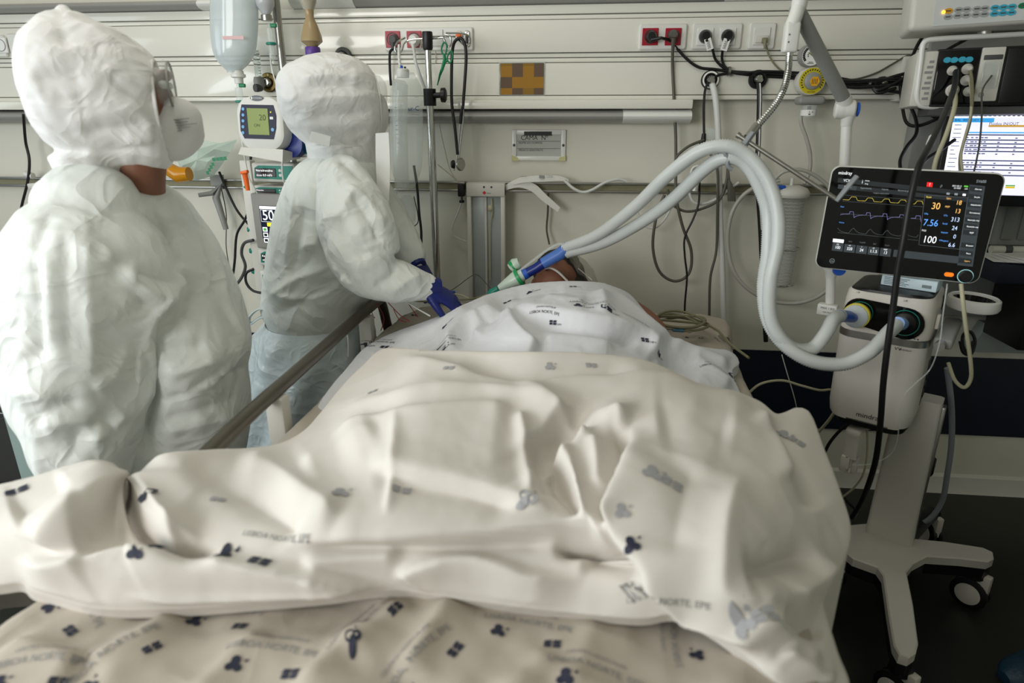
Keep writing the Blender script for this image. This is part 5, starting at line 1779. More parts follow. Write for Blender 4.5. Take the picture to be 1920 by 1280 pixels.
MB().cyl(bc + V(0, 0, 0.004), bc + V(0.018, -0.01, 0.006), 0.004).build('tap', M_blue, t)
MB().cyl(onY(744, 352, YP - 0.03), bc + V(0, 0, 0.02), 0.006).build('outlet_tube', M_film, t)
t, a, b, hw = bag('collection_bag', 'lower clear collection bag behind the blue valve', 763, 366, 425, 17, YP, 0.012, M_film)

# left drip stand with saline etc.
YQ = 2.27
qx = onY(523, 60, YQ)[0]
t = thing('pump_stand', 'tall steel stand carrying the infusion pumps at the left', 'stand', (qx, YQ, 0))
MB().cyl((qx, YQ, 0.08), (qx, YQ, 2.05), 0.0135).build('pole', M_steel, t)
for k in range(5):
    a_ = R(20 + 72 * k)
    MB().tube([(qx, YQ - 0.02, 0.10), (qx + 0.14 * math.cos(a_), YQ - 0.02 + 0.14 * math.sin(a_), 0.06)], [0.014, 0.011], 10).build('foot', M_steel, t)
MB().tube(spline([(qx - 0.2, YQ - 0.02, 1.96), (qx - 0.18, YQ - 0.02, 1.93), (qx - 0.1, YQ, 1.95), (qx, YQ, 1.98), (qx + 0.08, YQ, 1.95), (qx + 0.12, YQ - 0.02, 1.93), (qx + 0.14, YQ - 0.02, 1.96)], 5), 0.003, 8).build('hook', M_steel, t)

# saline bottle
t, a, b, hw = bag('saline_bottle', 'large inverted clear saline bottle hanging above the blue pump', 439, -30, 136, 46, 2.2, 0.055, M_liquid, [(0, 0.9), (0.3, 1.0), (0.6, 0.97), (0.78, 0.85), (0.9, 0.6), (0.97, 0.33), (1.0, 0.28)], 'bottle')
c = onY(446, 136, 2.2)
MB().lathe(c, (0, 0, -1), [(0.018, -0.006), (0.019, 0.004), (0.024, 0.006), (0.024, 0.014), (0.015, 0.018), (0.014, 0.034), (0, 0.035)], 20).build('neck_cap', M_white, t)
lf = Fr(onY(437, 70, 2.2 - 0.058), (1, 0, 0), (0, 0, 1))
MB().box(lf, -0.035, 0.035, -0.006, 0.004, -0.002, 0.0).build('label_band', mat('pale_red_print', 'd8b3b3', 0.5), t, False)


def drip(label, px, py, Y, ln, ring, m=M_film):
    c_ = onY(px, py, Y)
    t_ = thing('drip_chamber', label, 'drip chamber', c_ + V(0, 0, -ln))
    MB().lathe(c_, (0, 0, -1), [(0.005, -0.015), (0.006, 0), (0.0115, 0.004), (0.0115, ln * 0.45), (0.0105, ln * 0.95), (0.004, ln), (0.004, ln + 0.01)], 18).build('chamber', m, t_)
    MB().lathe(c_ + V(0, 0, -ln * ring), (0, 0, -1), [(0.014, 0), (0.0165, 0.002), (0.0165, 0.006), (0.014, 0.008)], 20).build('ring', M_teal, t_)
    MB().rbox(Fr(c_ + V(0.010, -0.006, 0.004), (1, 0, 0), (0, 0, 1)), -0.003, 0.018, -0.006, 0.006, -0.006, 0.006, 0.003).build('vent_cap', M_green, t_)
    return t_


drip('clear drip chamber with green ring under the large saline bottle', 447, 163, 2.2, 0.10, 0.42)
drip('clear drip chamber with green ring under the small glass bottle', 505, 51, 2.21, 0.10, 0.45)
# small glass bottle
c = onY(500, 34, 2.21)
t = thing('medicine_bottle', 'small inverted glass bottle with yellow label at the stand', 'bottle', c)
MB().lathe(c, (0, 0, 1), [(0.012, 0.006), (0.013, 0.012), (0.028, 0.035), (0.030, 0.045), (0.030, 0.15), (0.026, 0.155), (0, 0.156)], 24).build('body', mat('milky_glass', 'b9bcbf', 0.15, var=0.04), t)
MB().lathe(c, (0, 0, 1), [(0.017, -0.008), (0.017, 0.008), (0.015, 0.010)], 20).build('cap', M_steel, t)
MB().lathe(c, (0, 0, 1), [(0.0305, 0.058), (0.0305, 0.14)], 24, cap=False).build('label', mat('yellow_bottle_label', 'd9b93a', 0.5), t)
lf = Fr(c + V(0.004, -0.0312, 0.062), (1, 0, 0), (0, 0, 1))
MB().box(lf, 0.0, 0.018, 0.0, 0.008, -0.003, 0.0006).build('label_stripe', M_red, t, False)
MB().box(lf, -0.012, 0.016, 0.010, 0.016, -0.003, 0.0006).build('label_print', M_ink, t, False)
# feeding bottle
c = onY(587, 100, 2.22)
t = thing('feeding_bottle', 'beige feeding formula bottle with purple cap above the smaller hood', 'bottle', c)
MB().lathe(c, (0, 0, 1), [(0.016, 0.018), (0.020, 0.024), (0.034, 0.035), (0.033, 0.05), (0.022, 0.085), (0.013, 0.105), (0.015, 0.13), (0.024, 0.15), (0.030, 0.18), (0.030, 0.25), (0, 0.252)], 24).build('body', mat('beige_formula', 'a18d68', 0.25, var=0.05), t)
MB().lathe(c, (0, 0, 1), [(0.023, -0.01), (0.0245, -0.008), (0.0245, 0.014), (0.022, 0.019), (0, 0.02)], 24).build('cap', M_purple, t)
MB().lathe(c, (0, 0, 1), [(0.0165, 0.128), (0.026, 0.15), (0.0325, 0.18), (0.0325, 0.25)], 24, cap=False).build('sleeve', M_film, t)
# flowmeter
c = onY(487, 170, 2.34)
t = thing('flowmeter', 'clear scaled oxygen flowmeter on a grey valve in the brass outlet', 'flowmeter', c)
MB().lathe(onY(487, 168, 2.34), (0, 0, 1), [(0.012, 0), (0.018, 0.01), (0.018, 0.03), (0.015, 0.042), (0, 0.043)], 20).build('valve', M_grey, t)
MB().lathe(onY(486, 149, 2.34), (0, 0, 1), [(0.012, 0), (0.012, 0.085), (0.008, 0.092), (0, 0.093)], 18).build('tube', M_clear, t)
lf = Fr(onY(486, 120, 2.34 - 0.0125), (1, 0, 0), (0, 0, 1))
mb = MB()
for k in range(10):
    mb.box(lf, -0.006, 0.004, -0.04 + k * 0.009, -0.0385 + k * 0.009, -0.0005, 0.0004)
mb.build('scale_print', M_ink, t, False)
MB().lathe(onY(481, 165, 2.32), (-0.5, -0.8, 0), [(0.010, -0.02), (0.0135, -0.005), (0.0135, 0.006), (0, 0.007)], 18).build('knob', M_dgrey, t)
MB().cyl(onY(490, 160, 2.34), onY(505, 156, 2.385), 0.008).build('stem', M_steel, t)

# ---- feeding pump with green display
fr = Fr(onY(485, 228, 2.12), (0.97, -0.10, -0.02), (0.17, 0.02, 0.98))
hh = 0.041
t = thing('feeding_pump', 'white rounded pump with lit green display and blue back', 'pump', fr.p(0, -0.1, -0.03))
pl = rrect(0.172, 0.172, 0.058, 7)
rg = [[fr.p(x * k + 0.002, y * k - 0.006, z_) for x, y in pl] for k, z_ in ((0.80, -0.10), (0.96, -0.085), (1.0, -0.06), (1.0, -0.02), (0.96, -0.006), (0.86, 0.0))]
MB().rings(rg).build('housing', M_white, t)
rg = [[fr.p(x * k + 0.062, y * k - 0.052, z_) for x, y in rrect(0.12, 0.12, 0.045, 6)] for k, z_ in ((0.85, -0.15), (1.0, -0.13), (1.0, -0.05))]
MB().rings(rg).build('rear_shell', M_dblue, t)
bz = [(-0.056, 0.052), (0.058, 0.052), (0.066, 0.02), (0.062, -0.02), (0.05, -0.054), (-0.056, -0.054), (-0.068, -0.03), (-0.066, 0.02)]
bzo = MB().prism(fr, bz[::-1], -0.002, 0.002).build('bezel', mat('navy_bezel', '0b0f2e', 0.5), t, False)
MB().box(fr, -0.0375, 0.0375, -hh / 1.0, hh / 1.0, 0.002, 0.0035).build('display', mat('green_lcd', '66760c', 0.3, emit='7d8e0a', estr=0.2), t, False)
mb = MB().text(fr, 0.004, 0.012, '20', 0.026, 0.004)
mb.text(fr, -0.016, -0.012, 'ON', 0.014, 0.004)
mb.build('display_digits', mat('lcd_digit', '3f4708', 0.5), t, False)
for k in range(5):
    MB().lathe(fr.p(-0.051 - 0.002 * k, 0.038 - k * 0.0185, 0.002), fr.n, [(0.0055, 0), (0.005, 0.002), (0, 0.0025)], 14).build('button', mat('pale_blue_button', '6fa6d8', 0.4), t)
MB().lathe(fr.p(0.050, -0.024, 0.002), fr.n, [(0.006, 0), (0.0055, 0.002), (0, 0.0025)], 14).build('button', mat('pale_blue_button', '6fa6d8', 0.4), t)
MB().box(fr, 0.043, 0.055, 0.008, 0.016, 0.002, 0.0032).build('mark', M_paper, t, False)
MB().lathe(fr.p(0.048, 0.030, 0.002), fr.n, [(0.003, 0), (0.0025, 0.002), (0, 0.0022)], 10).build('lamp', M_yellow, t)
MB().prism(fr.at(0.0, 0.072, -0.002), ring2(0.024, 20, sy=0.36), 0, 0.003).build('badge', mat('badge_grey', '50555c', 0.4), t)
mb = MB().text(fr.at(0.0, 0.072, -0.002), 0.003, 0, 'COVIDIEN', 0.0068, 0.0036, 'CENTER')
mb.box(fr.at(0.0, 0.072, -0.002), -0.020, -0.015, -0.004, 0.004, 0.003, 0.0036)
mb.build('badge_lettering', M_paper, t, False)
sk = [[fr.p(x, y, z_) for x, y, z_ in ((-0.075, -0.088, -0.09), (0.09, -0.10, -0.09), (0.08, -0.085, 0.0), (-0.07, -0.082, 0.005))], [fr.p(x, y, z_) for x, y, z_ in ((-0.08, -0.098, -0.09), (0.09, -0.115, -0.09), (0.075, -0.125, 0.0), (-0.08, -0.105, 0.01))]]
MB().rings(sk).build('drip_tray', M_offwhite, t)


# ---- infusion pumps
def pump(label, px, py, w, h, d, Y, txt, yaw=0.12):
    c_ = onY(px, py, Y)
    f_ = Fr(c_, (math.cos(yaw), -math.sin(yaw), 0), (0, 0, 1))
    t_ = thing('infusion_pump', label, 'pump', f_.p(w / 2, -h / 2, 0), 'infusion pumps on the stand')
    MB().rbox(f_, 0, w, -h / 2, h / 2, -d, 0, 0.008, 3).build('casing', M_offwhite, t_)
    fp = MB().prism(f_, [(0.010, -h * 0.3), (w - 0.004, -h * 0.36), (w - 0.004, h * 0.36), (0.03, h * 0.36), (0.014, h * 0.24)], 0.0, 0.002).build('front_panel', M_teal, t_, False)
    MB().rbox(f_, 0.016, w * 0.58, -h * 0.22, h * 0.22, 0.002, 0.004, 0.001, 1).build('display', mat('pump_display', '2a2320', 0.3), fp)
    mb_ = MB()
    for k, s_ in enumerate(txt):
        mb_.text(f_, 0.020, h * 0.11 - k * h * 0.24, s_, h * 0.17, 0.0045)
    mb_.build('display_text', mat('display_white', 'f4f4f4', 0.5, emit='ffffff', estr=0.8), fp, False)
    for q in range(2):
        MB().lathe(f_.p(w * 0.68, h * 0.12 - q * h * 0.24, 0.002), f_.n, [(h * 0.085, 0), (h * 0.075, 0.002), (0, 0.0024)], 14).build('button', M_paper, fp)
    return t_


YU = 2.2
pump('topmost grey and teal infusion pump, beside the blue pump back', 536, 276, 0.10, 0.062, 0.11, YU, ('RUN', 'ml/h'))
pump('grey and teal infusion pump above the large lit touchscreen', 472, 323, 0.165, 0.066, 0.12, YU, ('Noradrenalina', 'dose 8,0 ml/h'))
pump('infusion pump half hidden behind the top of the touchscreen', 473, 358, 0.165, 0.040, 0.10, YU + 0.03, ('Midazolam',))
pump('small infusion pump directly under the large touchscreen', 484, 482, 0.12, 0.062, 0.11, YU, ('Ke', 'ml/h 2,0'))
pump('lowest infusion pump on the stand, reading Propofol', 487, 522, 0.12, 0.062, 0.11, YU, ('Propofol', 'ml/h'))
t = thing('pump_rack', 'grey upright rack with green clips holding the infusion pumps', 'rack', onY(478, 560, YU + 0.06))
a, b = onY(470, 300, YU + 0.06), onY(482, 560, YU + 0.06)
MB().rbox(Fr((a[0] + b[0]) / 2 * V(1, 0, 0) + V(0, YU + 0.06, 0), (1, 0, 0), (0, 0, 1)), -0.012, 0.03, b[2], a[2], -0.02, 0.02, 0.005).build('upright', M_offwhite, t)
for px, py in ((461, 350), (468, 430), (472, 470), (476, 508)):
    c = onY(px, py, YU + 0.05)
    MB().lathe(c, (-1, -0.3, 0), [(0.010, -0.006), (0.012, 0), (0.008, 0.008), (0, 0.009)], 14).build('clip', M_teal, t)
# touchscreen "50"
c0_ = onY(468, 362, YU - 0.02)
c1_ = onY(482, 465, YU - 0.02)
f_ = Fr((c0_ + c1_) / 2, (math.cos(0.2), -math.sin(0.2), 0), unit(c0_ - c1_))
hs = np.linalg.norm(c0_ - c1_) / 2
t = thing('touchscreen_monitor', 'grey touchscreen showing a large white 50 beside the nurse', 'monitor', f_.p(0.08, -hs, 0))
MB().rbox(f_, 0, 0.19, -hs, hs, -0.03, 0, 0.006, 3).build('casing', mat('taupe_grey_casing', '8d8a84', 0.5), t)
MB().box(f_, 0.032, 0.17, -hs * 0.62, hs * 0.58, 0, 0.0015).build('screen', mat('dark_blue_screen', '10162a', 0.2, emit='10162a', estr=0.4), t, False)
Mscr = mat('screen_white', 'f4f6f8', 0.4, emit='f0f4f8', estr=0.9)
MB().box(f_, 0.034, 0.16, hs * 0.46, hs * 0.56, 0.0015, 0.002).build('status_bar', Mscr, t, False)
MB().text(f_, 0.042, hs * 0.22, '50', 0.050, 0.0024).build('reading', Mscr, t, False)
mb = MB()
for a0, a1, b0, b1 in ((0.036, 0.086, hs * 0.42, hs * 0.43), (0.036, 0.086, hs * 0.0, hs * 0.01), (0.036, 0.0365, 0, hs * 0.43), (0.0855, 0.086, 0, hs * 0.43)):
    mb.box(f_, a0, a1, b0, b1, 0.0015, 0.002)
mb.build('reading_frame', Mscr, t, False)
MB().box(f_, 0.058, 0.12, -hs * 0.16, -hs * 0.03, 0.0015, 0.002).build('yellow_bar', mat('screen_yellow', 'e8e020', 0.4, emit='e8e020', estr=0.8), t, False)
for k in range(3):
    b0 = -hs * (0.36 + k * 0.2)
    ic = MB().box(f_, 0.037, 0.056, b0, b0 + hs * 0.16, 0.0015, 0.002).build('icon', Mscr, t, False)
    MB().box(f_, 0.040, 0.053, b0 + hs * 0.03, b0 + hs * 0.13, 0.002, 0.0024).build('icon_glyph', mat('screen_green', '49a038', 0.4, emit='49a038', estr=0.5) if k == 0 else M_ink, ic, False)

# ---- orange and green line clamp
c = onY(462, 340, 2.14)
t = thing('roller_clamp', 'orange roller clamp on the infusion line beside the pumps', 'clamp', onY(465, 357, 2.14))
MB().tube([onY(459, 322, 2.14), onY(461, 335, 2.14), onY(465, 357, 2.14)], [0.011, 0.009, 0.007], 10).build('body', M_orange, t)
MB().rbox(Fr(onY(459, 323, 2.13), (1, 0, 0.2), (0, 0, 1)), -0.014, 0.012, -0.004, 0.006, -0.008, 0.008, 0.002).build('wheel', M_orange, t)

# ---- clear bag with green print on the rail, with amber mask inside
YB = 2.28
out = [(332, 300), (355, 275), (385, 262), (412, 268), (440, 262), (436, 285), (418, 305), (396, 330), (372, 338), (345, 332), (333, 318)]
pts = [onY(px, py, YB) for px, py in out]
cc = sum(pts) / len(pts)
t = thing('clear_plastic_bag', 'crumpled clear bag with green print hanging on the rail behind the nurse', 'bag', onY(385, 338, YB))
vv = [cc + V(0, -0.05, 0)] + [p * 0.55 + cc * 0.45 + V(0, -0.045 + 0.02 * (i % 2), 0) for i, p in enumerate(pts)] + [p + V(0, 0.02 * math.sin(i * 2.1), 0) for i, p in enumerate(pts)] + [cc + V(0, 0.03, 0)]
n_ = len(pts)
ff = [(0, 1 + i, 1 + (i + 1) % n_) for i in range(n_)] + [(1 + i, 1 + n_ + i, 1 + n_ + (i + 1) % n_, 1 + (i + 1) % n_) for i in range(n_)] + [(1 + 2 * n_, 1 + n_ + (i + 1) % n_, 1 + n_ + i) for i in range(n_)]
MB().raw(vv, ff).build('film', mat('greenish_clear_film', 'c3d9cd', 0.15, alpha=0.55, var=0.08), t, False)
fg = Fr(onY(405, 302, YB - 0.052), (0.96, 0, 0.1), (-0.1, 0, 1))
mb = MB()
for k in range(4):
    mb.box(fg, -0.012 + k * 0.014, 0.0 + k * 0.014, 0.0, 0.012, 0, 0.001)
for k in range(4):
    mb.box(fg, -0.046 + k * 0.009, -0.037 + k * 0.009, -0.042 + k * 0.009, -0.030 + k * 0.009, 0, 0.001)
mb.build('green_print', M_green, t, False)
t = thing('amber_tube', 'amber yellow plastic tube beside the clear green bag', 'tube', onY(335, 345, YB - 0.09))
am = mat('amber_plastic', 'c8860c', 0.2, alpha=0.92)
MB().tube([onY(318, 318, YB - 0.09), onY(335, 328, YB - 0.09), onY(355, 326, YB - 0.09)], [0.024, 0.028, 0.024], 14).build('body', am, t)
# grey bracket
t = thing('rail_bracket', 'grey hanging bracket clipped on the rail left of the pumps', 'bracket', onY(405, 430, 2.36))
MB().tube([onY(372, 366, 2.33), onY(398, 362, 2.36), onY(412, 345, 2.38), onY(405, 370, 2.37), onY(424, 430, 2.37)], [0.008, 0.010, 0.012, 0.014, 0.010], 10).build('arm', M_grey, t)
MB().box(Fr(onY(408, 338, 2.38), (1, 0, 0), (0, 0, 1)), -0.03, 0.02, -0.02, 0.02, -0.012, 0.0).build('clip', M_grey, t, False)
t = thing('white_rail_clip', 'white plastic clip on the rail left of the big hood', 'clip', onY(75, 350, 2.37))
MB().rbox(Fr(onY(75, 347, 2.37), (1, 0, 0.06), (-0.06, 0, 1)), -0.04, 0.05, -0.012, 0.010, -0.02, 0.02, 0.006).build('body', M_white, t)
MB().cyl(onY(48, 326, 2.37), onY(62, 330, 2.37), 0.012).build('knob', M_white, t)

# ---- cabinet and wire basket at the left edge
a, b = onY(0, 690, 1.72), onY(62, 905, 1.72)
Xc = onY(52, 860, 1.70)[0]
t = thing('grey_green_cabinet', 'tall pale grey-green equipment cart side behind the nurse', 'cart', (Xc - 0.03, 1.85, 0))
MB().rbox(Fr((Xc, 1.70, 0), (1, 0, 0), (0, 0, 1)), -0.05, 0.03, 0.12, 0.84, -0.35, 0.0, 0.01).build('side_panel', mat('grey_green_laminate', '9fb3ae', 0.45), t)
MB().rbox(Fr((Xc, 1.70, 0), (1, 0, 0), (0, 0, 1)), -0.60, 0.03, 0.84, 0.86, -0.36, 0.02, 0.006).build('top', M_offwhite, t)
MB().rbox(Fr((Xc, 1.70, 0), (1, 0, 0), (0, 0, 1)), -0.60, -0.05, 0.12, 0.84, -0.35, -0.20, 0.01).build('back_panel', M_dgrey, t)
for x in (-0.02, -0.55):
    MB().lathe((Xc + x - 0.012, 1.83, 0.05), (1, 0, 0), [(0.035, 0), (0.05, 0.004), (0.05, 0.02), (0.035, 0.024)], 20).build('caster', M_black, t)
    MB().box(Fr((Xc + x, 1.83, 0.05), (1, 0, 0), (0, 0, 1)), -0.018, 0.018, 0.0, 0.075, -0.012, 0.012).build('caster_fork', M_steel, t, False)
t = thing('wire_basket', 'dark wire basket hanging in the cart at the left edge', 'basket', (Xc - 0.3, 1.6, 0.5))
fw = Fr((Xc - 0.30, 1.62, 0.56), (1, 0, 0), (0, 0, 1))
for z_ in (-0.06, 0.0, 0.05):
    MB().tube([fw.p(-0.24, z_, 0), fw.p(0.24, z_, 0), fw.p(0.24, z_, -0.12), fw.p(-0.24, z_, -0.12)], 0.0035, 6, closed=True).build('wire', M_steel, t)
for k in range(13):
    MB().tube([fw.p(-0.24 + 0.04 * k, 0.05, 0), fw.p(-0.24 + 0.04 * k, -0.06, 0), fw.p(-0.24 + 0.04 * k, -0.06, -0.12)], 0.0022, 5).build('wire', M_steel, t)
t = thing('supply_package', 'bluish clear supply package on the cart at the left edge', 'package', onY(0, 700, 1.62))
q = onY(-14, 630, 1.66)
MB().rbox(Fr((Xc - 0.14, 1.62, 0.862), (1, 0, 0), (0, 0, 1)), -0.11, 0.045, 0.0, 0.17, -0.08, 0.06, 0.02, 3).build('wrapper', mat('bluish_film', '8fa0c4', 0.2, alpha=0.7), t)
MB().rbox(Fr((Xc - 0.14, 1.62, 0.862), (1, 0, 0), (0, 0, 1)), -0.09, 0.03, 0.008, 0.12, -0.06, 0.04, 0.015, 2).build('content', mat('indigo_pack', '4a5490', 0.6), t)

# ================================================================== ventilator
def pf(fr, px, py, c=0.0):
    """pixel -> coordinates in a frame's plane"""
    d = ray(px, py)
    t_ = ((fr.o + fr.n * c - CAM) @ fr.n) / (d @ fr.n)
    p = CAM + d * t_ - fr.o
    return float(p @ fr.u), float(p @ fr.v)


vy = R(-32.4)
VU = V(math.cos(vy), math.sin(vy), 0)
VF = Fr((0.801, 1.697, 0), VU, (0, 0, 1))          # front face, n towards the bed foot
vent = thing('ventilator', 'white ventilator on a four legged trolley right of the bed', 'ventilator', (0.99, 1.81, 0))


def vring(z, w, d, r_, lean=0.0):
    """rounded footprint of the casing at a height; front face flush"""
    return [VF.o + VF.u * (x + lean) - VF.n * (d / 2 - y_) + V(0, 0, z) for x, y_ in rrect(w, d, r_, 5)]


MB().rings([vring(0.626, 0.190, 0.200, 0.04, 0.004), vring(0.634, 0.204, 0.215, 0.045, 0.004), vring(0.665, 0.212, 0.225, 0.045, 0.003), vring(0.862, 0.214, 0.235, 0.045)]).build('lower_casing', M_ventgrey, vent)
MB().rings([vring(0.612, 0.17, 0.19, 0.04, 0.01), vring(0.630, 0.196, 0.207, 0.045, 0.006)]).build('base_trim', M_black, vent)
MB().rings([vring(0.862, 0.2165, 0.237, 0.045), vring(0.882, 0.2165, 0.237, 0.045)]).build('metal_band', M_steel, vent)
up_ = MB().rings([vring(0.882, 0.214, 0.235, 0.045), vring(0.96, 0.213, 0.238, 0.045), vring(0.985, 0.206, 0.235, 0.045), vring(0.992, 0.196, 0.228, 0.045)]).build('upper_casing', M_ventgrey, vent)
MB().rings([vring(0.991, 0.194, 0.226, 0.045), vring(0.996, 0.186, 0.22, 0.043), vring(0.999, 0.16, 0.20, 0.04)]).build('lid', M_black, vent)
# port recess
f0 = VF.at(0, 0, 0.0015)
A = pf(VF, 1576, 575)
B = pf(VF, 1729, 612)
za, zb_ = 0.948, 0.925
L, Rr = -0.098, 0.092
pl = []
for cx_, cz_, a0, a1 in ((L + 0.036, 0.937, 90, 270), (Rr - 0.042, 0.924, -90, 90)):
    for k in range(11):
        a_ = R(a0 + (a1 - a0) * k / 10)
        r_ = 0.036 if cx_ < 0 else 0.042
        pl.append((cx_ + r_ * math.cos(a_), cz_ + r_ * math.sin(a_)))
rec = MB().prism(VF, pl, 0.0, 0.003).build('port_recess', M_gblack, vent, False)
PL = VF.p(L + 0.040, 0.934, 0.003)
PR = VF.p(Rr - 0.045, 0.926, 0.003)
for c_, r_ in ((PL, 0.030), (PR, 0.033)):
    MB().tube([c_ + VF.u * r_ * math.cos(2 * math.pi * k / 32) + VF.v * r_ * math.sin(2 * math.pi * k / 32) for k in range(32)], 0.0011, 6, closed=True).build('port_ring', M_teal, rec)
    MB().lathe(c_, VF.n, [(r_ * 0.9, -0.001), (r_ * 0.8, 0.006), (r_ * 0.55, 0.010), (0.011, 0.012), (0.011, 0.02), (0, 0.02)], 28).build('port', M_black, rec)
# lettering on the casing
fq = VF.at(0, 0, 0.0015)
mb = MB()
a, b = pf(VF, 1605, 775)
mb.text(VF, a, b, 'mindray', 0.020, 0.0012, 'LEFT')
a, b = pf(VF, 1677, 652)
mb.text(VF, a, b, '\u03bd\u03bd', 0.014, 0.0012)
mb.text(VF, a + 0.012, b - 0.001, 'LIVEDRAY', 0.0062, 0.0012)
for px, py, s_ in ((1606, 547, '|-|8'), (1695, 563, '|-|8'), (1718, 629, '\u00ae'), (1712, 635, '\u21b0 \u25c0')):
    a, b = pf(VF, px, py)
    mb.text(VF, a, b, s_, 0.006, 0.0012)
mb.build('lettering', M_ink, vent, False)
# right side details: vent panel, label, latch
SF = Fr(VF.p(0.107, 0, 0), -VF.n, (0, 0, 1))     # right side face, u goes backwards
sf = MB()
pv = MB().prism(SF, [(0.125, 0.665), (0.175, 0.675), (0.195, 0.79), (0.150, 0.79)], 0.0, 0.003).build('side_vent', M_dgrey, vent, False)
for k in range(4):
    MB().box(SF, 0.140 + k * 0.004, 0.172 + k * 0.005, 0.685 + k * 0.025, 0.692 + k * 0.025, 0.003, 0.005).build('louvre', M_black, pv, False)
MB().box(SF, 0.165, 0.19, 0.935, 0.975, 0.0, 0.0018).build('side_label', M_ink, vent, False)
MB().rbox(SF, 0.06, 0.08, 0.905, 0.945, 0.0, 0.010, 0.004).build('latch', M_ventgrey, vent)
lb = MB().box(SF, 0.195, 0.22, 0.93, 0.985, 0.0, 0.0016).build('side_label', M_paper, vent, False)
# side handle
h0, h1 = VF.p(0.108, 0.885, -0.03), VF.p(0.15, 0.90, -0.25)
MB().rbox(SF, 0.02, 0.26, 0.868, 0.896, 0.008, 0.05, 0.008, 3).build('side_rail', M_grey, vent)
MB().cyl(SF.p(0.015, 0.882, 0.025), SF.p(-0.012, 0.882, 0.025), 0.012).build('rail_end', M_steel, vent)
# hanging hook ring
rg = []
rc = onZ(1815, 565, 0.93)
rc = onZ(1826, 562, 0.95) - V(0, 0, 0.025)
for k in range(40):
    a_ = 2 * math.pi * k / 40
    rg.append(rc + V(0.056 * math.cos(a_), 0.066 * math.sin(a_), 0))
rngs = [[p + V(0, 0, z_) + unit(p - rc) * o_ for p in rg] for z_, o_ in ((0.0, -0.004), (0.002, 0.002), (0.010, 0.006), (0.030, 0.004), (0.034, -0.001), (0.032, -0.006), (0.026, -0.008))]
MB().rings([[p for p in r_] for r_ in rngs], cap=False).build('tray_rim', M_white, vent)
MB().rings([[p + V(0, 0, 0.028) + unit(p - rc) * -0.006 for p in rg], [rc + (p - rc) * 0.80 + V(0, 0, 0.012) for p in rg], [rc + (p - rc) * 0.02 + V(0, 0, 0.008) for p in rg]], cap=False).build('tray', M_gblack, vent)
# column
cf = Fr((1.005, 1.825, 0), VU, (0, 0, 1))
MB().rings([[cf.p(x, z_, y_) for x, y_ in rrect(w, d, 0.012, 3)] for z_, w, d in ((0.185, 0.130, 0.075), (0.66, 0.112, 0.07))]).build('column', M_ventgrey, vent)
MB().rbox(cf, 0.052, 0.066, 0.19, 0.64, -0.03, 0.005, 0.004).build('column_edge', M_steel, vent)
# trolley base
zt_ = 0.185
outp = [(1560, 1012), (1600, 1046), (1645, 1062), (1656, 1078), (1666, 1150), (1676, 1208), (1686, 1226), (1704, 1232), (1718, 1222), (1722, 1205), (1712, 1130), (1700, 1072), (1712, 1056), (1738, 1042), (1800, 1046), (1852, 1052), (1864, 1046), (1862, 1034), (1842, 1025), (1770, 1014), (1708, 1008), (1680, 1000), (1626, 980), (1570, 985), (1540, 990)]
pb = [onZ(px, py, zt_) for px, py in outp]
fbz = Fr((0, 0, zt_), (1, 0, 0), (0, 1, 0))
pl = [(p[0], p[1]) for p in pb]
ar = sum(pl[i - 1][0] * pl[i][1] - pl[i][0] * pl[i - 1][1] for i in range(len(pl)))
if ar < 0:
    pl = pl[::-1]
MB().prism(fbz, pl, -0.028, 0.0, bev=0.004).build('base', M_ventgrey, vent, True)
cxp, cyp = sum(p[0] for p in pl) / len(pl), sum(p[1] for p in pl) / len(pl)
MB().prism(fbz, [(cxp + (x - cxp) * 0.985, cyp + (y - cyp) * 0.985) for x, y in pl], -0.062, -0.028).build('base_underside', M_black, vent, False)
MB().tube([(1.06, 1.86, 0.15), (1.17, 1.98, 0.135), (1.26, 2.07, 0.12)], [0.04, 0.035, 0.03], 12, sq=0.5).build('rear_leg', M_black, vent)


def caster(x, y, ang, parent):
    ax = V(math.cos(ang), math.sin(ang), 0)
    for s in (-1, 1):
        w_ = MB().lathe(V(x, y, 0.05) + ax * (s * 0.012 - 0.009), ax, [(0.030, -0.002), (0.040, 0.0), (0.050, 0.003), (0.050, 0.015), (0.040, 0.018), (0.030, 0.020)], 28).build('caster_wheel', M_black, parent)
        MB().lathe(V(x, y, 0.05) + ax * (s * 0.024), ax * s, [(0.035, -0.004), (0.034, 0.0), (0.02, 0.004), (0, 0.005)], 24).build('hub_cap', M_ventgrey, w_)
    fr_ = Fr(V(x, y, 0.05), ax, (0, 0, 1))
    MB().rbox(fr_, -0.013, 0.013, 0.0, 0.075, -0.005, 0.045, 0.005).build('caster_fork', M_ventgrey, parent)
    MB().lathe(V(x, y, 0.105), (0, 0, 1), [(0.026, 0), (0.030, 0.006), (0.028, 0.025), (0, 0.026)], 20).build('caster_collar', M_black, parent)


q = onZ(1838, 1035, zt_)
caster(q[0] - 0.005, q[1] - 0.01, 0.75, vent)
q = onZ(1700, 1212, zt_)
caster(q[0], q[1], 0.55, vent)
q = onZ(1572, 1002, zt_)
caster(q[0], q[1], 0.3, vent)
caster(1.255, 2.06, 0.3, vent)
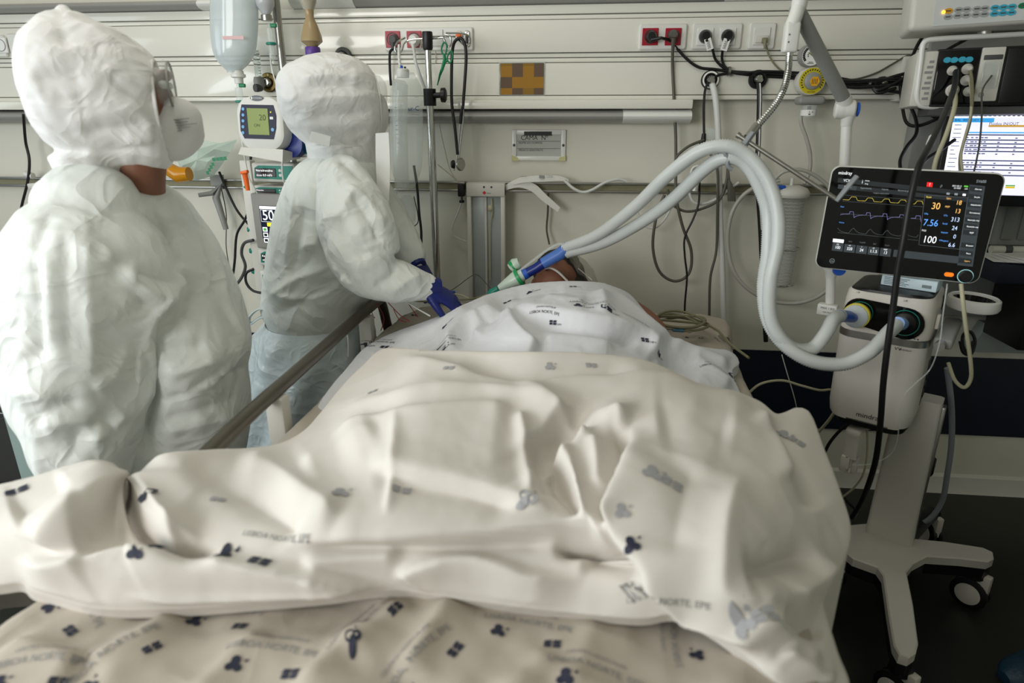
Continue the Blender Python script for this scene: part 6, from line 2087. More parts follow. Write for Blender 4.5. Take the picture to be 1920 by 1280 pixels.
# water trap bracket below the casing
t = thing('humidifier_bracket', 'white bent bracket hanging under the ventilator casing', 'bracket', onY(1592, 888, 1.72))
G = lambda px, py, Y=1.72: onY(px, py, Y)
MB().tube(spline([G(1645, 798, 1.78), G(1612, 800, 1.74), G(1600, 808, 1.72), G(1597, 825), G(1592, 858)], 6), 0.020, 12, sq=0.28).build('arm', M_ventgrey, t)
MB().rbox(Fr(G(1590, 868), VU, (0, 0, 1)), -0.020, 0.004, -0.028, 0.022, -0.01, 0.008, 0.004).build('clip_plate', M_ventgrey, t)
MB().rbox(Fr(G(1602, 868), VU, (0, 0, 1)), -0.006, 0.010, -0.032, 0.020, -0.01, 0.010, 0.004).build('clip_plate', M_ventgrey, t)
for py in (856, 880):
    MB().ell(G(1588, py, 1.705), 0.003, 0.003, 0.003, 8, 6).build('screw', M_steel, t)
t = thing('black_trolley_hook', 'black hook on the right side of the ventilator column', 'hook', G(1733, 890, 1.86))
MB().cyl(G(1722, 850, 1.86), G(1742, 842, 1.86), 0.012).build('stem', M_offwhite, t)
MB().rings([[G(1733, 866, 1.86) + V(x, y_, z_) for x, y_ in rrect(w, 0.05, 0.015, 4)] for z_, w in ((-0.036, 0.045), (-0.03, 0.052), (0.02, 0.052), (0.032, 0.02))]).build('body', M_black, t)

# ---- ventilator display
MFr, mh = quad_frame((1553, 312), (1874, 327), (1843, 532), (1538, 500), 0.372)
mh *= 1.0
mw = 0.372
mo_ = thing('ventilator_monitor', 'black ventilator touchscreen with waveforms and coloured readings', 'monitor', MFr.p(0, -mh / 1.0, -0.02))
MHH = np.linalg.norm(MFr.v) * mh
hm = mh
MB().prism(MFr, rrect(mw + 0.006, 2 * hm + 0.006, 0.022, 6), -0.028, -0.002, bev=0.003).build('casing', M_white, mo_)
MB().prism(MFr, rrect(mw, 2 * hm, 0.020, 6), -0.002, 0.0008).build('glass', M_gblack, mo_, False)
MB().rbox(MFr.at(0, -hm * 0.6, -0.07), -0.05, 0.05, -0.06, 0.05, 0, 0.045, 0.012).build('mount', M_ventgrey, mo_)


def emi(name, c, s=0.9):
    return mat(name, c, 0.5, emit=c, estr=s)


UI = {'w': emi('ui_white', 'eef2f4', 0.85), 'o': emi('ui_amber', 'f2b866', 0.85), 'b': emi('ui_blue', '5d9cf0', 0.8), 'l': emi('ui_pale_blue', 'c3d4f6', 0.8), 'g': emi('ui_grey', '8f979c', 0.5), 'k': emi('ui_slate', '3b4246', 0.35), 'd': emi('ui_dark_slate', '24292c', 0.3), 'r': emi('ui_red', 'e01818', 0.9), 'y': emi('ui_yellow', 'ead45a', 0.8), 'n': emi('ui_green', '58b040', 0.8), 'v': emi('ui_lilac', '9a94d6', 0.6), 'gd': emi('ui_dim_grey', '6a7074', 0.4)}
Z7 = 4.739


def mp(x, y):
    """position on the display measured on an enlarged crop"""
    return pf(MFr, 1520 + x / Z7, 290 + y / Z7)


def quad_ui(x0, y0, x1, y1, k, c=0.0010):
    """slanted rectangle through crop coordinates (rows of the display slope by ~0.105)"""
    sl, sh = 0.105, -0.155
    P = []
    for x, y in ((x0, y0), (x1, y0), (x1, y1), (x0, y1)):
        P.append(mp(x + sh * (y - y0), y + sl * (x - x0)))
    return P


def ui_box(nm, x0, y0, x1, y1, k, c=0.0012):
    P = quad_ui(x0, y0, x1, y1, k)
    MB().prism(MFr, P[::-1], 0.0006, c).build(nm, UI[k], mo_, False)


def ui_text(x, y, s, h, k, align='LEFT', nm='reading', c=0.0017):
    a_, b_ = mp(x, y)
    vv, ff = text2d(s, 1.0, align)
    sz = h / Z7 * mpp(MFr.o) / 0.72
    MB().text(MFr, a_, b_, s, sz, c, align, sx=0.82).build(nm, UI[k], mo_, False)


def ui_line(pts, k, wd=1.6, nm='trace'):
    P = [mp(*p) for p in pts]
    r_ = wd / Z7 * mpp(MFr.o) / 2
    mb_ = MB()
    for (x0, y0), (x1, y1) in zip(P[:-1], P[1:]):
        dx, dy = unit((x1 - x0, y1 - y0))
        mb_.box(Fr(MFr.p(x0, y0, 0.0012), MFr.u * dx + MFr.v * dy, -MFr.u * dy + MFr.v * dx), 0, math.hypot(x1 - x0, y1 - y0), -r_, r_, 0, 0.0004)
    mb_.build(nm, UI[k], mo_, False)


ui_box('side_menu', 1412, 265, 1550, 980, 'k', 0.0009)
for i, (s_, y) in enumerate((('Alarmes', 285), ('Sucção', 355), ('Nebulizador', 425), ('Ferramentas', 495), ('Retenção insp', 560), ('Retenção exp', 618), ('PEEP', 672), ('Bloquear', 785), ('Menu', 855), ('Espera', 922))):
    xx = 1420 - 0.155 * (y - 265)
    ui_box('menu_button', xx, y - 8, xx + 115, y + 36, 'd', 0.0011)
    ui_text(xx + 72, y + 22, s_, 13, 'o' if i == 9 else 'w', 'CENTER', 'menu_text')
ui_box('status_strip', 245, 205, 1412, 245, 'd', 0.0009)
ui_box('tab_bar', 245, 262, 1410, 300, 'd', 0.0009)
ui_box('tab', 248, 264, 410, 300, 'k', 0.0011)
ui_text(330, 286, 'Pressão', 16, 'w', 'CENTER', 'tab_text')
ui_text(492, 298, 'Espirometria', 15, 'g', 'CENTER', 'tab_text')
ui_text(660, 308, 'Valores', 15, 'g', 'CENTER', 'tab_text')
ui_text(775, 316, 'Números grandes', 15, 'g', 'LEFT', 'tab_text')
ui_text(292, 228, 'VCV', 24, 'w', 'LEFT', 'mode_text')
ui_text(455, 240, 'i', 34, 'w', 'LEFT', 'patient_icon')
ui_text(484, 230, 'Adulto', 11, 'w', 'LEFT', 'patient_text')
ui_text(480, 258, '70 kg', 11, 'w', 'LEFT', 'patient_text')
ui_box('alarm_badge', 1035, 243, 1085, 282, 'r', 0.0013)
ui_text(1057, 266, '!', 28, 'w', 'CENTER', 'alarm_mark', 0.0019)
ui_text(1300, 278, '2021-02-11', 13, 'w', 'CENTER', 'clock_text')
ui_text(1300, 298, '12:19:03', 13, 'w', 'CENTER', 'clock_text')
ui_box('battery', 1364, 272, 1400, 286, 'n', 0.0013)
ui_text(1380, 304, '100%', 10, 'w', 'CENTER', 'battery_text')
ui_text(1150, 276, '\u03c1', 24, 'g', 'LEFT', 'status_icon')
for x in (1222, 1293, 1365):
    ui_box('icon', x - 14, 335 + (x - 1222) * 0.07, x + 14, 353 + (x - 1222) * 0.07, 'w' if x > 1300 else 'g', 0.0013)
ui_text(625, 343, 'Ventilação mecânica adulto', 10, 'g', 'CENTER', 'note_text')
# wave panels
ui_line([(1015, 355), (960, 800)], 'gd', 2)
ui_line([(1015, 358), (1395, 380)], 'gd', 2)
ui_line([(1395, 380), (1320, 842)], 'gd', 2)
ui_line([(965, 800), (1325, 840)], 'gd', 2)
ui_line([(252, 355), (1005, 402)], 'gd', 1.4)
ui_line([(285, 412), (1000, 462)], 'gd', 1.4)
ui_line([(265, 520), (980, 572)], 'gd', 1.4)
ui_line([(240, 690), (955, 760)], 'gd', 1.4)


def wave(x0, x1, n, f, k, wd):
    pts = []
    for i in range(n + 1):
        u_ = i / n
        x = x0 + (x1 - x0) * u_
        pts.append((x, f(x)))
    ui_line(pts, k, wd)


bl = lambda x, y0: y0 + 0.062 * (x - 280)


def press(x):
    ph = ((x - 340) % 146) / 146
    b_ = bl(x, 398)
    return b_ - (30 * min(1, ph / 0.15) if ph < 0.45 else 30 * max(0, 1 - (ph - 0.45) / 0.06))


def flow(x):
    ph = ((x - 345) % 148) / 148
    b_ = bl(x, 522)
    if ph < 0.26:
        return b_ - 22
    return b_ + 32 * math.exp(-(ph - 0.26) * 5)


def vol(x):
    ph = ((x - 340) % 150) / 150
    b_ = bl(x, 692)
    return b_ - (46 * math.sin(ph / 0.3 * math.pi / 2) if ph < 0.3 else 46 * math.exp(-(ph - 0.3) * 5.5))


wave(285, 998, 90, press, 'y', 1.8)
wave(262, 978, 140, flow, 'v', 1.8)
wave(240, 955, 110, vol, 'gd', 1.6)
ui_text(265, 460, 'Fluxo', 12, 'b', 'LEFT', 'axis_text')
ui_text(252, 600, 'Volume', 12, 'b', 'LEFT', 'axis_text')
# numbers
for x, y, s_, h, k in ((1112, 458, '30', 58, 'o'), (1066, 607, '7.56', 58, 'b'), (1056, 756, '100', 62, 'w'), (1316, 427, '18', 38, 'o'), (1306, 502, '13', 38, 'o'), (1284, 577, '313', 38, 'l'), (1278, 653, '24', 36, 'l'), (1278, 728, '0', 36, 'l'), (1252, 802, '6.6', 36, 'l')):
    ui_text(x, y, s_, h, k, 'CENTER')
for x, y, s_, k in ((1050, 376, 'Ppeak', 'y'), (1227, 388, 'Pplat', 'o'), (1214, 462, 'PEEP', 'o'), (1026, 525, 'VMe', 'b'), (1198, 540, 'VTe', 'b'), (1193, 612, 'ftotal', 'b'), (1006, 673, 'FiO2', 'w'), (1188, 690, 'fespont', 'b'), (1182, 763, 'VMespont', 'b')):
    ui_text(x, y, s_, 15, k, 'CENTER', 'reading_name')
# bottom settings
for i, (top, val) in enumerate((('O2', '100'), ('VT', '320'), ('f', '24'), ('I:E', '1:1.5'), ('PEEP', '13'))):
    x = 197 + i * 106
    y = 780 + i * 11.5
    ui_box('setting', x, y, x + 96, y + 70, 'k', 0.0011)
    ui_text(x + 44, y + 16, top, 13, 'w', 'CENTER', 'setting_name')
    ui_text(x + 42, y + 44, val, 27, 'w', 'CENTER', 'setting_value')
ui_box('mode_tab', 200, 744, 296, 774, 'w', 0.0012)
ui_text(248, 763, 'VCV', 16, 'd', 'CENTER', 'mode_tab_text', 0.0019)
for x, y, s_ in ((352, 772, 'PCV'), (460, 780, 'V-SIMV'), (568, 793, 'PSV'), (680, 805, 'DuoV')):
    ui_text(x, y, s_, 14, 'gd', 'CENTER', 'mode_tab_text')
ui_box('settings_strip', 740, 842, 1330, 905, 'k', 0.0009)
# bezel marks
ui_text(247, 160, 'mindray', 30, 'w', 'LEFT', 'brand_lettering')
ui_text(1515, 238, 'SV600', 24, 'g', 'CENTER', 'model_lettering')
a, b = mp(1228, 1063)
MB().prism(MFr.at(a, b, 0), rrect(0.0205, 0.0105, 0.005, 4), 0.0, 0.002).build('alarm_key', emi('orange_key', 'f07a14', 0.6), mo_)
a, b = mp(1373, 1078)
kc = MFr.p(a, b, 0)
kn = MB().lathe(kc, MFr.n, [(0.0155, 0), (0.0150, 0.010), (0.012, 0.0125), (0, 0.0125)], 28).build('knob', M_black, mo_)
MB().tube([kc + MFr.n * 0.0015 + (MFr.u * math.cos(2 * math.pi * k / 32) + MFr.v * math.sin(2 * math.pi * k / 32)) * 0.0165 for k in range(32)], 0.0008, 6, closed=True).build('knob_ring', emi('cyan_ring', '9fd0d0', 0.6), mo_)
a, b = mp(190, 942)
MB().tube([MFr.p(a, b, 0.0012) + (MFr.u * math.cos(2 * math.pi * k / 24) + MFr.v * math.sin(2 * math.pi * k / 24)) * 0.0058 for k in range(24)], 0.0005, 5, closed=True).build('standby_mark', UI['g'], mo_)
ui_text(190, 942, 'oo', 18, 'g', 'CENTER', 'standby_mark')
# ---- small printed carton on the lid
f_ = Fr(VF.p(0.02, 1.0, -0.07), VF.u * 0.99 + VF.n * 0.1, (0, 0, 1))
t = thing('printed_carton', 'flat white and blue printed carton lying on the ventilator lid', 'box', f_.p(0, 0, 0))
MB().rbox(f_, -0.055, 0.075, 0.0, 0.028, -0.06, 0.0, 0.002).build('carton', mat('pale_blue_carton', 'cfe2ea', 0.5), t)
mb = MB()
for k in range(5):
    mb.box(f_, -0.048, 0.012 - (k % 3) * 0.006, 0.022 - k * 0.0042, 0.0232 - k * 0.0042, 0, 0.0006)
for k in range(10):
    mb.box(f_, 0.042 + k * 0.0022, 0.0432 + k * 0.0022, 0.008, 0.016, 0, 0.0006)
mb.build('carton_print', M_ink, t, False)

# ---- support arm
YA_ = 1.93
arm = thing('hose_support_arm', 'grey and white jointed support arm rising beside the ventilator', 'arm', onY(1552, 590, 1.86))
J = onY(1588, 205, 1.88)
MB().cyl(onY(1583, 318, 1.88), onY(1588, 222, 1.88), 0.0135).build('upper_post', M_white, arm)
MB().lathe(onY(1588, 228, 1.88), (0, 0, 1), [(0.0135, -0.012), (0.0150, -0.01), (0.0155, 0.004), (0.021, 0.016), (0.021, 0.02)], 20).build('post_collar', M_white, arm)
MB().lathe(J + V(-0.030, 0.004, 0), (1, -0.2, 0), [(0.018, 0), (0.023, 0.004), (0.025, 0.022), (0.0245, 0.024), (0.025, 0.026), (0.023, 0.046), (0.019, 0.050)], 28).build('joint', M_white, arm)
MB().lathe(J + V(0.022, -0.006, 0), (1, -0.2, 0), [(0.018, 0), (0.018, 0.005), (0.013, 0.007), (0, 0.0072)], 24).build('joint_cap', M_blue, arm)
A1 = onY(1583, 188, 1.87)
A2 = onY(1492, 12, 1.74)
MB().tube([A1, A2], [0.0175, 0.0165], 18).build('forearm', M_grey, arm)
MB().tube([A1 + (J - A1) * 0.9, A1 + (A2 - A1) * 0.03], [0.020, 0.0185], 18).build('forearm_socket', M_white, arm)
E0 = onY(1499, 6, 1.735)
MB().ell(E0, 0.018, 0.018, 0.026, 16, 10).build('elbow', M_white, arm)
MB().tube([E0, onY(1492, 30, 1.73), onY(1484, 50, 1.73)], [0.016, 0.016, 0.0165], 16).build('wrist', M_white, arm)
wf = Fr(onY(1483, 68, 1.73), (1, 0, 0), (0, 0, 1))
MB().rbox(wf, -0.0165, 0.0165, -0.036, 0.030, -0.016, 0.016, 0.006, 3).build('end_block', M_white, arm)
for z_ in (0.002, -0.014):
    MB().lathe(wf.p(-0.008, z_, 0.0155), wf.n, [(0.002, 0), (0.002, 0.001)], 8).build('screw', M_dgrey, arm)
E1 = onY(1481, 91, 1.73)
MB().cyl(E1, onY(1480, 105, 1.73), 0.0085, n=16).build('ferrule', M_chrome, arm)
gp_ = spline([onY(1480, 100, 1.73), onY(1478, 130, 1.725), onY(1470, 165, 1.71), onY(1452, 198, 1.69), onY(1425, 230, 1.66), onY(1405, 256, 1.64)], 26)
MB().tube(gp_, [0.0085 if k % 3 else 0.0070 for k in range(len(gp_))], 12).build('gooseneck', M_chrome, arm)
MB().cyl(onY(1420, 235, 1.655), onY(1402, 258, 1.64), 0.010, n=14).build('ferrule', M_steel, arm)
# lower post and clamp block
MB().cyl(onY(1556, 585, 1.84), onY(1558, 505, 1.84), 0.0125).build('lower_post', M_white, arm)
MB().lathe(onY(1558, 515, 1.84), (0, 0, 1), [(0.013, -0.01), (0.018, 0.01), (0.024, 0.018), (0.025, 0.05), (0, 0.05)], 22).build('lower_joint', M_white, arm)
MB().cyl(onY(1572, 505, 1.82), onY(1575, 505, 1.81), 0.017).build('joint_cap', M_blue, arm)
MB().cyl(onY(1562, 500, 1.86), onY(1583, 316, 1.88), 0.0135).build('middle_post', M_white, arm)
cb = Fr(onY(1551, 582, 1.815), VU, (0, 0, 1))
MB().rbox(cb, -0.028, 0.024, -0.016, 0.016, -0.03, 0.0, 0.004).build('clamp_block', M_white, arm)
mb = MB().text(cb, 0, 0.006, 'MAX 1 KG', 0.008, 0.0006, 'CENTER')
mb.text(cb, 0, -0.005, 'max load', 0.006, 0.0006, 'CENTER')
mb.build('clamp_print', M_ink, arm, False)
# cross rod with hose clips
rod = thing('hose_rod', 'steel rod with grey clips holding the breathing hoses', 'rod', onY(1560, 370, 1.58))
r0, r1 = onY(1382, 252, 1.63), onY(1566, 372, 1.56)
MB().cyl(r0, r1, 0.0052, n=14).build('rod', M_steel, rod)
MB().cyl(r0, r0 + (r1 - r0) * 0.03, 0.007, n=14).build('rod_end', M_steel, rod)
Mclip = mat('translucent_grey_clip', '8b9093', 0.35, alpha=0.9)
cc_ = [(onY(1412, 248, 1.625), 0.009), (onY(1397, 268, 1.625), 0.013), (onY(1382, 290, 1.625), 0.012), (onY(1372, 300, 1.62), 0.010)]
MB().tube([p for p, r_ in cc_], [r_ for p, r_ in cc_], 10, sq=0.7).build('hose_clip', Mclip, rod)
for px, py in ((1371, 282), (1376, 304)):
    c_ = onY(px, py, 1.62)
    MB().tube([c_ + V(0.016 * math.cos(a_), -0.004, 0.016 * math.sin(a_)) for a_ in [R(20 + 20 * k) for k in range(13)]], 0.005, 8).build('clip_jaw', Mclip, rod)
MB().tube([onY(1568, 377, 1.555), onY(1590, 350, 1.555), onY(1607, 330, 1.555)], [0.008, 0.0095, 0.009], 10, sq=0.6).build('hose_clip', Mclip, rod)

# ---- corrugated breathing hoses
YM = 1.93


def corrugated(name, label, pts, r_, m):
    S = spline([onY(*p) for p in pts], 60)
    # even steps of 2 mm
    L = np.cumsum([0] + [np.linalg.norm(S[i + 1] - S[i]) for i in range(len(S) - 1)])
    n_ = int(L[-1] / 0.0027)
    Q = [np.array([np.interp(k * L[-1] / n_, L, [s_[j] for s_ in S]) for j in range(3)]) for k in range(n_ + 1)]
    mb_ = MB().tube(Q, [r_ if k % 2 else r_ * 0.86 for k in range(n_ + 1)], 16)
    o = mb_.build(name, m, None, True, 180)
    return tag(o, label, 'hose', 'breathing hoses')


M_hose = mat('milky_corrugated_hose', 'd4d9d6', 0.3, alpha=0.86, var=0.04)
pl_out = PL + VF.n * 0.075 + VF.u * -0.02 + V(0, 0, -0.006)
corrugated('breathing_hose', 'upper corrugated breathing hose ending at the yellow ringed filter', [(1058, 466, 1.90), (1120, 440, 1.84), (1190, 388, 1.76), (1250, 330, 1.69), (1310, 285, 1.64), (1360, 274, 1.62), (1402, 292, 1.61), (1440, 340, 1.59), (1458, 400, 1.57), (1458, 460, 1.55), (1444, 530, 1.54), (1446, 600, 1.53), (1478, 648, 1.52), (1520, 655, 1.53), (1548, 625, 1.55), (1562, 600, 1.58), (1576, 591, 1.615)], 0.0172, M_hose)
corrugated('breathing_hose', 'lower corrugated breathing hose ending at the right port of the ventilator', [(1062, 474, 1.90), (1130, 455, 1.85), (1200, 418, 1.78), (1260, 375, 1.72), (1320, 318, 1.66), (1358, 296, 1.63), (1395, 305, 1.62), (1422, 345, 1.61), (1440, 400, 1.60), (1440, 470, 1.58), (1432, 540, 1.57), (1440, 600, 1.55), (1470, 645, 1.52), (1520, 676, 1.50), (1580, 682, 1.50), (1630, 660, 1.51), (1664, 625, 1.55), (1682, 608, 1.58)], 0.0172, M_hose)
# filter and connectors on the ventilator
t = thing('bacterial_filter', 'round clear filter with a yellow ring on the left ventilator port', 'filter', PL + VF.n * 0.03 + V(0, 0, -0.03))
ax = unit(VF.n + V(-0.15, 0, -0.05))
MB().lathe(PL + VF.n * 0.012, ax, [(0.012, 0), (0.030, 0.012), (0.031, 0.016), (0.031, 0.030), (0.022, 0.040), (0.012, 0.044), (0.012, 0.05)], 28).build('housing', mat('frosted_filter', 'cfd8dc', 0.2, alpha=0.9), t)
MB().lathe(PL + VF.n * 0.012, ax, [(0.0315, 0.013), (0.0335, 0.015), (0.0335, 0.023), (0.0315, 0.025)], 28).build('rim', M_yellow, t)
e0 = PL + VF.n * 0.012 + ax * 0.05
MB().tube([e0 - ax * 0.006, e0 + (onY(1583, 589, 1.61) - e0) * 0.5, onY(1572, 592, 1.605)], [0.012, 0.0150, 0.0158], 18).build('blue_cuff', M_blue, t)
t = thing('hose_cuff', 'blue hose cuff at the right ventilator port', 'connector', PR + V(0, 0, -0.02))
e1 = PR + VF.n * 0.012
q1 = onY(1684, 606, 1.585)
MB().tube([e1, e1 + (q1 - e1) * 0.45], [0.013, 0.0165], 18).build('inner_cuff', M_dblue, t)
MB().tube([e1 + (q1 - e1) * 0.45, q1 + (q1 - e1) * 0.15], [0.0165, 0.0158], 18).build('outer_cuff', mat('pale_blue_cuff', '7fa6dc', 0.35), t)

# ---- patient end of the circuit
t = thing('breathing_tube_connector', 'blue and green breathing connector at the patient\'s mouth', 'connector', onY(1000, 520, 1.9))
G = lambda px, py, Y=1.90: onY(px, py, Y)
MB().tube([G(1066, 462), G(1050, 476), G(1018, 494)], [0.018, 0.0185, 0.0175], 18).build('outer_cuff', mat('mid_blue_cuff', '4f78c8', 0.35, alpha=0.93), t)
MB().tube([G(1024, 490), G(1005, 503), G(988, 512)], [0.0165, 0.0150, 0.0150], 18).build('wye', M_dblue, t)
MB().tube([G(990, 511), G(978, 517)], [0.0155, 0.0170], 18).build('inner_cuff', M_blue, t)
MB().tube([G(982, 514), G(968, 522), G(950, 532), G(936, 540)], [0.017, 0.024, 0.016, 0.010], 18).build('filter', mat('pale_green_filter', 'cfe0d2', 0.25, alpha=0.85), t)
d_ = unit(G(968, 522) - G(982, 514))
MB().tube([G(976, 518), G(971, 521)], [0.0275, 0.0275], 24).build('green_band', mat('bright_green_band', '1c9a57', 0.35), t)
MB().tube([G(966, 495, 1.93), G(962, 500, 1.93)], [0.020, 0.020], 20).build('green_band', mat('bright_green_band', '1c9a57', 0.35), t)
MB().tube([G(974, 492, 1.93), G(966, 496, 1.93), G(958, 503, 1.93)], [0.016, 0.021, 0.016], 18).build('filter', mat('pale_green_filter', 'cfe0d2', 0.25, alpha=0.85), t)
MB().tube([G(934, 541), G(922, 548), G(915, 553)], [0.009, 0.012, 0.007], 14).build('green_cap', M_teal, t)
MB().tube(spline([G(936, 540), G(965, 515), G(1000, 488), G(1030, 466), G(1052, 457), G(1080, 462)], 6), 0.0042, 8).build('suction_sleeve', M_film, t)
# tape on the face
fa = [G(1022, 504, 1.93), G(1034, 503, 1.92), G(1048, 511, 1.91), G(1064, 527, 1.91)]
t2 = tag(MB().tube(spline(fa, 6), [0.006] * 19, 8, sq=0.4).build('tube_tape', M_paper, None), 'white tape strap holding the tube across the cheek', 'tape')
# clear oxygen hood/bag behind the head
t = thing('resuscitation_bag', 'clear crumpled plastic bag beside the patient\'s head', 'bag', onY(1095, 525, 2.03))
bl_ = [(1052, 458), (1072, 470), (1098, 488), (1112, 505), (1122, 530), (1098, 532), (1075, 525), (1062, 500)]
P = [onY(px, py, 2.02) for px, py in bl_]
c_ = sum(P) / len(P)
n_ = len(P)
vv = [c_ + V(0, -0.05, 0.01)] + [p for p in P] + [c_ + V(0, 0.04, 0)]
ff = [(0, 1 + i, 1 + (i + 1) % n_) for i in range(n_)] + [(n_ + 1, 1 + (i + 1) % n_, 1 + i) for i in range(n_)]
MB().raw(vv, ff).build('film', mat('olive_clear_film', 'a7a894', 0.12, alpha=0.35), t, False)
MB().tube(spline([onY(px, py, 2.0) for px, py in ((1052, 486), (1080, 500), (1110, 525))], 5), 0.0018, 6).build('drawstring', M_paper, t)

# ================================================================== wall devices right of centre
# regulators
YG = 2.34
q = onY(1520, 152, YG)
t = thing('suction_regulator', 'wall suction regulator with white gauge above a yellow dial', 'regulator', onY(1516, 195, YG))
MB().lathe(onY(1519, 104, YG), (0, -1, 0), [(0.0345, -0.02), (0.0355, 0), (0.0355, 0.012), (0.033, 0.016), (0.0315, 0.016), (0.0315, 0.010), (0, 0.010)], 36, cap=False).build('gauge_case', M_grey, t)
MB().lathe(onY(1519, 104, YG), (0, -1, 0), [(0.0315, 0.013), (0.0, 0.013)], 36, cap=False).build('gauge_face', M_paper, t)
gf = Fr(onY(1519, 104, YG) + V(0, -0.0135, 0), (1, 0, 0), (0, 0, 1))
mb = MB()
for k in range(22):
    a_ = R(-40 + 260 * k / 21)
    r0_, r1_ = 0.020, 0.027
    w_ = 0.0022
    ca, sa = math.cos(a_), math.sin(a_)
    mb.flat(gf, [(r0_ * ca - w_ * sa, r0_ * sa + w_ * ca), (r0_ * ca + w_ * sa, r0_ * sa - w_ * ca), (r1_ * ca + w_ * sa, r1_ * sa - w_ * ca), (r1_ * ca - w_ * sa, r1_ * sa + w_ * ca)], 0.0006)
for k in range(9):
    a_ = R(-20 + 220 * k / 8)
    ca, sa = math.cos(a_), math.sin(a_)
    mb.flat(gf, [(0.009 * ca - .0016 * sa, 0.009 * sa + .0016 * ca), (0.009 * ca + .0016 * sa, 0.009 * sa - .0016 * ca), (0.0125 * ca + .0016 * sa, .0125 * sa - .0016 * ca), (.0125 * ca - .0016 * sa, .0125 * sa + .0016 * ca)], 0.0006)
mb.box(gf, -0.007, 0.007, -0.0215, -0.0200, 0.0004, 0.0008)
mb.box(gf, -0.010, 0.010, -0.0255, -0.0240, 0.0004, 0.0008)
mb.build('gauge_print', M_ink, t, False)
MB().box(Fr(gf.p(0, 0, 0.001), (0.8, 0, -0.6), (0.6, 0, 0.8)), -0.012, 0.006, -0.0012, 0.0012, 0, 0.001).build('gauge_needle', mat('olive_needle', '6c7a1e', 0.5), t, False)
MB().cyl(onY(1519, 120, YG), onY(1519, 138, YG), 0.008).build('neck', M_grey, t)
c_ = onY(1521, 152, YG)
MB().lathe(c_, (0, -1, 0), [(0.043, -0.04), (0.0445, -0.03), (0.0445, 0.004), (0.042, 0.008), (0.040, 0.008)], 40).build('dial_case', M_offwhite, t)
MB().lathe(c_, (0, -1, 0), [(0.040, 0.006), (0.040, 0.010), (0.027, 0.011)], 40, cap=False).build('yellow_dial', mat('dull_yellow_dial', 'c9ba1e', 0.4), t)
MB().lathe(c_, (0, -1, 0), [(0.027, 0.010), (0.026, 0.018), (0.020, 0.022), (0, 0.023)], 32).build('knob', M_grey, t)
df = Fr(c_ + V(0.004, -0.0235, -0.002), (1, 0, 0), (0, 0, 1))
MB().prism(df, ring2(0.016, 6), 0, 0.001).build('knob_label', mat('orange_yellow_label', 'e8a81c', 0.5), t, False)
mb = MB()
for k in range(4):
    mb.box(df, -0.009 + k * 0.005, -0.0075 + k * 0.005, -0.008, 0.008, 0.001, 0.0014)
d2 = Fr(c_ + V(0, -0.0108, 0), (1, 0, 0), (0, 0, 1))
for k in range(20):
    a_ = R(-35 + 250 * k / 19)
    ca, sa = math.cos(a_), math.sin(a_)
    w_ = 0.0028
    mb.flat(d2, [(0.031 * ca - w_ * sa, 0.031 * sa + w_ * ca), (0.031 * ca + w_ * sa * 0.2, 0.031 * sa - w_ * ca * 0.2), (0.036 * ca + w_ * sa, 0.036 * sa - w_ * ca), (0.036 * ca - w_ * sa * .2, 0.036 * sa + w_ * ca * .2)], 0.0012)
mb.text(d2, 0, -0.0335, 'VACUUM', 0.006, 0.0012, 'CENTER')
mb.build('dial_print', M_ink, t, False)
MB().rbox(Fr(onY(1518, 188, YG), (1, 0, 0), (0, 0, 1)), -0.042, 0.042, -0.014, 0.012, -0.03, 0.03, 0.010, 3).build('manifold', M_grey, t)
c_ = onY(1516, 212, YG - 0.01)
MB().lathe(c_, (0, 0, 1), [(0.020, -0.014), (0.024, -0.010), (0.024, 0.018), (0.022, 0.024)], 24).build('safety_jar', M_film, t)
MB().lathe(c_, (0, 0, 1), [(0.0245, -0.008), (0.0245, 0.010)], 24, cap=False).build('jar_label', M_paper, t)
mb = MB().text(Fr(c_ + V(0, -0.0252, 0.001), (1, 0, 0), (0, 0, 1)), 0, 0.002, 'A.. G.', 0.007, 0, 'CENTER')
mb.box(Fr(c_ + V(0, -0.0252, -0.004), (1, 0, 0), (0, 0, 1)), -0.008, -0.002, -0.001, 0.002, 0, 0.0004)
mb.build('jar_print', M_ink, t, False)
MB().cyl(c_ + V(0, 0, 0.0), c_ + V(0, 0, 0.022), 0.006).build('float', M_dgrey, t)

# suction canister
YS = 2.33
c0_, c1_ = onY(1482, 362, YS), onY(1474, 535, YS)
c1_[0] = c0_[0]
t = thing('suction_canister', 'clear suction canister with cream lid hanging from the rail', 'canister', c1_)
hC = c0_[2] - c1_[2]
MB().lathe(c1_, (0, 0, 1), [(0.040, 0), (0.044, 0.004), (0.050, hC)], 32).build('jar', mat('clear_jar', 'b4b7b0', 0.15, alpha=0.42), t)
MB().lathe(c0_, (0, 0, 1), [(0.058, -0.012), (0.062, -0.006), (0.062, 0.004), (0.052, 0.018), (0.03, 0.026), (0, 0.027)], 32).build('lid', M_offwhite, t)
MB().cyl(c0_ + V(0.0, 0, 0.02), c0_ + V(0.0, 0, 0.05), 0.006).build('port', M_white, t)
MB().tube([c0_ + V(-0.03, -0.03, 0.022), c0_ + V(-0.06, -0.035, 0.022)], [0.007, 0.0085], 12).build('blue_port', M_blue, t)
mb = MB()
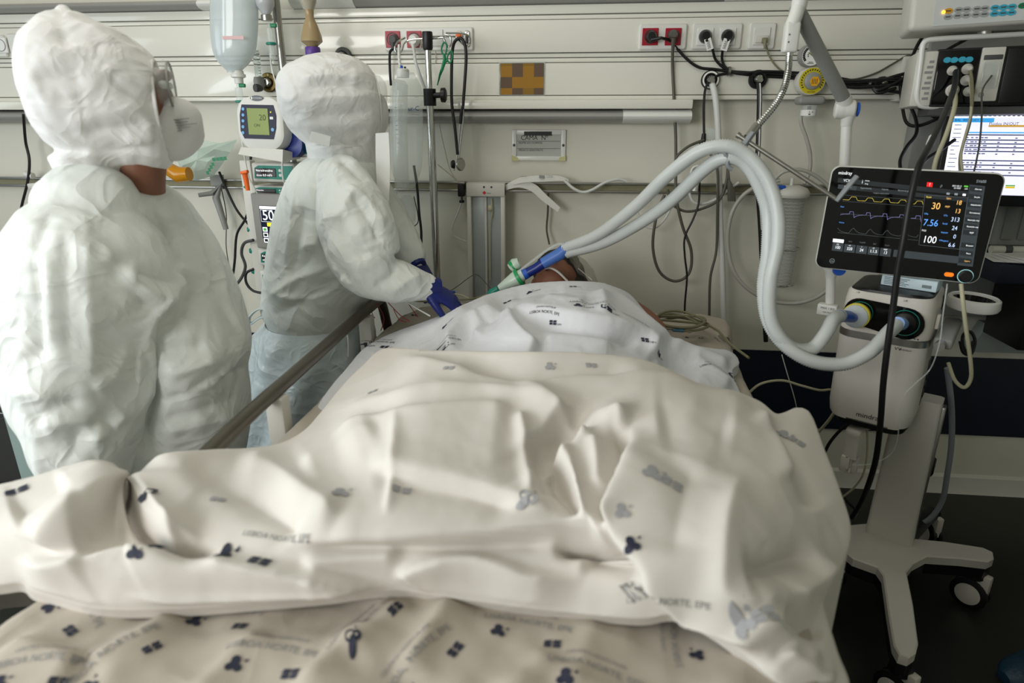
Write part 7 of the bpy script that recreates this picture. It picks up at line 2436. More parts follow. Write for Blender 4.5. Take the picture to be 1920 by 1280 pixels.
for k in range(26):
    z_ = 0.012 + k * (hC - 0.03) / 26
    r_ = 0.041 + 0.008 * k / 26
    mb.raw(MB().tube([c1_ + V(r_ * math.cos(a_), r_ * math.sin(a_), z_ + 0.0015 * (j % 2)) for j, a_ in enumerate([2 * math.pi * q / 40 for q in range(40)])], 0.0011, 4, closed=True).v, MB().tube([V(0, 0, 0)] * 0 or [c1_ + V(r_ * math.cos(a_), r_ * math.sin(a_), z_) for a_ in [2 * math.pi * q / 40 for q in range(40)]], 0.0011, 4, closed=True).f)
lr = mb.build('liner_ribs', M_white, t)
lr['kind'] = 'stuff'
for z_ in (hC * 0.42, hC * 0.03):
    MB().tube([c1_ + V(0.054 * math.cos(a_), 0.054 * math.sin(a_), z_) for a_ in [R(-170 + 170 * q / 24 + (20 if z_ > 0.1 else 0)) for q in range(25)]], 0.0028, 8).build('wire_holder', M_chrome, t)
MB().rbox(Fr(c1_ + V(0, 0.055, 0), (1, 0, 0), (0, 0, 1)), -0.02, 0.02, hC * 0.3, hC + 0.02, -0.015, 0.0, 0.004).build('holder_plate', M_steel, t)

# ---- white tray frame on the rail
f0_ = Fr(onY(913, 445, 2.36), (1, 0, 0), (0, 0, 1))
W2 = 0.062
t = thing('wall_dispenser_frame', 'tall white framed holder with red diamond label on the rail', 'holder', f0_.p(0, -0.22, 0))
pT = onY(913, 342, 2.36)[2] - f0_.o[2]
pB = -0.24
MB().rbox(f0_, -W2, W2, pB, pT - 0.05, -0.004, 0.0, 0.001).build('back_panel', mat('pale_grey_glass', 'a9b0b0', 0.25), t)
for s in (-1, 1):
    MB().rbox(f0_, s * W2 - 0.008, s * W2 + 0.008, pB, pT - 0.01, -0.01, 0.020, 0.003).build('side_frame', M_offwhite, t)
MB().rbox(f0_, -W2 - 0.008, W2 + 0.008, pT - 0.048, pT, -0.012, 0.024, 0.003).build('top_band', M_offwhite, t)
MB().prism(f0_.at(-0.004, pT - 0.034, 0.024), [(0, -0.007), (0.007, 0), (0, 0.007), (-0.007, 0)], 0, 0.0008).build('red_diamond', mat('red_label', 'c22030', 0.5), t, False)
MB().text(f0_, 0.006, pT - 0.035, 'Roma', 0.006, 0.0248).build('lettering', M_ink, t, False)
for s in (-0.005, 0.022):
    MB().lathe(f0_.p(s, pT - 0.014, 0.024), f0_.n, [(0.004, 0), (0.003, 0.0015), (0, 0.002)], 12).build('screw', M_dgrey, t)
MB().rbox(f0_, -0.006, 0.002, pB + 0.02, pT - 0.05, 0.001, 0.010, 0.001).build('middle_divider', M_offwhite, t)
t = thing('hanging_pull_cord', 'thin cord with a round bead hanging inside the white holder', 'cord', f0_.p(0.018, -0.16, 0.012))
MB().tube(spline([f0_.p(0.020, pT - 0.055, 0.014), f0_.p(0.022, pT - 0.11, 0.014), f0_.p(0.014, pT - 0.16, 0.012), f0_.p(0.012, -0.16, 0.010)], 6), 0.0028, 6).build('cord', M_beige, t)
MB().ell(f0_.p(0.016, pT - 0.09, 0.016), 0.010, 0.008, 0.012, 14, 10).build('bead', M_beige, t)
# rail clamp
f1_ = Fr(onY(866, 355, 2.38), (1, 0, 0), (0, 0, 1))
t = thing('rail_clamp', 'small black screw clamp on the rail beside the white holder', 'clamp', f1_.p(0, -0.05, 0))
MB().rbox(f1_, -0.012, 0.012, -0.024, 0.022, -0.01, 0.022, 0.003).build('body', M_black, t)
MB().cyl(f1_.p(0, -0.024, 0.008), f1_.p(0, -0.038, 0.008), 0.004).build('screw', M_dgrey, t)
MB().lathe(f1_.p(0, -0.038, 0.008), (0, 0, -1), [(0.008, 0), (0.010, 0.003), (0.009, 0.009), (0, 0.01)], 16).build('knob', M_black, t)
MB().rbox(f1_, -0.012, 0.014, 0.020, 0.030, -0.015, 0.018, 0.002).build('steel_lip', M_steel, t)
# strap and wrapper on the rail
t = thing('printed_wrapper', 'thin white printed wrapper lying along the rail', 'wrapper', onY(1010, 346, 2.37))
mb = MB()
rgs = []
for px, py, hgt, yy in ((942, 352, 0.006, 2.38), (965, 341, 0.016, 2.37), (985, 336, 0.020, 2.365), (1020, 334, 0.022, 2.365), (1050, 334, 0.016, 2.37), (1066, 338, 0.008, 2.375)):
    c_ = onY(px, py, yy)
    rgs.append([c_ + V(0, 0.006, hgt / 2), c_ + V(0, -0.006, hgt / 2), c_ + V(0, -0.012, -hgt / 2), c_ + V(0, 0.004, -hgt / 2)])
MB().rings(smooth_rings(rgs, 4)).build('wrapper', M_white, t)
wf_ = Fr(onY(1015, 332, 2.352), (1, 0, -0.02), (0.02, 0.4, 1))
mb = MB().text(wf_, 0.018, 0.002, 'LZ/St', 0.011, 0.002)
mb.box(wf_, -0.008, 0.010, -0.004, 0.006, 0.001, 0.0022)
mb.text(wf_, -0.075, 0.0, 'STERILE', 0.007, 0.002)
mb.build('wrapper_print', M_inkgrey, t, False)
t = thing('dangling_strap', 'white printed strap end dangling below the rail', 'strap', onY(1040, 392, 2.36))
rgs = []
for px, py, hw_ in ((945, 352, 0.012), (975, 345, 0.012), (1000, 352, 0.012), (1020, 370, 0.011), (1048, 393, 0.008)):
    c_ = onY(px, py, 2.362)
    rgs.append([c_ + V(hw_ * 0.6, -0.002, hw_), c_ + V(-hw_ * 0.6, -0.003, -hw_), c_ + V(-hw_ * 0.6, 0.0, -hw_), c_ + V(hw_ * 0.6, 0.001, hw_)])
MB().rings(smooth_rings(rgs, 4)).build('strap', M_white, t)

# ================================================================== monitoring rack at the right edge
YR = 2.12
# keyboard unit
kf = Fr(onY(1845, 19, 2.05), (0.975, -0.20, 0.035), (0, 0.1, 1))
kh = 0.036
t = thing('monitor_keypad', 'pale keypad unit with oval blue keys at the upper right corner', 'keypad', kf.p(0, -0.05, -0.1))
MB().rbox(kf, -0.175, 0.30, -kh - 0.004, kh + 0.05, -0.12, 0.0, 0.014, 4).build('casing', M_offwhite, t)
MB().box(kf, -0.118, 0.30, -kh + 0.004, kh - 0.002, 0.0, 0.0012).build('key_panel', mat('pale_key_panel', 'c9cdcb', 0.4), t, False)
Mkb = mat('cyan_key', '3aa7c4', 0.4)
Mkg = mat('grey_key', 'a2a4a2', 0.4)
for px, py, m_ in ((1778, 21, 'o'), (1797, 19, 'g'), (1812, 18, 'g'), (1831, 17, 'g'), (1846, 16, 'g'), (1865, 15, 'c'), (1881, 14, 'c'), (1897, 13, 'c'), (1917, 11, 'n'), (1777, 32, 'g'), (1795, 30, 'g'), (1811, 29, 'g'), (1829, 28, 'g'), (1845, 27, 'g'), (1864, 26, 'c'), (1880, 25, 'c'), (1896, 24, 'c')):
    a, b = pf(kf, px, py)
    MB().prism(kf.at(a, b, 0.0012), ring2(0.0105, 18, sy=0.68), 0, 0.0016).build('key', {'o': mat('amber_key', 'd89a1c', 0.4), 'g': Mkg, 'c': Mkb, 'n': M_green}[m_], t)
    MB().box(kf.at(a, b, 0.0029), -0.006, 0.006, -0.0016, 0.0016, 0, 0.0003).build('key_print', M_dgrey, t, False)
a, b = pf(kf, 1769, 23)
MB().lathe(kf.p(a, b, 0.0012), kf.n, [(0.0045, 0), (0.004, 0.002), (0, 0.0025)], 12).build('pilot_lamp', mat('lit_orange_lamp', 'ffb040', 0.4, emit='ff9a20', estr=6.0), t)
# support tube
t = thing('keypad_post', 'short silver post joining the keypad to the module rack', 'post', onY(1847, 66, YR))
MB().cyl(onY(1847, 68, YR), onY(1847, 34, YR), 0.019).build('tube', M_steel, t)
MB().lathe(onY(1847, 68, YR), (0, 0, 1), [(0.024, -0.004), (0.024, 0.002), (0.019, 0.006)], 20).build('collar', M_steel, t)
# U-frame
t = thing('rack_guard_frame', 'white metal guard frame bent around the module rack', 'frame', onY(1740, 200, YR))
P = [onY(px, py, YR - 0.02) for px, py in ((1990, 60), (1850, 68), (1760, 73), (1735, 78), (1729, 92), (1727, 110), (1722, 150), (1719, 178), (1722, 194), (1735, 200), (1770, 200), (1850, 198))]
MB().tube(spline(P, 5), 0.0075, 10).build('bar', M_lampwhite, t)
# module rack
rf = Fr(onY(1792, 145, 2.08), (0.965, -0.25, 0.015), (0, 0.03, 1))
rh = 0.072
t = thing('patient_module_rack', 'black patient monitoring module rack with round cable ports', 'rack', rf.p(0.1, -0.09, -0.1))
MB().rbox(rf, -0.055, 0.42, -rh - 0.006, rh + 0.004, -0.16, 0.0, 0.004).build('chassis', M_black, t)
MB().rbox(rf, -0.105, -0.052, -rh - 0.004, rh, -0.16, 0.004, 0.005).build('side_cover', M_offwhite, t)
mb = MB()
for k in range(8):
    mb.box(rf, -0.072 - (k % 3) * 0.004, -0.060, rh * 0.55 - k * 0.014, rh * 0.55 - k * 0.014 + 0.007, 0.004, 0.0045)
mb.build('side_label_print', M_inkgrey, t, False)
MB().rbox(rf, -0.050, 0.048, -rh, rh - 0.002, 0.0, 0.006, 0.002).build('parameter_module', M_gblack, t)
MB().rbox(rf, 0.050, 0.105, -rh + 0.006, rh + 0.002, 0.0, 0.010, 0.003).build('white_module', M_offwhite, t)
MB().rbox(rf, 0.058, 0.098, -rh + 0.04, rh - 0.035, 0.010, 0.016, 0.004).build('water_trap', M_film, t)
MB().rbox(rf, 0.056, 0.100, rh - 0.030, rh - 0.018, 0.010, 0.013, 0.002).build('module_slot', M_dgrey, t)
MB().text(rf, 0.060, -rh + 0.022, '\u00a9', 0.018, 0.0105).build('module_mark', M_ink, t, False)
for k in range(3):
    MB().rbox(rf, 0.112 + k * 0.062, 0.170 + k * 0.062, -rh, rh - 0.002, 0.0, 0.003, 0.002).build('blank_cover', M_dgrey if k < 0 else M_black, t)
for px, py in ((1775, 113), (1788, 113), (1803, 112), (1816, 112)):
    a, b = pf(rf, px, py)
    MB().prism(rf.at(a, b, 0.006), ring2(0.0095, 18, sy=0.8), 0, 0.0016).build('key', Mkb, t)
for px, py, r_, m_ in ((1784, 133, 0.013, M_offwhite), (1812, 130, 0.014, M_offwhite), (1810, 151, 0.014, M_offwhite), (1784, 170, 0.017, M_offwhite), (1814, 172, 0.013, M_offwhite)):
    a, b = pf(rf, px, py)
    MB().lathe(rf.p(a, b, 0.005), rf.n, [(r_, 0), (r_, 0.006), (r_ * 0.75, 0.010), (r_ * 0.7, 0.022), (r_ * 0.4, 0.03), (0, 0.03)], 20).build('cable_plug', m_, t)
RFp = lambda px, py, c=0.03: rf.p(*pf(rf, px, py), c)
MB().box(rf, -0.05, 0.42, -rh - 0.028, -rh - 0.008, -0.16, -0.01).build('lower_shelf', M_dgrey, t, False)
# wall column behind the rack
t = thing('wall_mount_column', 'grey-white wall mount column behind the module rack', 'mount', (onY(1716, 150, 2.36)[0], 2.38, 1.3))
q0, q1 = onY(1697, 105, 2.36), onY(1735, 190, 2.36)
MB().rbox(Fr((0, 2.36, 0), (1, 0, 0), (0, 0, 1)), q0[0], q1[0], q1[2], q0[2], -0.06, 0.0, 0.006).build('column', M_offwhite, t)
MB().rbox(Fr((0, 2.37, 0), (1, 0, 0), (0, 0, 1)), q1[0] - 0.012, q1[0] + 0.55, 0.75, 1.95, -0.06, 0.0, 0.006).build('back_plate', M_grey, t)

# ---- computer display
df_ = Fr(onY(1900, 283, 2.2), (0.985, -0.17, 0), (0, 0.1, 1))
x0a, y1a = pf(df_, 1783, 208)
x0b, y0b = pf(df_, 1772, 363)
x0 = (x0a + x0b) / 2 - 0.002
t = thing('computer_display', 'bright computer screen with a patient chart at the right edge', 'monitor', df_.p(x0 + 0.2, y0b - 0.04, 0))
MB().rbox(df_, x0 - 0.016, x0 + 0.50, y0b - 0.034, y1a + 0.018, -0.04, 0.0, 0.006).build('casing', M_black, t)
MB().box(df_, x0, x0 + 0.48, y0b, y1a, 0, 0.001).build('screen', emi('chart_lilac_white', 'dcdcf4', 1.0), t, False)
H_ = y1a - y0b


def dbox(nm, u0, u1, v0, v1, m_, c=0.0015):
    MB().box(df_, x0 + u0, x0 + u1, y1a - v1 * H_, y1a - v0 * H_, 0.001, c).build(nm, m_, t, False)


Cb = emi('chart_blue', '3f9fe0', 0.9)
Cd = emi('chart_dark_row', '4a4f70', 0.5)
Co = emi('chart_ochre', 'c49a48', 0.8)
Cw = emi('chart_white', 'f4f6ff', 1.1)
Cg = emi('chart_green', '5aa040', 0.8)
dbox('title_bar', 0.0, 0.11, 0.085, 0.135, Cb)
dbox('toolbar', 0.0, 0.48, 0.0, 0.075, Cw, 0.0012)
dbox('side_list', 0.0, 0.034, 0.14, 0.97, Cw, 0.0013)
dbox('ochre_bar', 0.098, 0.48, 0.165, 0.19, Co)
dbox('blue_bar', 0.045, 0.48, 0.247, 0.262, Cb)
for k, v in enumerate((0.275, 0.335, 0.38, 0.425, 0.47, 0.58, 0.635, 0.69, 0.755)):
    dbox('table_row', 0.045, 0.48, v, v + 0.014, Cd)
mb = MB()
for k in range(34):
    mb.box(df_, x0 + 0.006 + k * 0.0125, x0 + 0.013 + k * 0.0125, y1a - 0.065 * H_, y1a - 0.038 * H_, 0.0015, 0.0018)
mb.build('toolbar_icons', emi('icon_blue_grey', '56607e', 0.6), t, False)['kind'] = 'stuff'
mb = MB()
rr_ = random.Random(5)
for k in range(16):
    mb.box(df_, x0 + 0.006, x0 + 0.016 + rr_.random() * 0.014, y1a - (0.17 + k * 0.05) * H_, y1a - (0.16 + k * 0.05) * H_, 0.0015, 0.0018)
for r_ in range(8):
    for k in range(5):
        v = (0.30, 0.35, 0.395, 0.44, 0.49, 0.60, 0.65, 0.71)[r_]
        mb.box(df_, x0 + 0.045 + k * 0.012, x0 + 0.050 + k * 0.012 + rr_.random() * 0.005, y1a - (v + 0.022) * H_, y1a - (v + 0.008) * H_, 0.0015, 0.0018)
    for k in range(6):
        mb.box(df_, x0 + 0.13 + k * 0.045, x0 + 0.136 + k * 0.045, y1a - (v + 0.026) * H_, y1a - (v + 0.012) * H_, 0.0015, 0.0018)
mb.build('chart_entries', emi('entry_grey', '6a6f8e', 0.6), t, False)['kind'] = 'stuff'
mb = MB().text(df_, x0 + 0.098, y1a - 0.152 * H_, 'Fluidos IN/OUT', 0.012, 0.0016)
mb.text(df_, x0 + 0.004, y1a - 0.11 * H_, 'BAL. 0001  UCI', 0.010, 0.0019)
mb.build('chart_lettering', M_ink, t, False)
dbox('green_mark', 0.175, 0.20, 0.875, 0.89, Cg)
dbox('yellow_mark', 0.175, 0.20, 0.893, 0.915, emi('chart_yellow', 'd8b820', 0.8))

# wall cabinet with ribs below the display, paper shelf, dark boxes
cq = Fr((0, 2.26, 0), (1, 0, 0), (0, 0, 1))
xl, xr = onY(1868, 420, 2.26)[0], onY(1868, 420, 2.26)[0] + 0.5
t = thing('grey_roller_unit', 'grey ribbed arm unit below the computer screen', 'mount', (xl + 0.2, 2.28, 1.0))
za_, zb2 = onY(1890, 385, 2.26)[2], onY(1890, 460, 2.26)[2]
MB().rbox(cq, xl, xr, zb2, za_, -0.06, 0.0, 0.004).build('panel', M_grey, t)
for k in range(6):
    MB().rbox(cq, xl + 0.02 + k * 0.05, xl + 0.055 + k * 0.05, zb2 + 0.02, za_ - 0.004, 0.0, 0.008, 0.003).build('rib', mat('mid_grey_rib', '7a7c78', 0.45), t)
z3 = onY(1890, 468, 2.24)[2]
MB().cyl((xl - 0.01, 2.24, z3), (xr, 2.24, z3), 0.013).build('roller', M_offwhite, t)
MB().cyl((xl + 0.03, 2.24, z3), (xl + 0.05, 2.24, z3), 0.0155).build('roller_collar', M_dgrey, t)
t = thing('dark_shelf', 'dark blue desk shelf under the ribbed grey unit', 'shelf', (xl + 0.2, 2.2, 0.9))
z4 = onY(1890, 490, 2.15)[2]
MB().rbox(cq, xl - 0.06, xr, z4 - 0.06, z4, -0.10, 0.17, 0.006).build('board', mat('dark_navy_board', '12182a', 0.5), t)
MB().rbox(cq, xl + 0.10, xr, z4 - 0.30, z4 - 0.06, -0.10, 0.10, 0.006).build('drawer_box', M_black, t)
rr_ = random.Random(2)
for k in range(4):
    fp_ = Fr((xl + 0.10 + 0.02 * k, 2.17, z4 + 0.002 + 0.0035 * k), (math.cos(0.15 * k - 0.2), math.sin(0.15 * k - 0.2), 0), (-math.sin(0.15 * k - 0.2), math.cos(0.15 * k - 0.2), 0))
    mb = MB().rbox(fp_, -0.15, 0.15, -0.075, 0.075, 0.0, 0.0028, 0.001, 1)
    tag(mb.build('paper_sheaf', M_paper, None), 'white sheaf of papers on the dark shelf, %s of the pile' % ('bottom', 'second', 'third', 'top')[k], 'papers', 'papers on the dark shelf')
t = thing('wall_junction_box', 'pale low wall box under the dark shelf at right', 'box', (1.85, 2.36, 0.57))
q0, q1 = onY(1830, 608, 2.37), onY(1990, 665, 2.37)
MB().prism(Fr((0, 2.37, 0), (1, 0, 0), (0, 0, 1)), [(q0[0], q1[2]), (q1[0], q1[2]), (q1[0], q0[2]), (q0[0] + 0.04, q0[2])], -0.06, 0.0).build('body', mat('grey_green_box', '8f9894', 0.5), t, False)
MB().box(Fr((0, 2.368, 0), (1, 0, 0), (0, 0, 1)), q0[0] + 0.05, q1[0] - 0.02, q0[2] - 0.012, q0[2] - 0.009, 0.0, 0.003).build('lid_seam', M_dgrey, t, False)

# ================================================================== cables and hoses
YW = 2.375
tA, tB, tC, tD = tuple(tpA), tuple(tpB), tuple(tpC), tuple(tpD)
cable('power_cable', 'black power cable running right from the left red socket', [tA, (1258, 78, YW), (1285, 108, YW), (1310, 126, YW), (1340, 130, YW), (1370, 134, YW), (1420, 137, YW), (1480, 141, YW), (1540, 150, YW), (1600, 158, YW), (1660, 160, YW)], 0.0048, M_rubber)
cable('power_cable', 'grey power cable hanging straight down from the right red socket', [tB, (1261, 130, YW), (1264, 190, YW), (1267, 260, YW), (1267, 330, YW - 0.03), (1268, 372, YW - 0.05), (1280, 425, YW - 0.05), (1296, 470, YW - 0.05), (1292, 512, YW - 0.05), (1265, 527, YW - 0.05), (1236, 508, YW - 0.05), (1224, 460, YW - 0.05), (1232, 400, YW - 0.05), (1246, 365, YW - 0.05)], 0.0052, M_greycab)
cable('power_cable', 'black power cable curving down from the left white socket', [tC, (1342, 112, YW), (1358, 128, YW), (1375, 136, YW), (1420, 142, YW), (1480, 146, YW), (1560, 155, YW), (1640, 156, YW), (1690, 150, YW), (1700, 140, YW)], 0.0044, M_rubber)
cable('power_cable', 'black power cable dropping from the right white socket', [tD, (1354, 112, YW), (1362, 128, YW), (1385, 138, YW - 0.008), (1430, 134, YW - 0.008), (1500, 137, YW - 0.008), (1570, 146, YW - 0.008), (1632, 156, YW - 0.008), (1660, 148, YW - 0.01), (1690, 146, YW - 0.01), (1700, 155, YW - 0.01)], 0.0044, M_rubber)
cable('black_drop_cable', 'black cable dropping past the pale gas outlet to a grey plug', [(1372, 136, YW - 0.004), (1345, 142, YW - 0.01), (1326, 158, YW - 0.02), (1320, 190, YW - 0.02), (1320, 255, YW - 0.02)], 0.0044, M_rubber)
cable('network_cable', 'thin grey network cable from the single data socket', [(1436, 82, YW), (1440, 100, YW), (1452, 120, YW), (1468, 134, YW), (1490, 142, YW)], 0.0030, M_olive)
cable('network_cable', 'thin grey cable arcing to the module rack past the support arm', [(1560, 147, YW), (1600, 149, YW), (1640, 138, YW), (1670, 122, YW), (1700, 105, YW), (1715, 104, YW)], 0.0030, M_greycab)
for px, lb in ((1367, 'left'), (1628, 'right')):
    q = onY(px, 134 if px < 1500 else 157, YW - 0.003)
    tag(MB().cyl(q - V(0.004, 0, 0), q + V(0.004, 0, 0), 0.0155, n=16).build('cable_tie', M_steel, None), 'silver tie around the black cable bundle, %s one' % lb, 'tie', 'cable ties')
# gas hoses
cable('gas_hose', 'white gas hose hanging from the pale ringed outlet', [(1333, 152, 2.37), (1340, 175, 2.35), (1345, 220, 2.345), (1348, 300, 2.345), (1350, 400, 2.345), (1355, 520, 2.345), (1358, 660, 2.345), (1362, 760, 2.345)], 0.0105, M_whitecab, 'hose', 12)
hose_b = cable('gas_hose', 'black gas hose hanging from the black outlet', [(1422, 152, 2.36), (1424, 180, 2.345), (1422, 260, 2.345), (1420, 330, 2.345), (1426, 430, 2.345), (1430, 520, 2.345), (1436, 640, 2.345)], 0.0085, M_rubber, 'hose', 12)
stripe = cable('stripe', None, [(1425, 156, 2.347), (1426, 182, 2.3355), (1424, 260, 2.3355), (1422, 330, 2.3355), (1428, 430, 2.3355)], 0.0024, M_whitecab, None)
stripe.location = stripe.location - hose_b.location
stripe.parent = hose_b
cable('suction_hose', 'grey clear hose hanging from the suction regulator jar', [(1503, 205, 2.35), (1502, 230, 2.35), (1512, 260, 2.35), (1519, 290, 2.35), (1518, 320, 2.35), (1508, 345, 2.34)], 0.0062, mat('grey_clear_hose', 'b0afa6', 0.25), 'hose', 10)
M_gh = mat('grey_clear_hose', 'b0afa6', 0.25)
cable('suction_hose', 'large grey hose loop left of the suction canister', [(1462, 338, 2.31), (1430, 345, 2.31), (1395, 365, 2.31), (1372, 400, 2.31), (1364, 450, 2.31), (1372, 500, 2.31), (1395, 535, 2.31), (1430, 558, 2.31), (1470, 568, 2.31), (1510, 565, 2.30), (1545, 548, 2.30), (1560, 520, 2.29)], 0.0070, M_gh, 'hose', 10)
cable('suction_hose', 'grey hose arching over the lid of the suction canister', [(1452, 336, 2.31), (1470, 322, 2.30), (1500, 318, 2.30), (1530, 330, 2.30), (1555, 352, 2.30), (1570, 380, 2.30)], 0.0062, M_gh, 'hose', 10)
# hanging cables in the centre
cable('extension_lead', 'black lead dropping behind the breathing hoses to the bed', [(1312, 335, 2.32), (1310, 380, 2.32), (1300, 410, 2.32), (1284, 445, 2.32), (1284, 480, 2.32), (1288, 520, 2.32), (1284, 575, 2.32), (1284, 650, 2.32)], 0.0036, M_rubber)
cable('looped_cable', 'grey cable coiled around the rail under the breathing hoses', [(1320, 262, 2.34), (1290, 275, 2.33), (1268, 295, 2.33), (1272, 310, 2.33), (1300, 290, 2.33), (1330, 288, 2.33), (1345, 320, 2.32), (1345, 400, 2.33), (1343, 470, 2.33), (1332, 520, 2.33), (1330, 585, 2.33), (1330, 660, 2.33)], 0.0046, M_greycab)
cable('looped_cable', 'dark cable hanging in a shallow loop under the rail', [(1252, 355, 2.33), (1258, 380, 2.33), (1285, 396, 2.33), (1320, 390, 2.33), (1350, 372, 2.33), (1362, 340, 2.33), (1365, 312, 2.33)], 0.0046, M_greycab)
cable('looped_cable', 'white cable drooping in a deep curve below the rail', [(1190, 372, 2.35), (1196, 400, 2.35), (1212, 424, 2.35), (1230, 426, 2.35), (1248, 408, 2.35), (1262, 380, 2.35)], 0.0040, M_whitecab)
cable('looped_cable', 'white cable draped along the rail left of the hoses', [(1058, 338, 2.36), (1075, 353, 2.35), (1092, 360, 2.35), (1110, 356, 2.35), (1135, 342, 2.36), (1160, 336, 2.37), (1175, 340, 2.375)], 0.0052, M_whitecab)
cable('looped_cable', 'white cable curving right along the rail below the grey plug', [(1290, 355, 2.34), (1300, 378, 2.34), (1318, 382, 2.34), (1345, 372, 2.34), (1365, 356, 2.34), (1385, 342, 2.345)], 0.0050, M_whitecab)
cable('thin_wall_cable', 'thin white cable loop beside the black rail clamp', [(866, 378, 2.40), (858, 400, 2.40), (848, 425, 2.40), (850, 440, 2.40), (862, 448, 2.40), (876, 453, 2.40)], 0.0030, M_whitecab)
cable('thin_wall_cable', 'white cable dropping from the strap towards the patient', [(1028, 362, 2.40), (1027, 400, 2.40), (1025, 430, 2.40), (1030, 458, 2.38)], 0.0036, M_greycab)
# socket hanging white
q = onY(1307, 305, 2.31)
t = thing('cable_socket', 'white cable socket hanging by the rail under the hoses', 'socket', onY(1303, 360, 2.31))
MB().tube([onY(1309, 318, 2.31), onY(1306, 335, 2.31), onY(1300, 357, 2.31)], [0.012, 0.019, 0.024], 14, sq=0.6).build('body', M_white, t)
MB().tube([onY(1306, 322, 2.31) + V(0.020 * math.cos(a_), -0.012, 0.020 * math.sin(a_)) for a_ in [2 * math.pi * k / 24 for k in range(24)]], 0.004, 8, closed=True).build('rim', M_white, t)
MB().lathe(onY(1306, 322, 2.30), (0, -1, 0), [(0.018, -0.004), (0.018, 0.002), (0, 0.003)], 20).build('face', M_grey, t)
q = onY(1371, 358, 2.32)
t = thing('hanging_plug', 'dark grey plug hanging beside the white gas hose', 'plug', onY(1373, 378, 2.32))
MB().rings([[onY(px, py, 2.32) + V(x, y_, 0) for x, y_ in rrect(w, 0.016, 0.004, 3)] for px, py, w in ((1368, 340, 0.010), (1369, 350, 0.018), (1371, 358, 0.024), (1372, 377, 0.026))]).build('body', M_greycab, t)
MB().tube(spline([onY(1368, 342, 2.32), onY(1366, 325, 2.32), onY(1364, 300, 2.33)], 5), 0.0038, 8).build('lead', M_greycab, t)
t = thing('cable_plug', 'black moulded plug dangling behind the breathing hoses', 'plug', onY(1319, 275, 2.35))
MB().tube([onY(1320, 250, 2.35), onY(1319, 262, 2.35), onY(1315, 275, 2.35)], [0.007, 0.009, 0.012], 12).build('body', M_black, t)
MB().lathe(onY(1332, 252, 2.36), (0, -1, 0), [(0.02, -0.01), (0.022, 0), (0.018, 0.006), (0, 0.008)], 20).build('clear_cap', M_film, t)

# ventilator side cables
M_thick = M_rubber
thick = cable('thick_black_cable', 'thick black cable falling in front of the ventilator screen', [tuple(RFp(1787, 135, 0.03)), (1789, 165, 1.95), (1768, 220, 1.72), (1742, 275, 1.58), (1722, 315, 1.52), (1706, 380, 1.50), (1694, 450, 1.49), (1683, 510, 1.49), (1674, 580, 1.49), (1664, 650, 1.49), (1656, 720, 1.50), (1650, 800, 1.52), (1640, 870, 1.56), (1618, 935, 1.62), (1598, 970, 1.66)], 0.0072, M_rubber, 'cable', 10)
MB().cyl(onY(1749, 258, 1.625), onY(1744, 270, 1.60), 0.0085, n=14).build('cable_label', M_paper, thick)
cable('sensor_cable', 'pale olive sensor cable from module rack falling behind the ventilator screen', [tuple(RFp(1786, 172)), (1790, 200, 2.0), (1775, 250, 1.98), (1755, 300, 1.96), (1748, 340, 1.95)], 0.0060, M_beige, 'cable', 10)
cable('sensor_cable', 'upper olive sensor cable dropping past the computer screen', [tuple(RFp(1813, 132)), (1822, 150, 2.03), (1823, 185, 2.0), (1818, 230, 2.0), (1806, 270, 2.0), (1800, 300, 2.0), (1802, 340, 1.98)], 0.0042, M_olive)
cable('sensor_cable', 'beige sensor cable beside the olive one over the computer screen', [tuple(RFp(1812, 153)), (1821, 172, 2.02), (1820, 215, 1.99), (1808, 262, 1.99), (1802, 296, 1.99), (1808, 340, 1.97)], 0.0036, M_beige)
cable('sensor_cable', 'grey thin sampling line hanging across the computer screen', [tuple(rf.p(0.08, 0.0, 0.02)), (1842, 170, 2.0), (1841, 215, 2.0), (1837, 265, 2.0), (1830, 305, 2.0), (1824, 330, 1.98)], 0.0024, M_greycab)
cable('olive_loop_cable', 'pale green cable loop hanging from the ventilator screen to its side', [(1802, 532, 1.66), (1806, 570, 1.64), (1812, 620, 1.64), (1820, 680, 1.66), (1820, 710, 1.68), (1808, 726, 1.70), (1790, 712, 1.74), (1778, 680, 1.78)], 0.0050, M_beige, 'cable', 10)
cable('sampling_line', 'thin clear sampling line curving down the ventilator casing', [(1776, 532, 1.64), (1768, 590, 1.60), (1762, 640, 1.58), (1745, 690, 1.58), (1715, 720, 1.58), (1694, 745, 1.58), (1686, 800, 1.60), (1675, 845, 1.62), (1640, 868, 1.64), (1600, 872, 1.66)], 0.0017, M_film)
cable('power_lead', 'grey-white power lead dropping right of the ventilator to the floor', [(1776, 690, 1.92), (1784, 760, 1.93), (1784, 830, 1.94), (1776, 890, 1.95), (1766, 940, 1.96), (1740, 975, 1.96), (1700, 990, 1.97)], 0.0085, mat('blue_grey_hose', '8a9097', 0.4), 'hose', 10)
cable('coiled_black_lead', 'black lead coiled under the ventilator side handle', [(1800, 640, 1.86), (1806, 660, 1.86), (1820, 664, 1.86), (1828, 640, 1.87), (1820, 622, 1.88), (1806, 628, 1.88), (1806, 650, 1.87), (1818, 664, 1.87), (1824, 640, 1.9)], 0.0045, M_rubber)
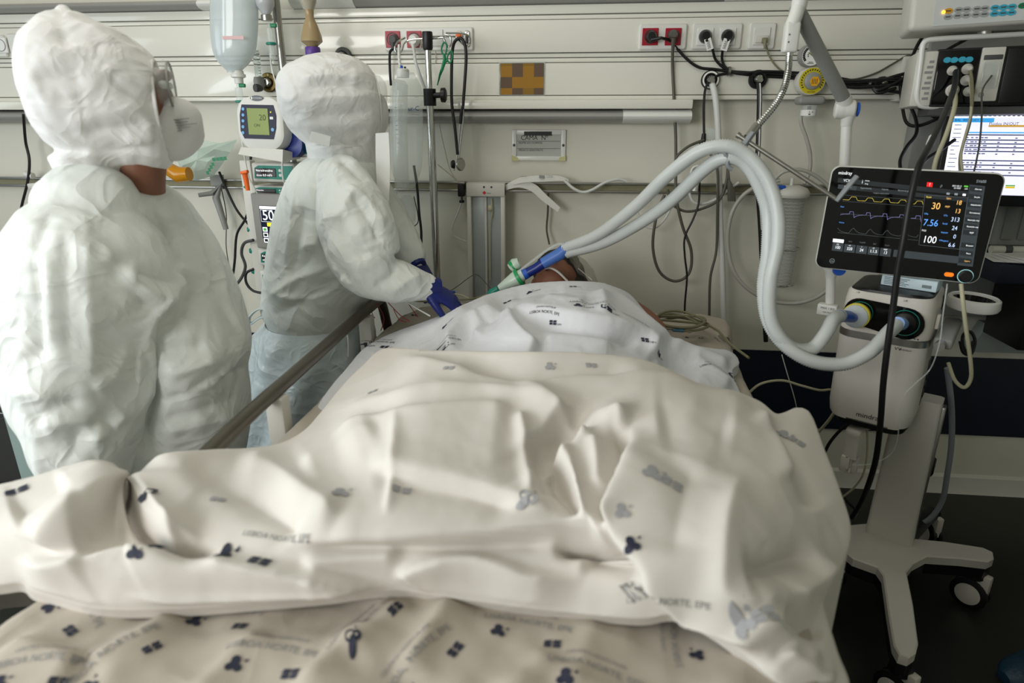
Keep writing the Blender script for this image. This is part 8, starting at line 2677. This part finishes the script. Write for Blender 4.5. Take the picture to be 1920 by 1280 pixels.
# bundle by monitor rack
for i, (lb, pts) in enumerate((('black cable slanting up from the bundle to the keypad', [(1690, 158, 2.34), (1700, 135, 2.30), (1720, 85, 2.26), (1745, 50, 2.22), (1765, 30, 2.2)]),
                               ('black cable running up right behind the guard frame', [(1735, 120, 2.34), (1765, 100, 2.30), (1800, 80, 2.30), (1840, 60, 2.3), (1900, 35, 2.3)]),
                               ('black cable looping low between bundle and rack', [(1640, 157, 2.35), (1668, 146, 2.34), (1700, 138, 2.33), (1690, 150, 2.32), (1650, 168, 2.32), (1638, 165, 2.33), (1648, 174, 2.32), (1680, 165, 2.32)]),
                               ('black cable drooping left of the computer screen', [(1688, 160, 2.33), (1692, 200, 2.30), (1700, 230, 2.28), (1720, 236, 2.26), (1750, 226, 2.24), (1765, 215, 2.22)]),
                               ('black cable curling down towards the ventilator screen', [(1692, 165, 2.33), (1700, 185, 2.3), (1716, 220, 2.26), (1718, 250, 2.22), (1700, 275, 2.18), (1688, 300, 2.12), (1690, 330, 2.05)]),
                               ('black cable passing behind the computer screen corner', [(1694, 172, 2.33), (1720, 200, 2.32), (1750, 218, 2.31), (1790, 240, 2.30)]),
                               ('black cable slanting down beneath the computer screen', [(1790, 262, 2.14), (1762, 282, 2.10), (1735, 300, 2.06), (1722, 318, 2.02)]),
                               ('black cable tangle end beside the wall mount column', [(1640, 160, 2.34), (1665, 170, 2.33), (1690, 175, 2.32), (1697, 190, 2.32)]),
                               ('upper black strand of the bundle right of the regulator', [(1555, 150, 2.36), (1600, 152, 2.35), (1640, 150, 2.34), (1672, 148, 2.33), (1700, 150, 2.33)]),
                               ('lower black strand of the bundle right of the regulator', [(1555, 156, 2.355), (1600, 164, 2.345), (1645, 162, 2.335), (1685, 158, 2.325), (1700, 160, 2.32)]))):
    cable('black_cable', lb, pts, 0.0052, M_rubber, group='black cables at the right')
# floor cables by the bed
cable('floor_cable', 'beige cable arching between the bed and the ventilator', [(1395, 745, 1.75), (1425, 720, 1.76), (1465, 713, 1.78), (1500, 722, 1.80), (1535, 731, 1.82), (1556, 730, 1.84)], 0.0036, M_beige)
cable('floor_cable', 'thin white line hanging from the hoses past the navy band', [(1466, 665, 1.80), (1476, 700, 1.82), (1488, 740, 1.84), (1494, 765, 1.86)], 0.0014, M_paper)
cable('floor_cable', 'beige cable slanting under the ventilator casing', [(1566, 770, 1.82), (1552, 790, 1.84), (1530, 815, 1.88)], 0.0045, M_beige)
cable('floor_cable', 'black cable hanging in a curve left of the trolley', [(1590, 795, 1.85), (1570, 812, 1.86), (1550, 840, 1.87), (1540, 880, 1.88), (1580, 930, 1.9), (1610, 960, 1.92)], 0.0048, M_rubber)
cable('floor_cable', 'thin beige cable drooping from the white bracket', [(1626, 800, 1.74), (1626, 850, 1.73), (1618, 890, 1.74), (1600, 915, 1.76), (1575, 935, 1.80)], 0.0030, M_beige)
# left side
cable('wall_power_cable', 'black cable hanging down the wall at the left edge', [(44, 215, 2.30), (48, 265, 2.36), (55, 300, 2.36), (52, 340, 2.36), (40, 390, 2.37), (34, 440, 2.37), (34, 520, 2.37)], 0.0050, M_rubber)
cable('pump_cable', 'black cable crossing from the bag down to the pumps', [(411, 322, 2.36), (425, 355, 2.35), (445, 395, 2.33), (470, 425, 2.28)], 0.0048, M_rubber)
cable('pump_cable', 'black cable running from the pump column down to the cart', [(476, 250, 2.32), (470, 300, 2.31), (472, 370, 2.30), (460, 410, 2.30), (444, 440, 2.30), (440, 490, 2.30), (434, 525, 2.30), (420, 545, 2.30)], 0.0048, M_rubber)
cable('pump_cable', 'grey cable curving from the touchscreen side downwards', [(475, 450, 2.20), (458, 456, 2.22), (453, 475, 2.24), (460, 500, 2.25), (450, 525, 2.26), (430, 545, 2.27)], 0.0056, M_dgrey)
cable('pump_cable', 'black cable loop beside the lowest infusion pump', [(476, 504, 2.24), (462, 512, 2.24), (462, 530, 2.24), (475, 545, 2.24), (498, 550, 2.24)], 0.0050, M_rubber)
cable('thin_wall_line', 'thin grey line running down the wall left of the pumps', [(412, 340, 2.40), (424, 400, 2.40), (424, 460, 2.40), (430, 500, 2.40), (438, 540, 2.40), (448, 575, 2.40), (450, 620, 2.40)], 0.0020, M_greycab)
cable('infusion_line', 'white infusion line looping below the blue backed pump', [(530, 290, 2.14), (529, 315, 2.14), (531, 335, 2.14), (537, 352, 2.16)], 0.0032, M_whitecab, 'line')
cable('infusion_line', 'clear infusion line dropping from saline chamber past the orange clamp', [(448, 205, 2.19), (450, 240, 2.18), (458, 290, 2.15), (466, 330, 2.14), (476, 350, 2.15), (482, 362, 2.16)], 0.0026, M_whitecab, 'line')
cable('infusion_line', 'thin line from the small bottle past the pump stand', [(507, 100, 2.21), (508, 120, 2.21), (514, 145, 2.20), (520, 165, 2.20)], 0.0024, M_whitecab, 'line')
cable('socket_cable', 'black cable hanging from the plug behind the fluid bag', [tuple(tpE), (731, 100, 2.36), (731, 130, 2.36), (733, 160, 2.37)], 0.0046, M_rubber)
cable('socket_cable', 'white cable falling from the round white plug', [tuple(tpF), (779, 115, 2.33), (787, 140, 2.33), (798, 170, 2.34), (806, 200, 2.36)], 0.0052, M_whitecab)
cable('wall_thread', 'thin call cord running from the panel down to the rail', [(817, 82, 2.38), (817, 140, 2.39), (822, 220, 2.39), (834, 280, 2.39), (845, 320, 2.39), (862, 345, 2.37)], 0.0014, M_beige, 'cord')
cable('wall_thread', 'thin cord slanting behind the drip pole to the clamp', [(820, 308, 2.39), (838, 322, 2.39), (858, 340, 2.385), (872, 358, 2.37)], 0.0018, M_beige, 'cord')
cable('black_tube', 'black cable hanging beside the lower drip pole', [(776, 310, 2.25), (782, 350, 2.25), (786, 400, 2.25), (790, 440, 2.25), (788, 500, 2.25)], 0.0046, M_rubber)
cable('thin_black_loop', 'thin dark loop of line behind the collection bag', [(776, 368, 2.2), (783, 400, 2.2), (783, 418, 2.2), (770, 426, 2.2), (755, 424, 2.2)], 0.0016, M_rubber)
# monitoring leads in the bed
for i, (lb, pts) in enumerate((('red lead curving down behind the side rail', [(706, 568, 1.86), (716, 585, 1.84), (720, 600, 1.82), (714, 620, 1.80)]), ('red lead crossing the white rail post', [(718, 556, 1.82), (735, 575, 1.80), (752, 592, 1.78), (768, 602, 1.75)]),
                               ('red lead running into the sheet fold', [(738, 580, 1.80), (748, 598, 1.78), (762, 604, 1.75)]), ('red lead near the nurse\'s gloved hand', [(765, 568, 1.85), (776, 584, 1.82), (783, 594, 1.78)]), ('short red lead below the side rail', [(695, 580, 1.84), (700, 592, 1.83), (703, 596, 1.82)]))):
    cable('electrode_lead', lb, pts, 0.0013, mat('red_lead', '8c1a24', 0.5), 'lead', 6, group='electrode leads')
cable('bed_line', 'white line crossing the bed edge under the nurse\'s sleeve', [(738, 554, 1.84), (760, 565, 1.80), (785, 580, 1.76), (806, 592, 1.72)], 0.0022, M_whitecab, 'line')
cable('bed_line', 'olive sensor line running along the far bed edge', [(752, 556, 1.90), (780, 564, 1.92), (815, 564, 1.95), (850, 562, 1.97), (885, 560, 1.97), (915, 552, 1.95)], 0.0032, M_olive, 'line')
cable('bed_line', 'pale olive line arching behind the nurse\'s blue glove', [(818, 562, 1.95), (828, 553, 1.98), (845, 551, 2.0), (865, 553, 2.0), (880, 560, 1.98)], 0.0024, M_beige, 'line')
cable('bed_line', 'thin grey line rising from the bed to the white holder', [(840, 548, 2.1), (860, 535, 2.15), (880, 520, 2.2), (895, 515, 2.25), (915, 535, 2.2), (925, 545, 2.1)], 0.0014, M_greycab, 'line')
cable('rail_line', 'thin white line hanging from the side rail', [(640, 614, 1.72), (650, 625, 1.70), (653, 645, 1.69), (653, 668, 1.69)], 0.0020, M_whitecab, 'line')
for i in range(3):
    q = onZ(826 + i * 12, 566 - i * 2, 0.815)
    t = thing('transducer_valve', 'small blue capped pressure valve on the bed, %s of three' % ('left', 'middle', 'right')[i], 'valve', q, 'pressure valves')
    MB().cyl(q, q + V(0, 0, 0.022), 0.006).build('body', M_white, t)
    MB().cyl(q + V(0, 0, 0.022), q + V(0, 0, 0.032), 0.0075).build('cap', M_blue, t)
# coiled cable on the pillow side
pc = onZ(1270, 612, 0.83)
S = []
rr_ = random.Random(11)
for k in range(70):
    a_ = k * 0.42
    rx, ry = 0.075 - 0.015 * math.sin(k * 0.23), 0.065 + 0.012 * math.cos(k * 0.31)
    S.append(pc + V(rx * math.cos(a_) + 0.012 * math.sin(k * 0.13), ry * math.sin(a_) + 0.012 * math.cos(k * 0.17), 0.004 + 0.00035 * k + 0.003 * math.sin(k)))
S += [pc + V(0.09, -0.02, 0.012), pc + V(0.13, -0.12, -0.008), pc + V(0.165, -0.2, -0.02)]
tag(MB().tube(spline(S, 3), 0.0038, 7).build('coiled_sensor_cable', M_olive, None), 'olive sensor cable coiled on the sheet beside the patient', 'cable')
q = onZ(1262, 618, 0.84)
t = thing('cable_connector', 'small blue connector lying in the coiled olive cable', 'connector', q)
MB().tube([q, q + V(0.03, -0.01, 0.002)], [0.006, 0.006], 10).build('body', mat('steel_blue_plug', '4f7fa0', 0.4), t)
MB().tube([q + V(0.03, -0.01, 0.002), q + V(0.05, -0.016, 0.0)], [0.004, 0.003], 8).build('tail', M_olive, t)
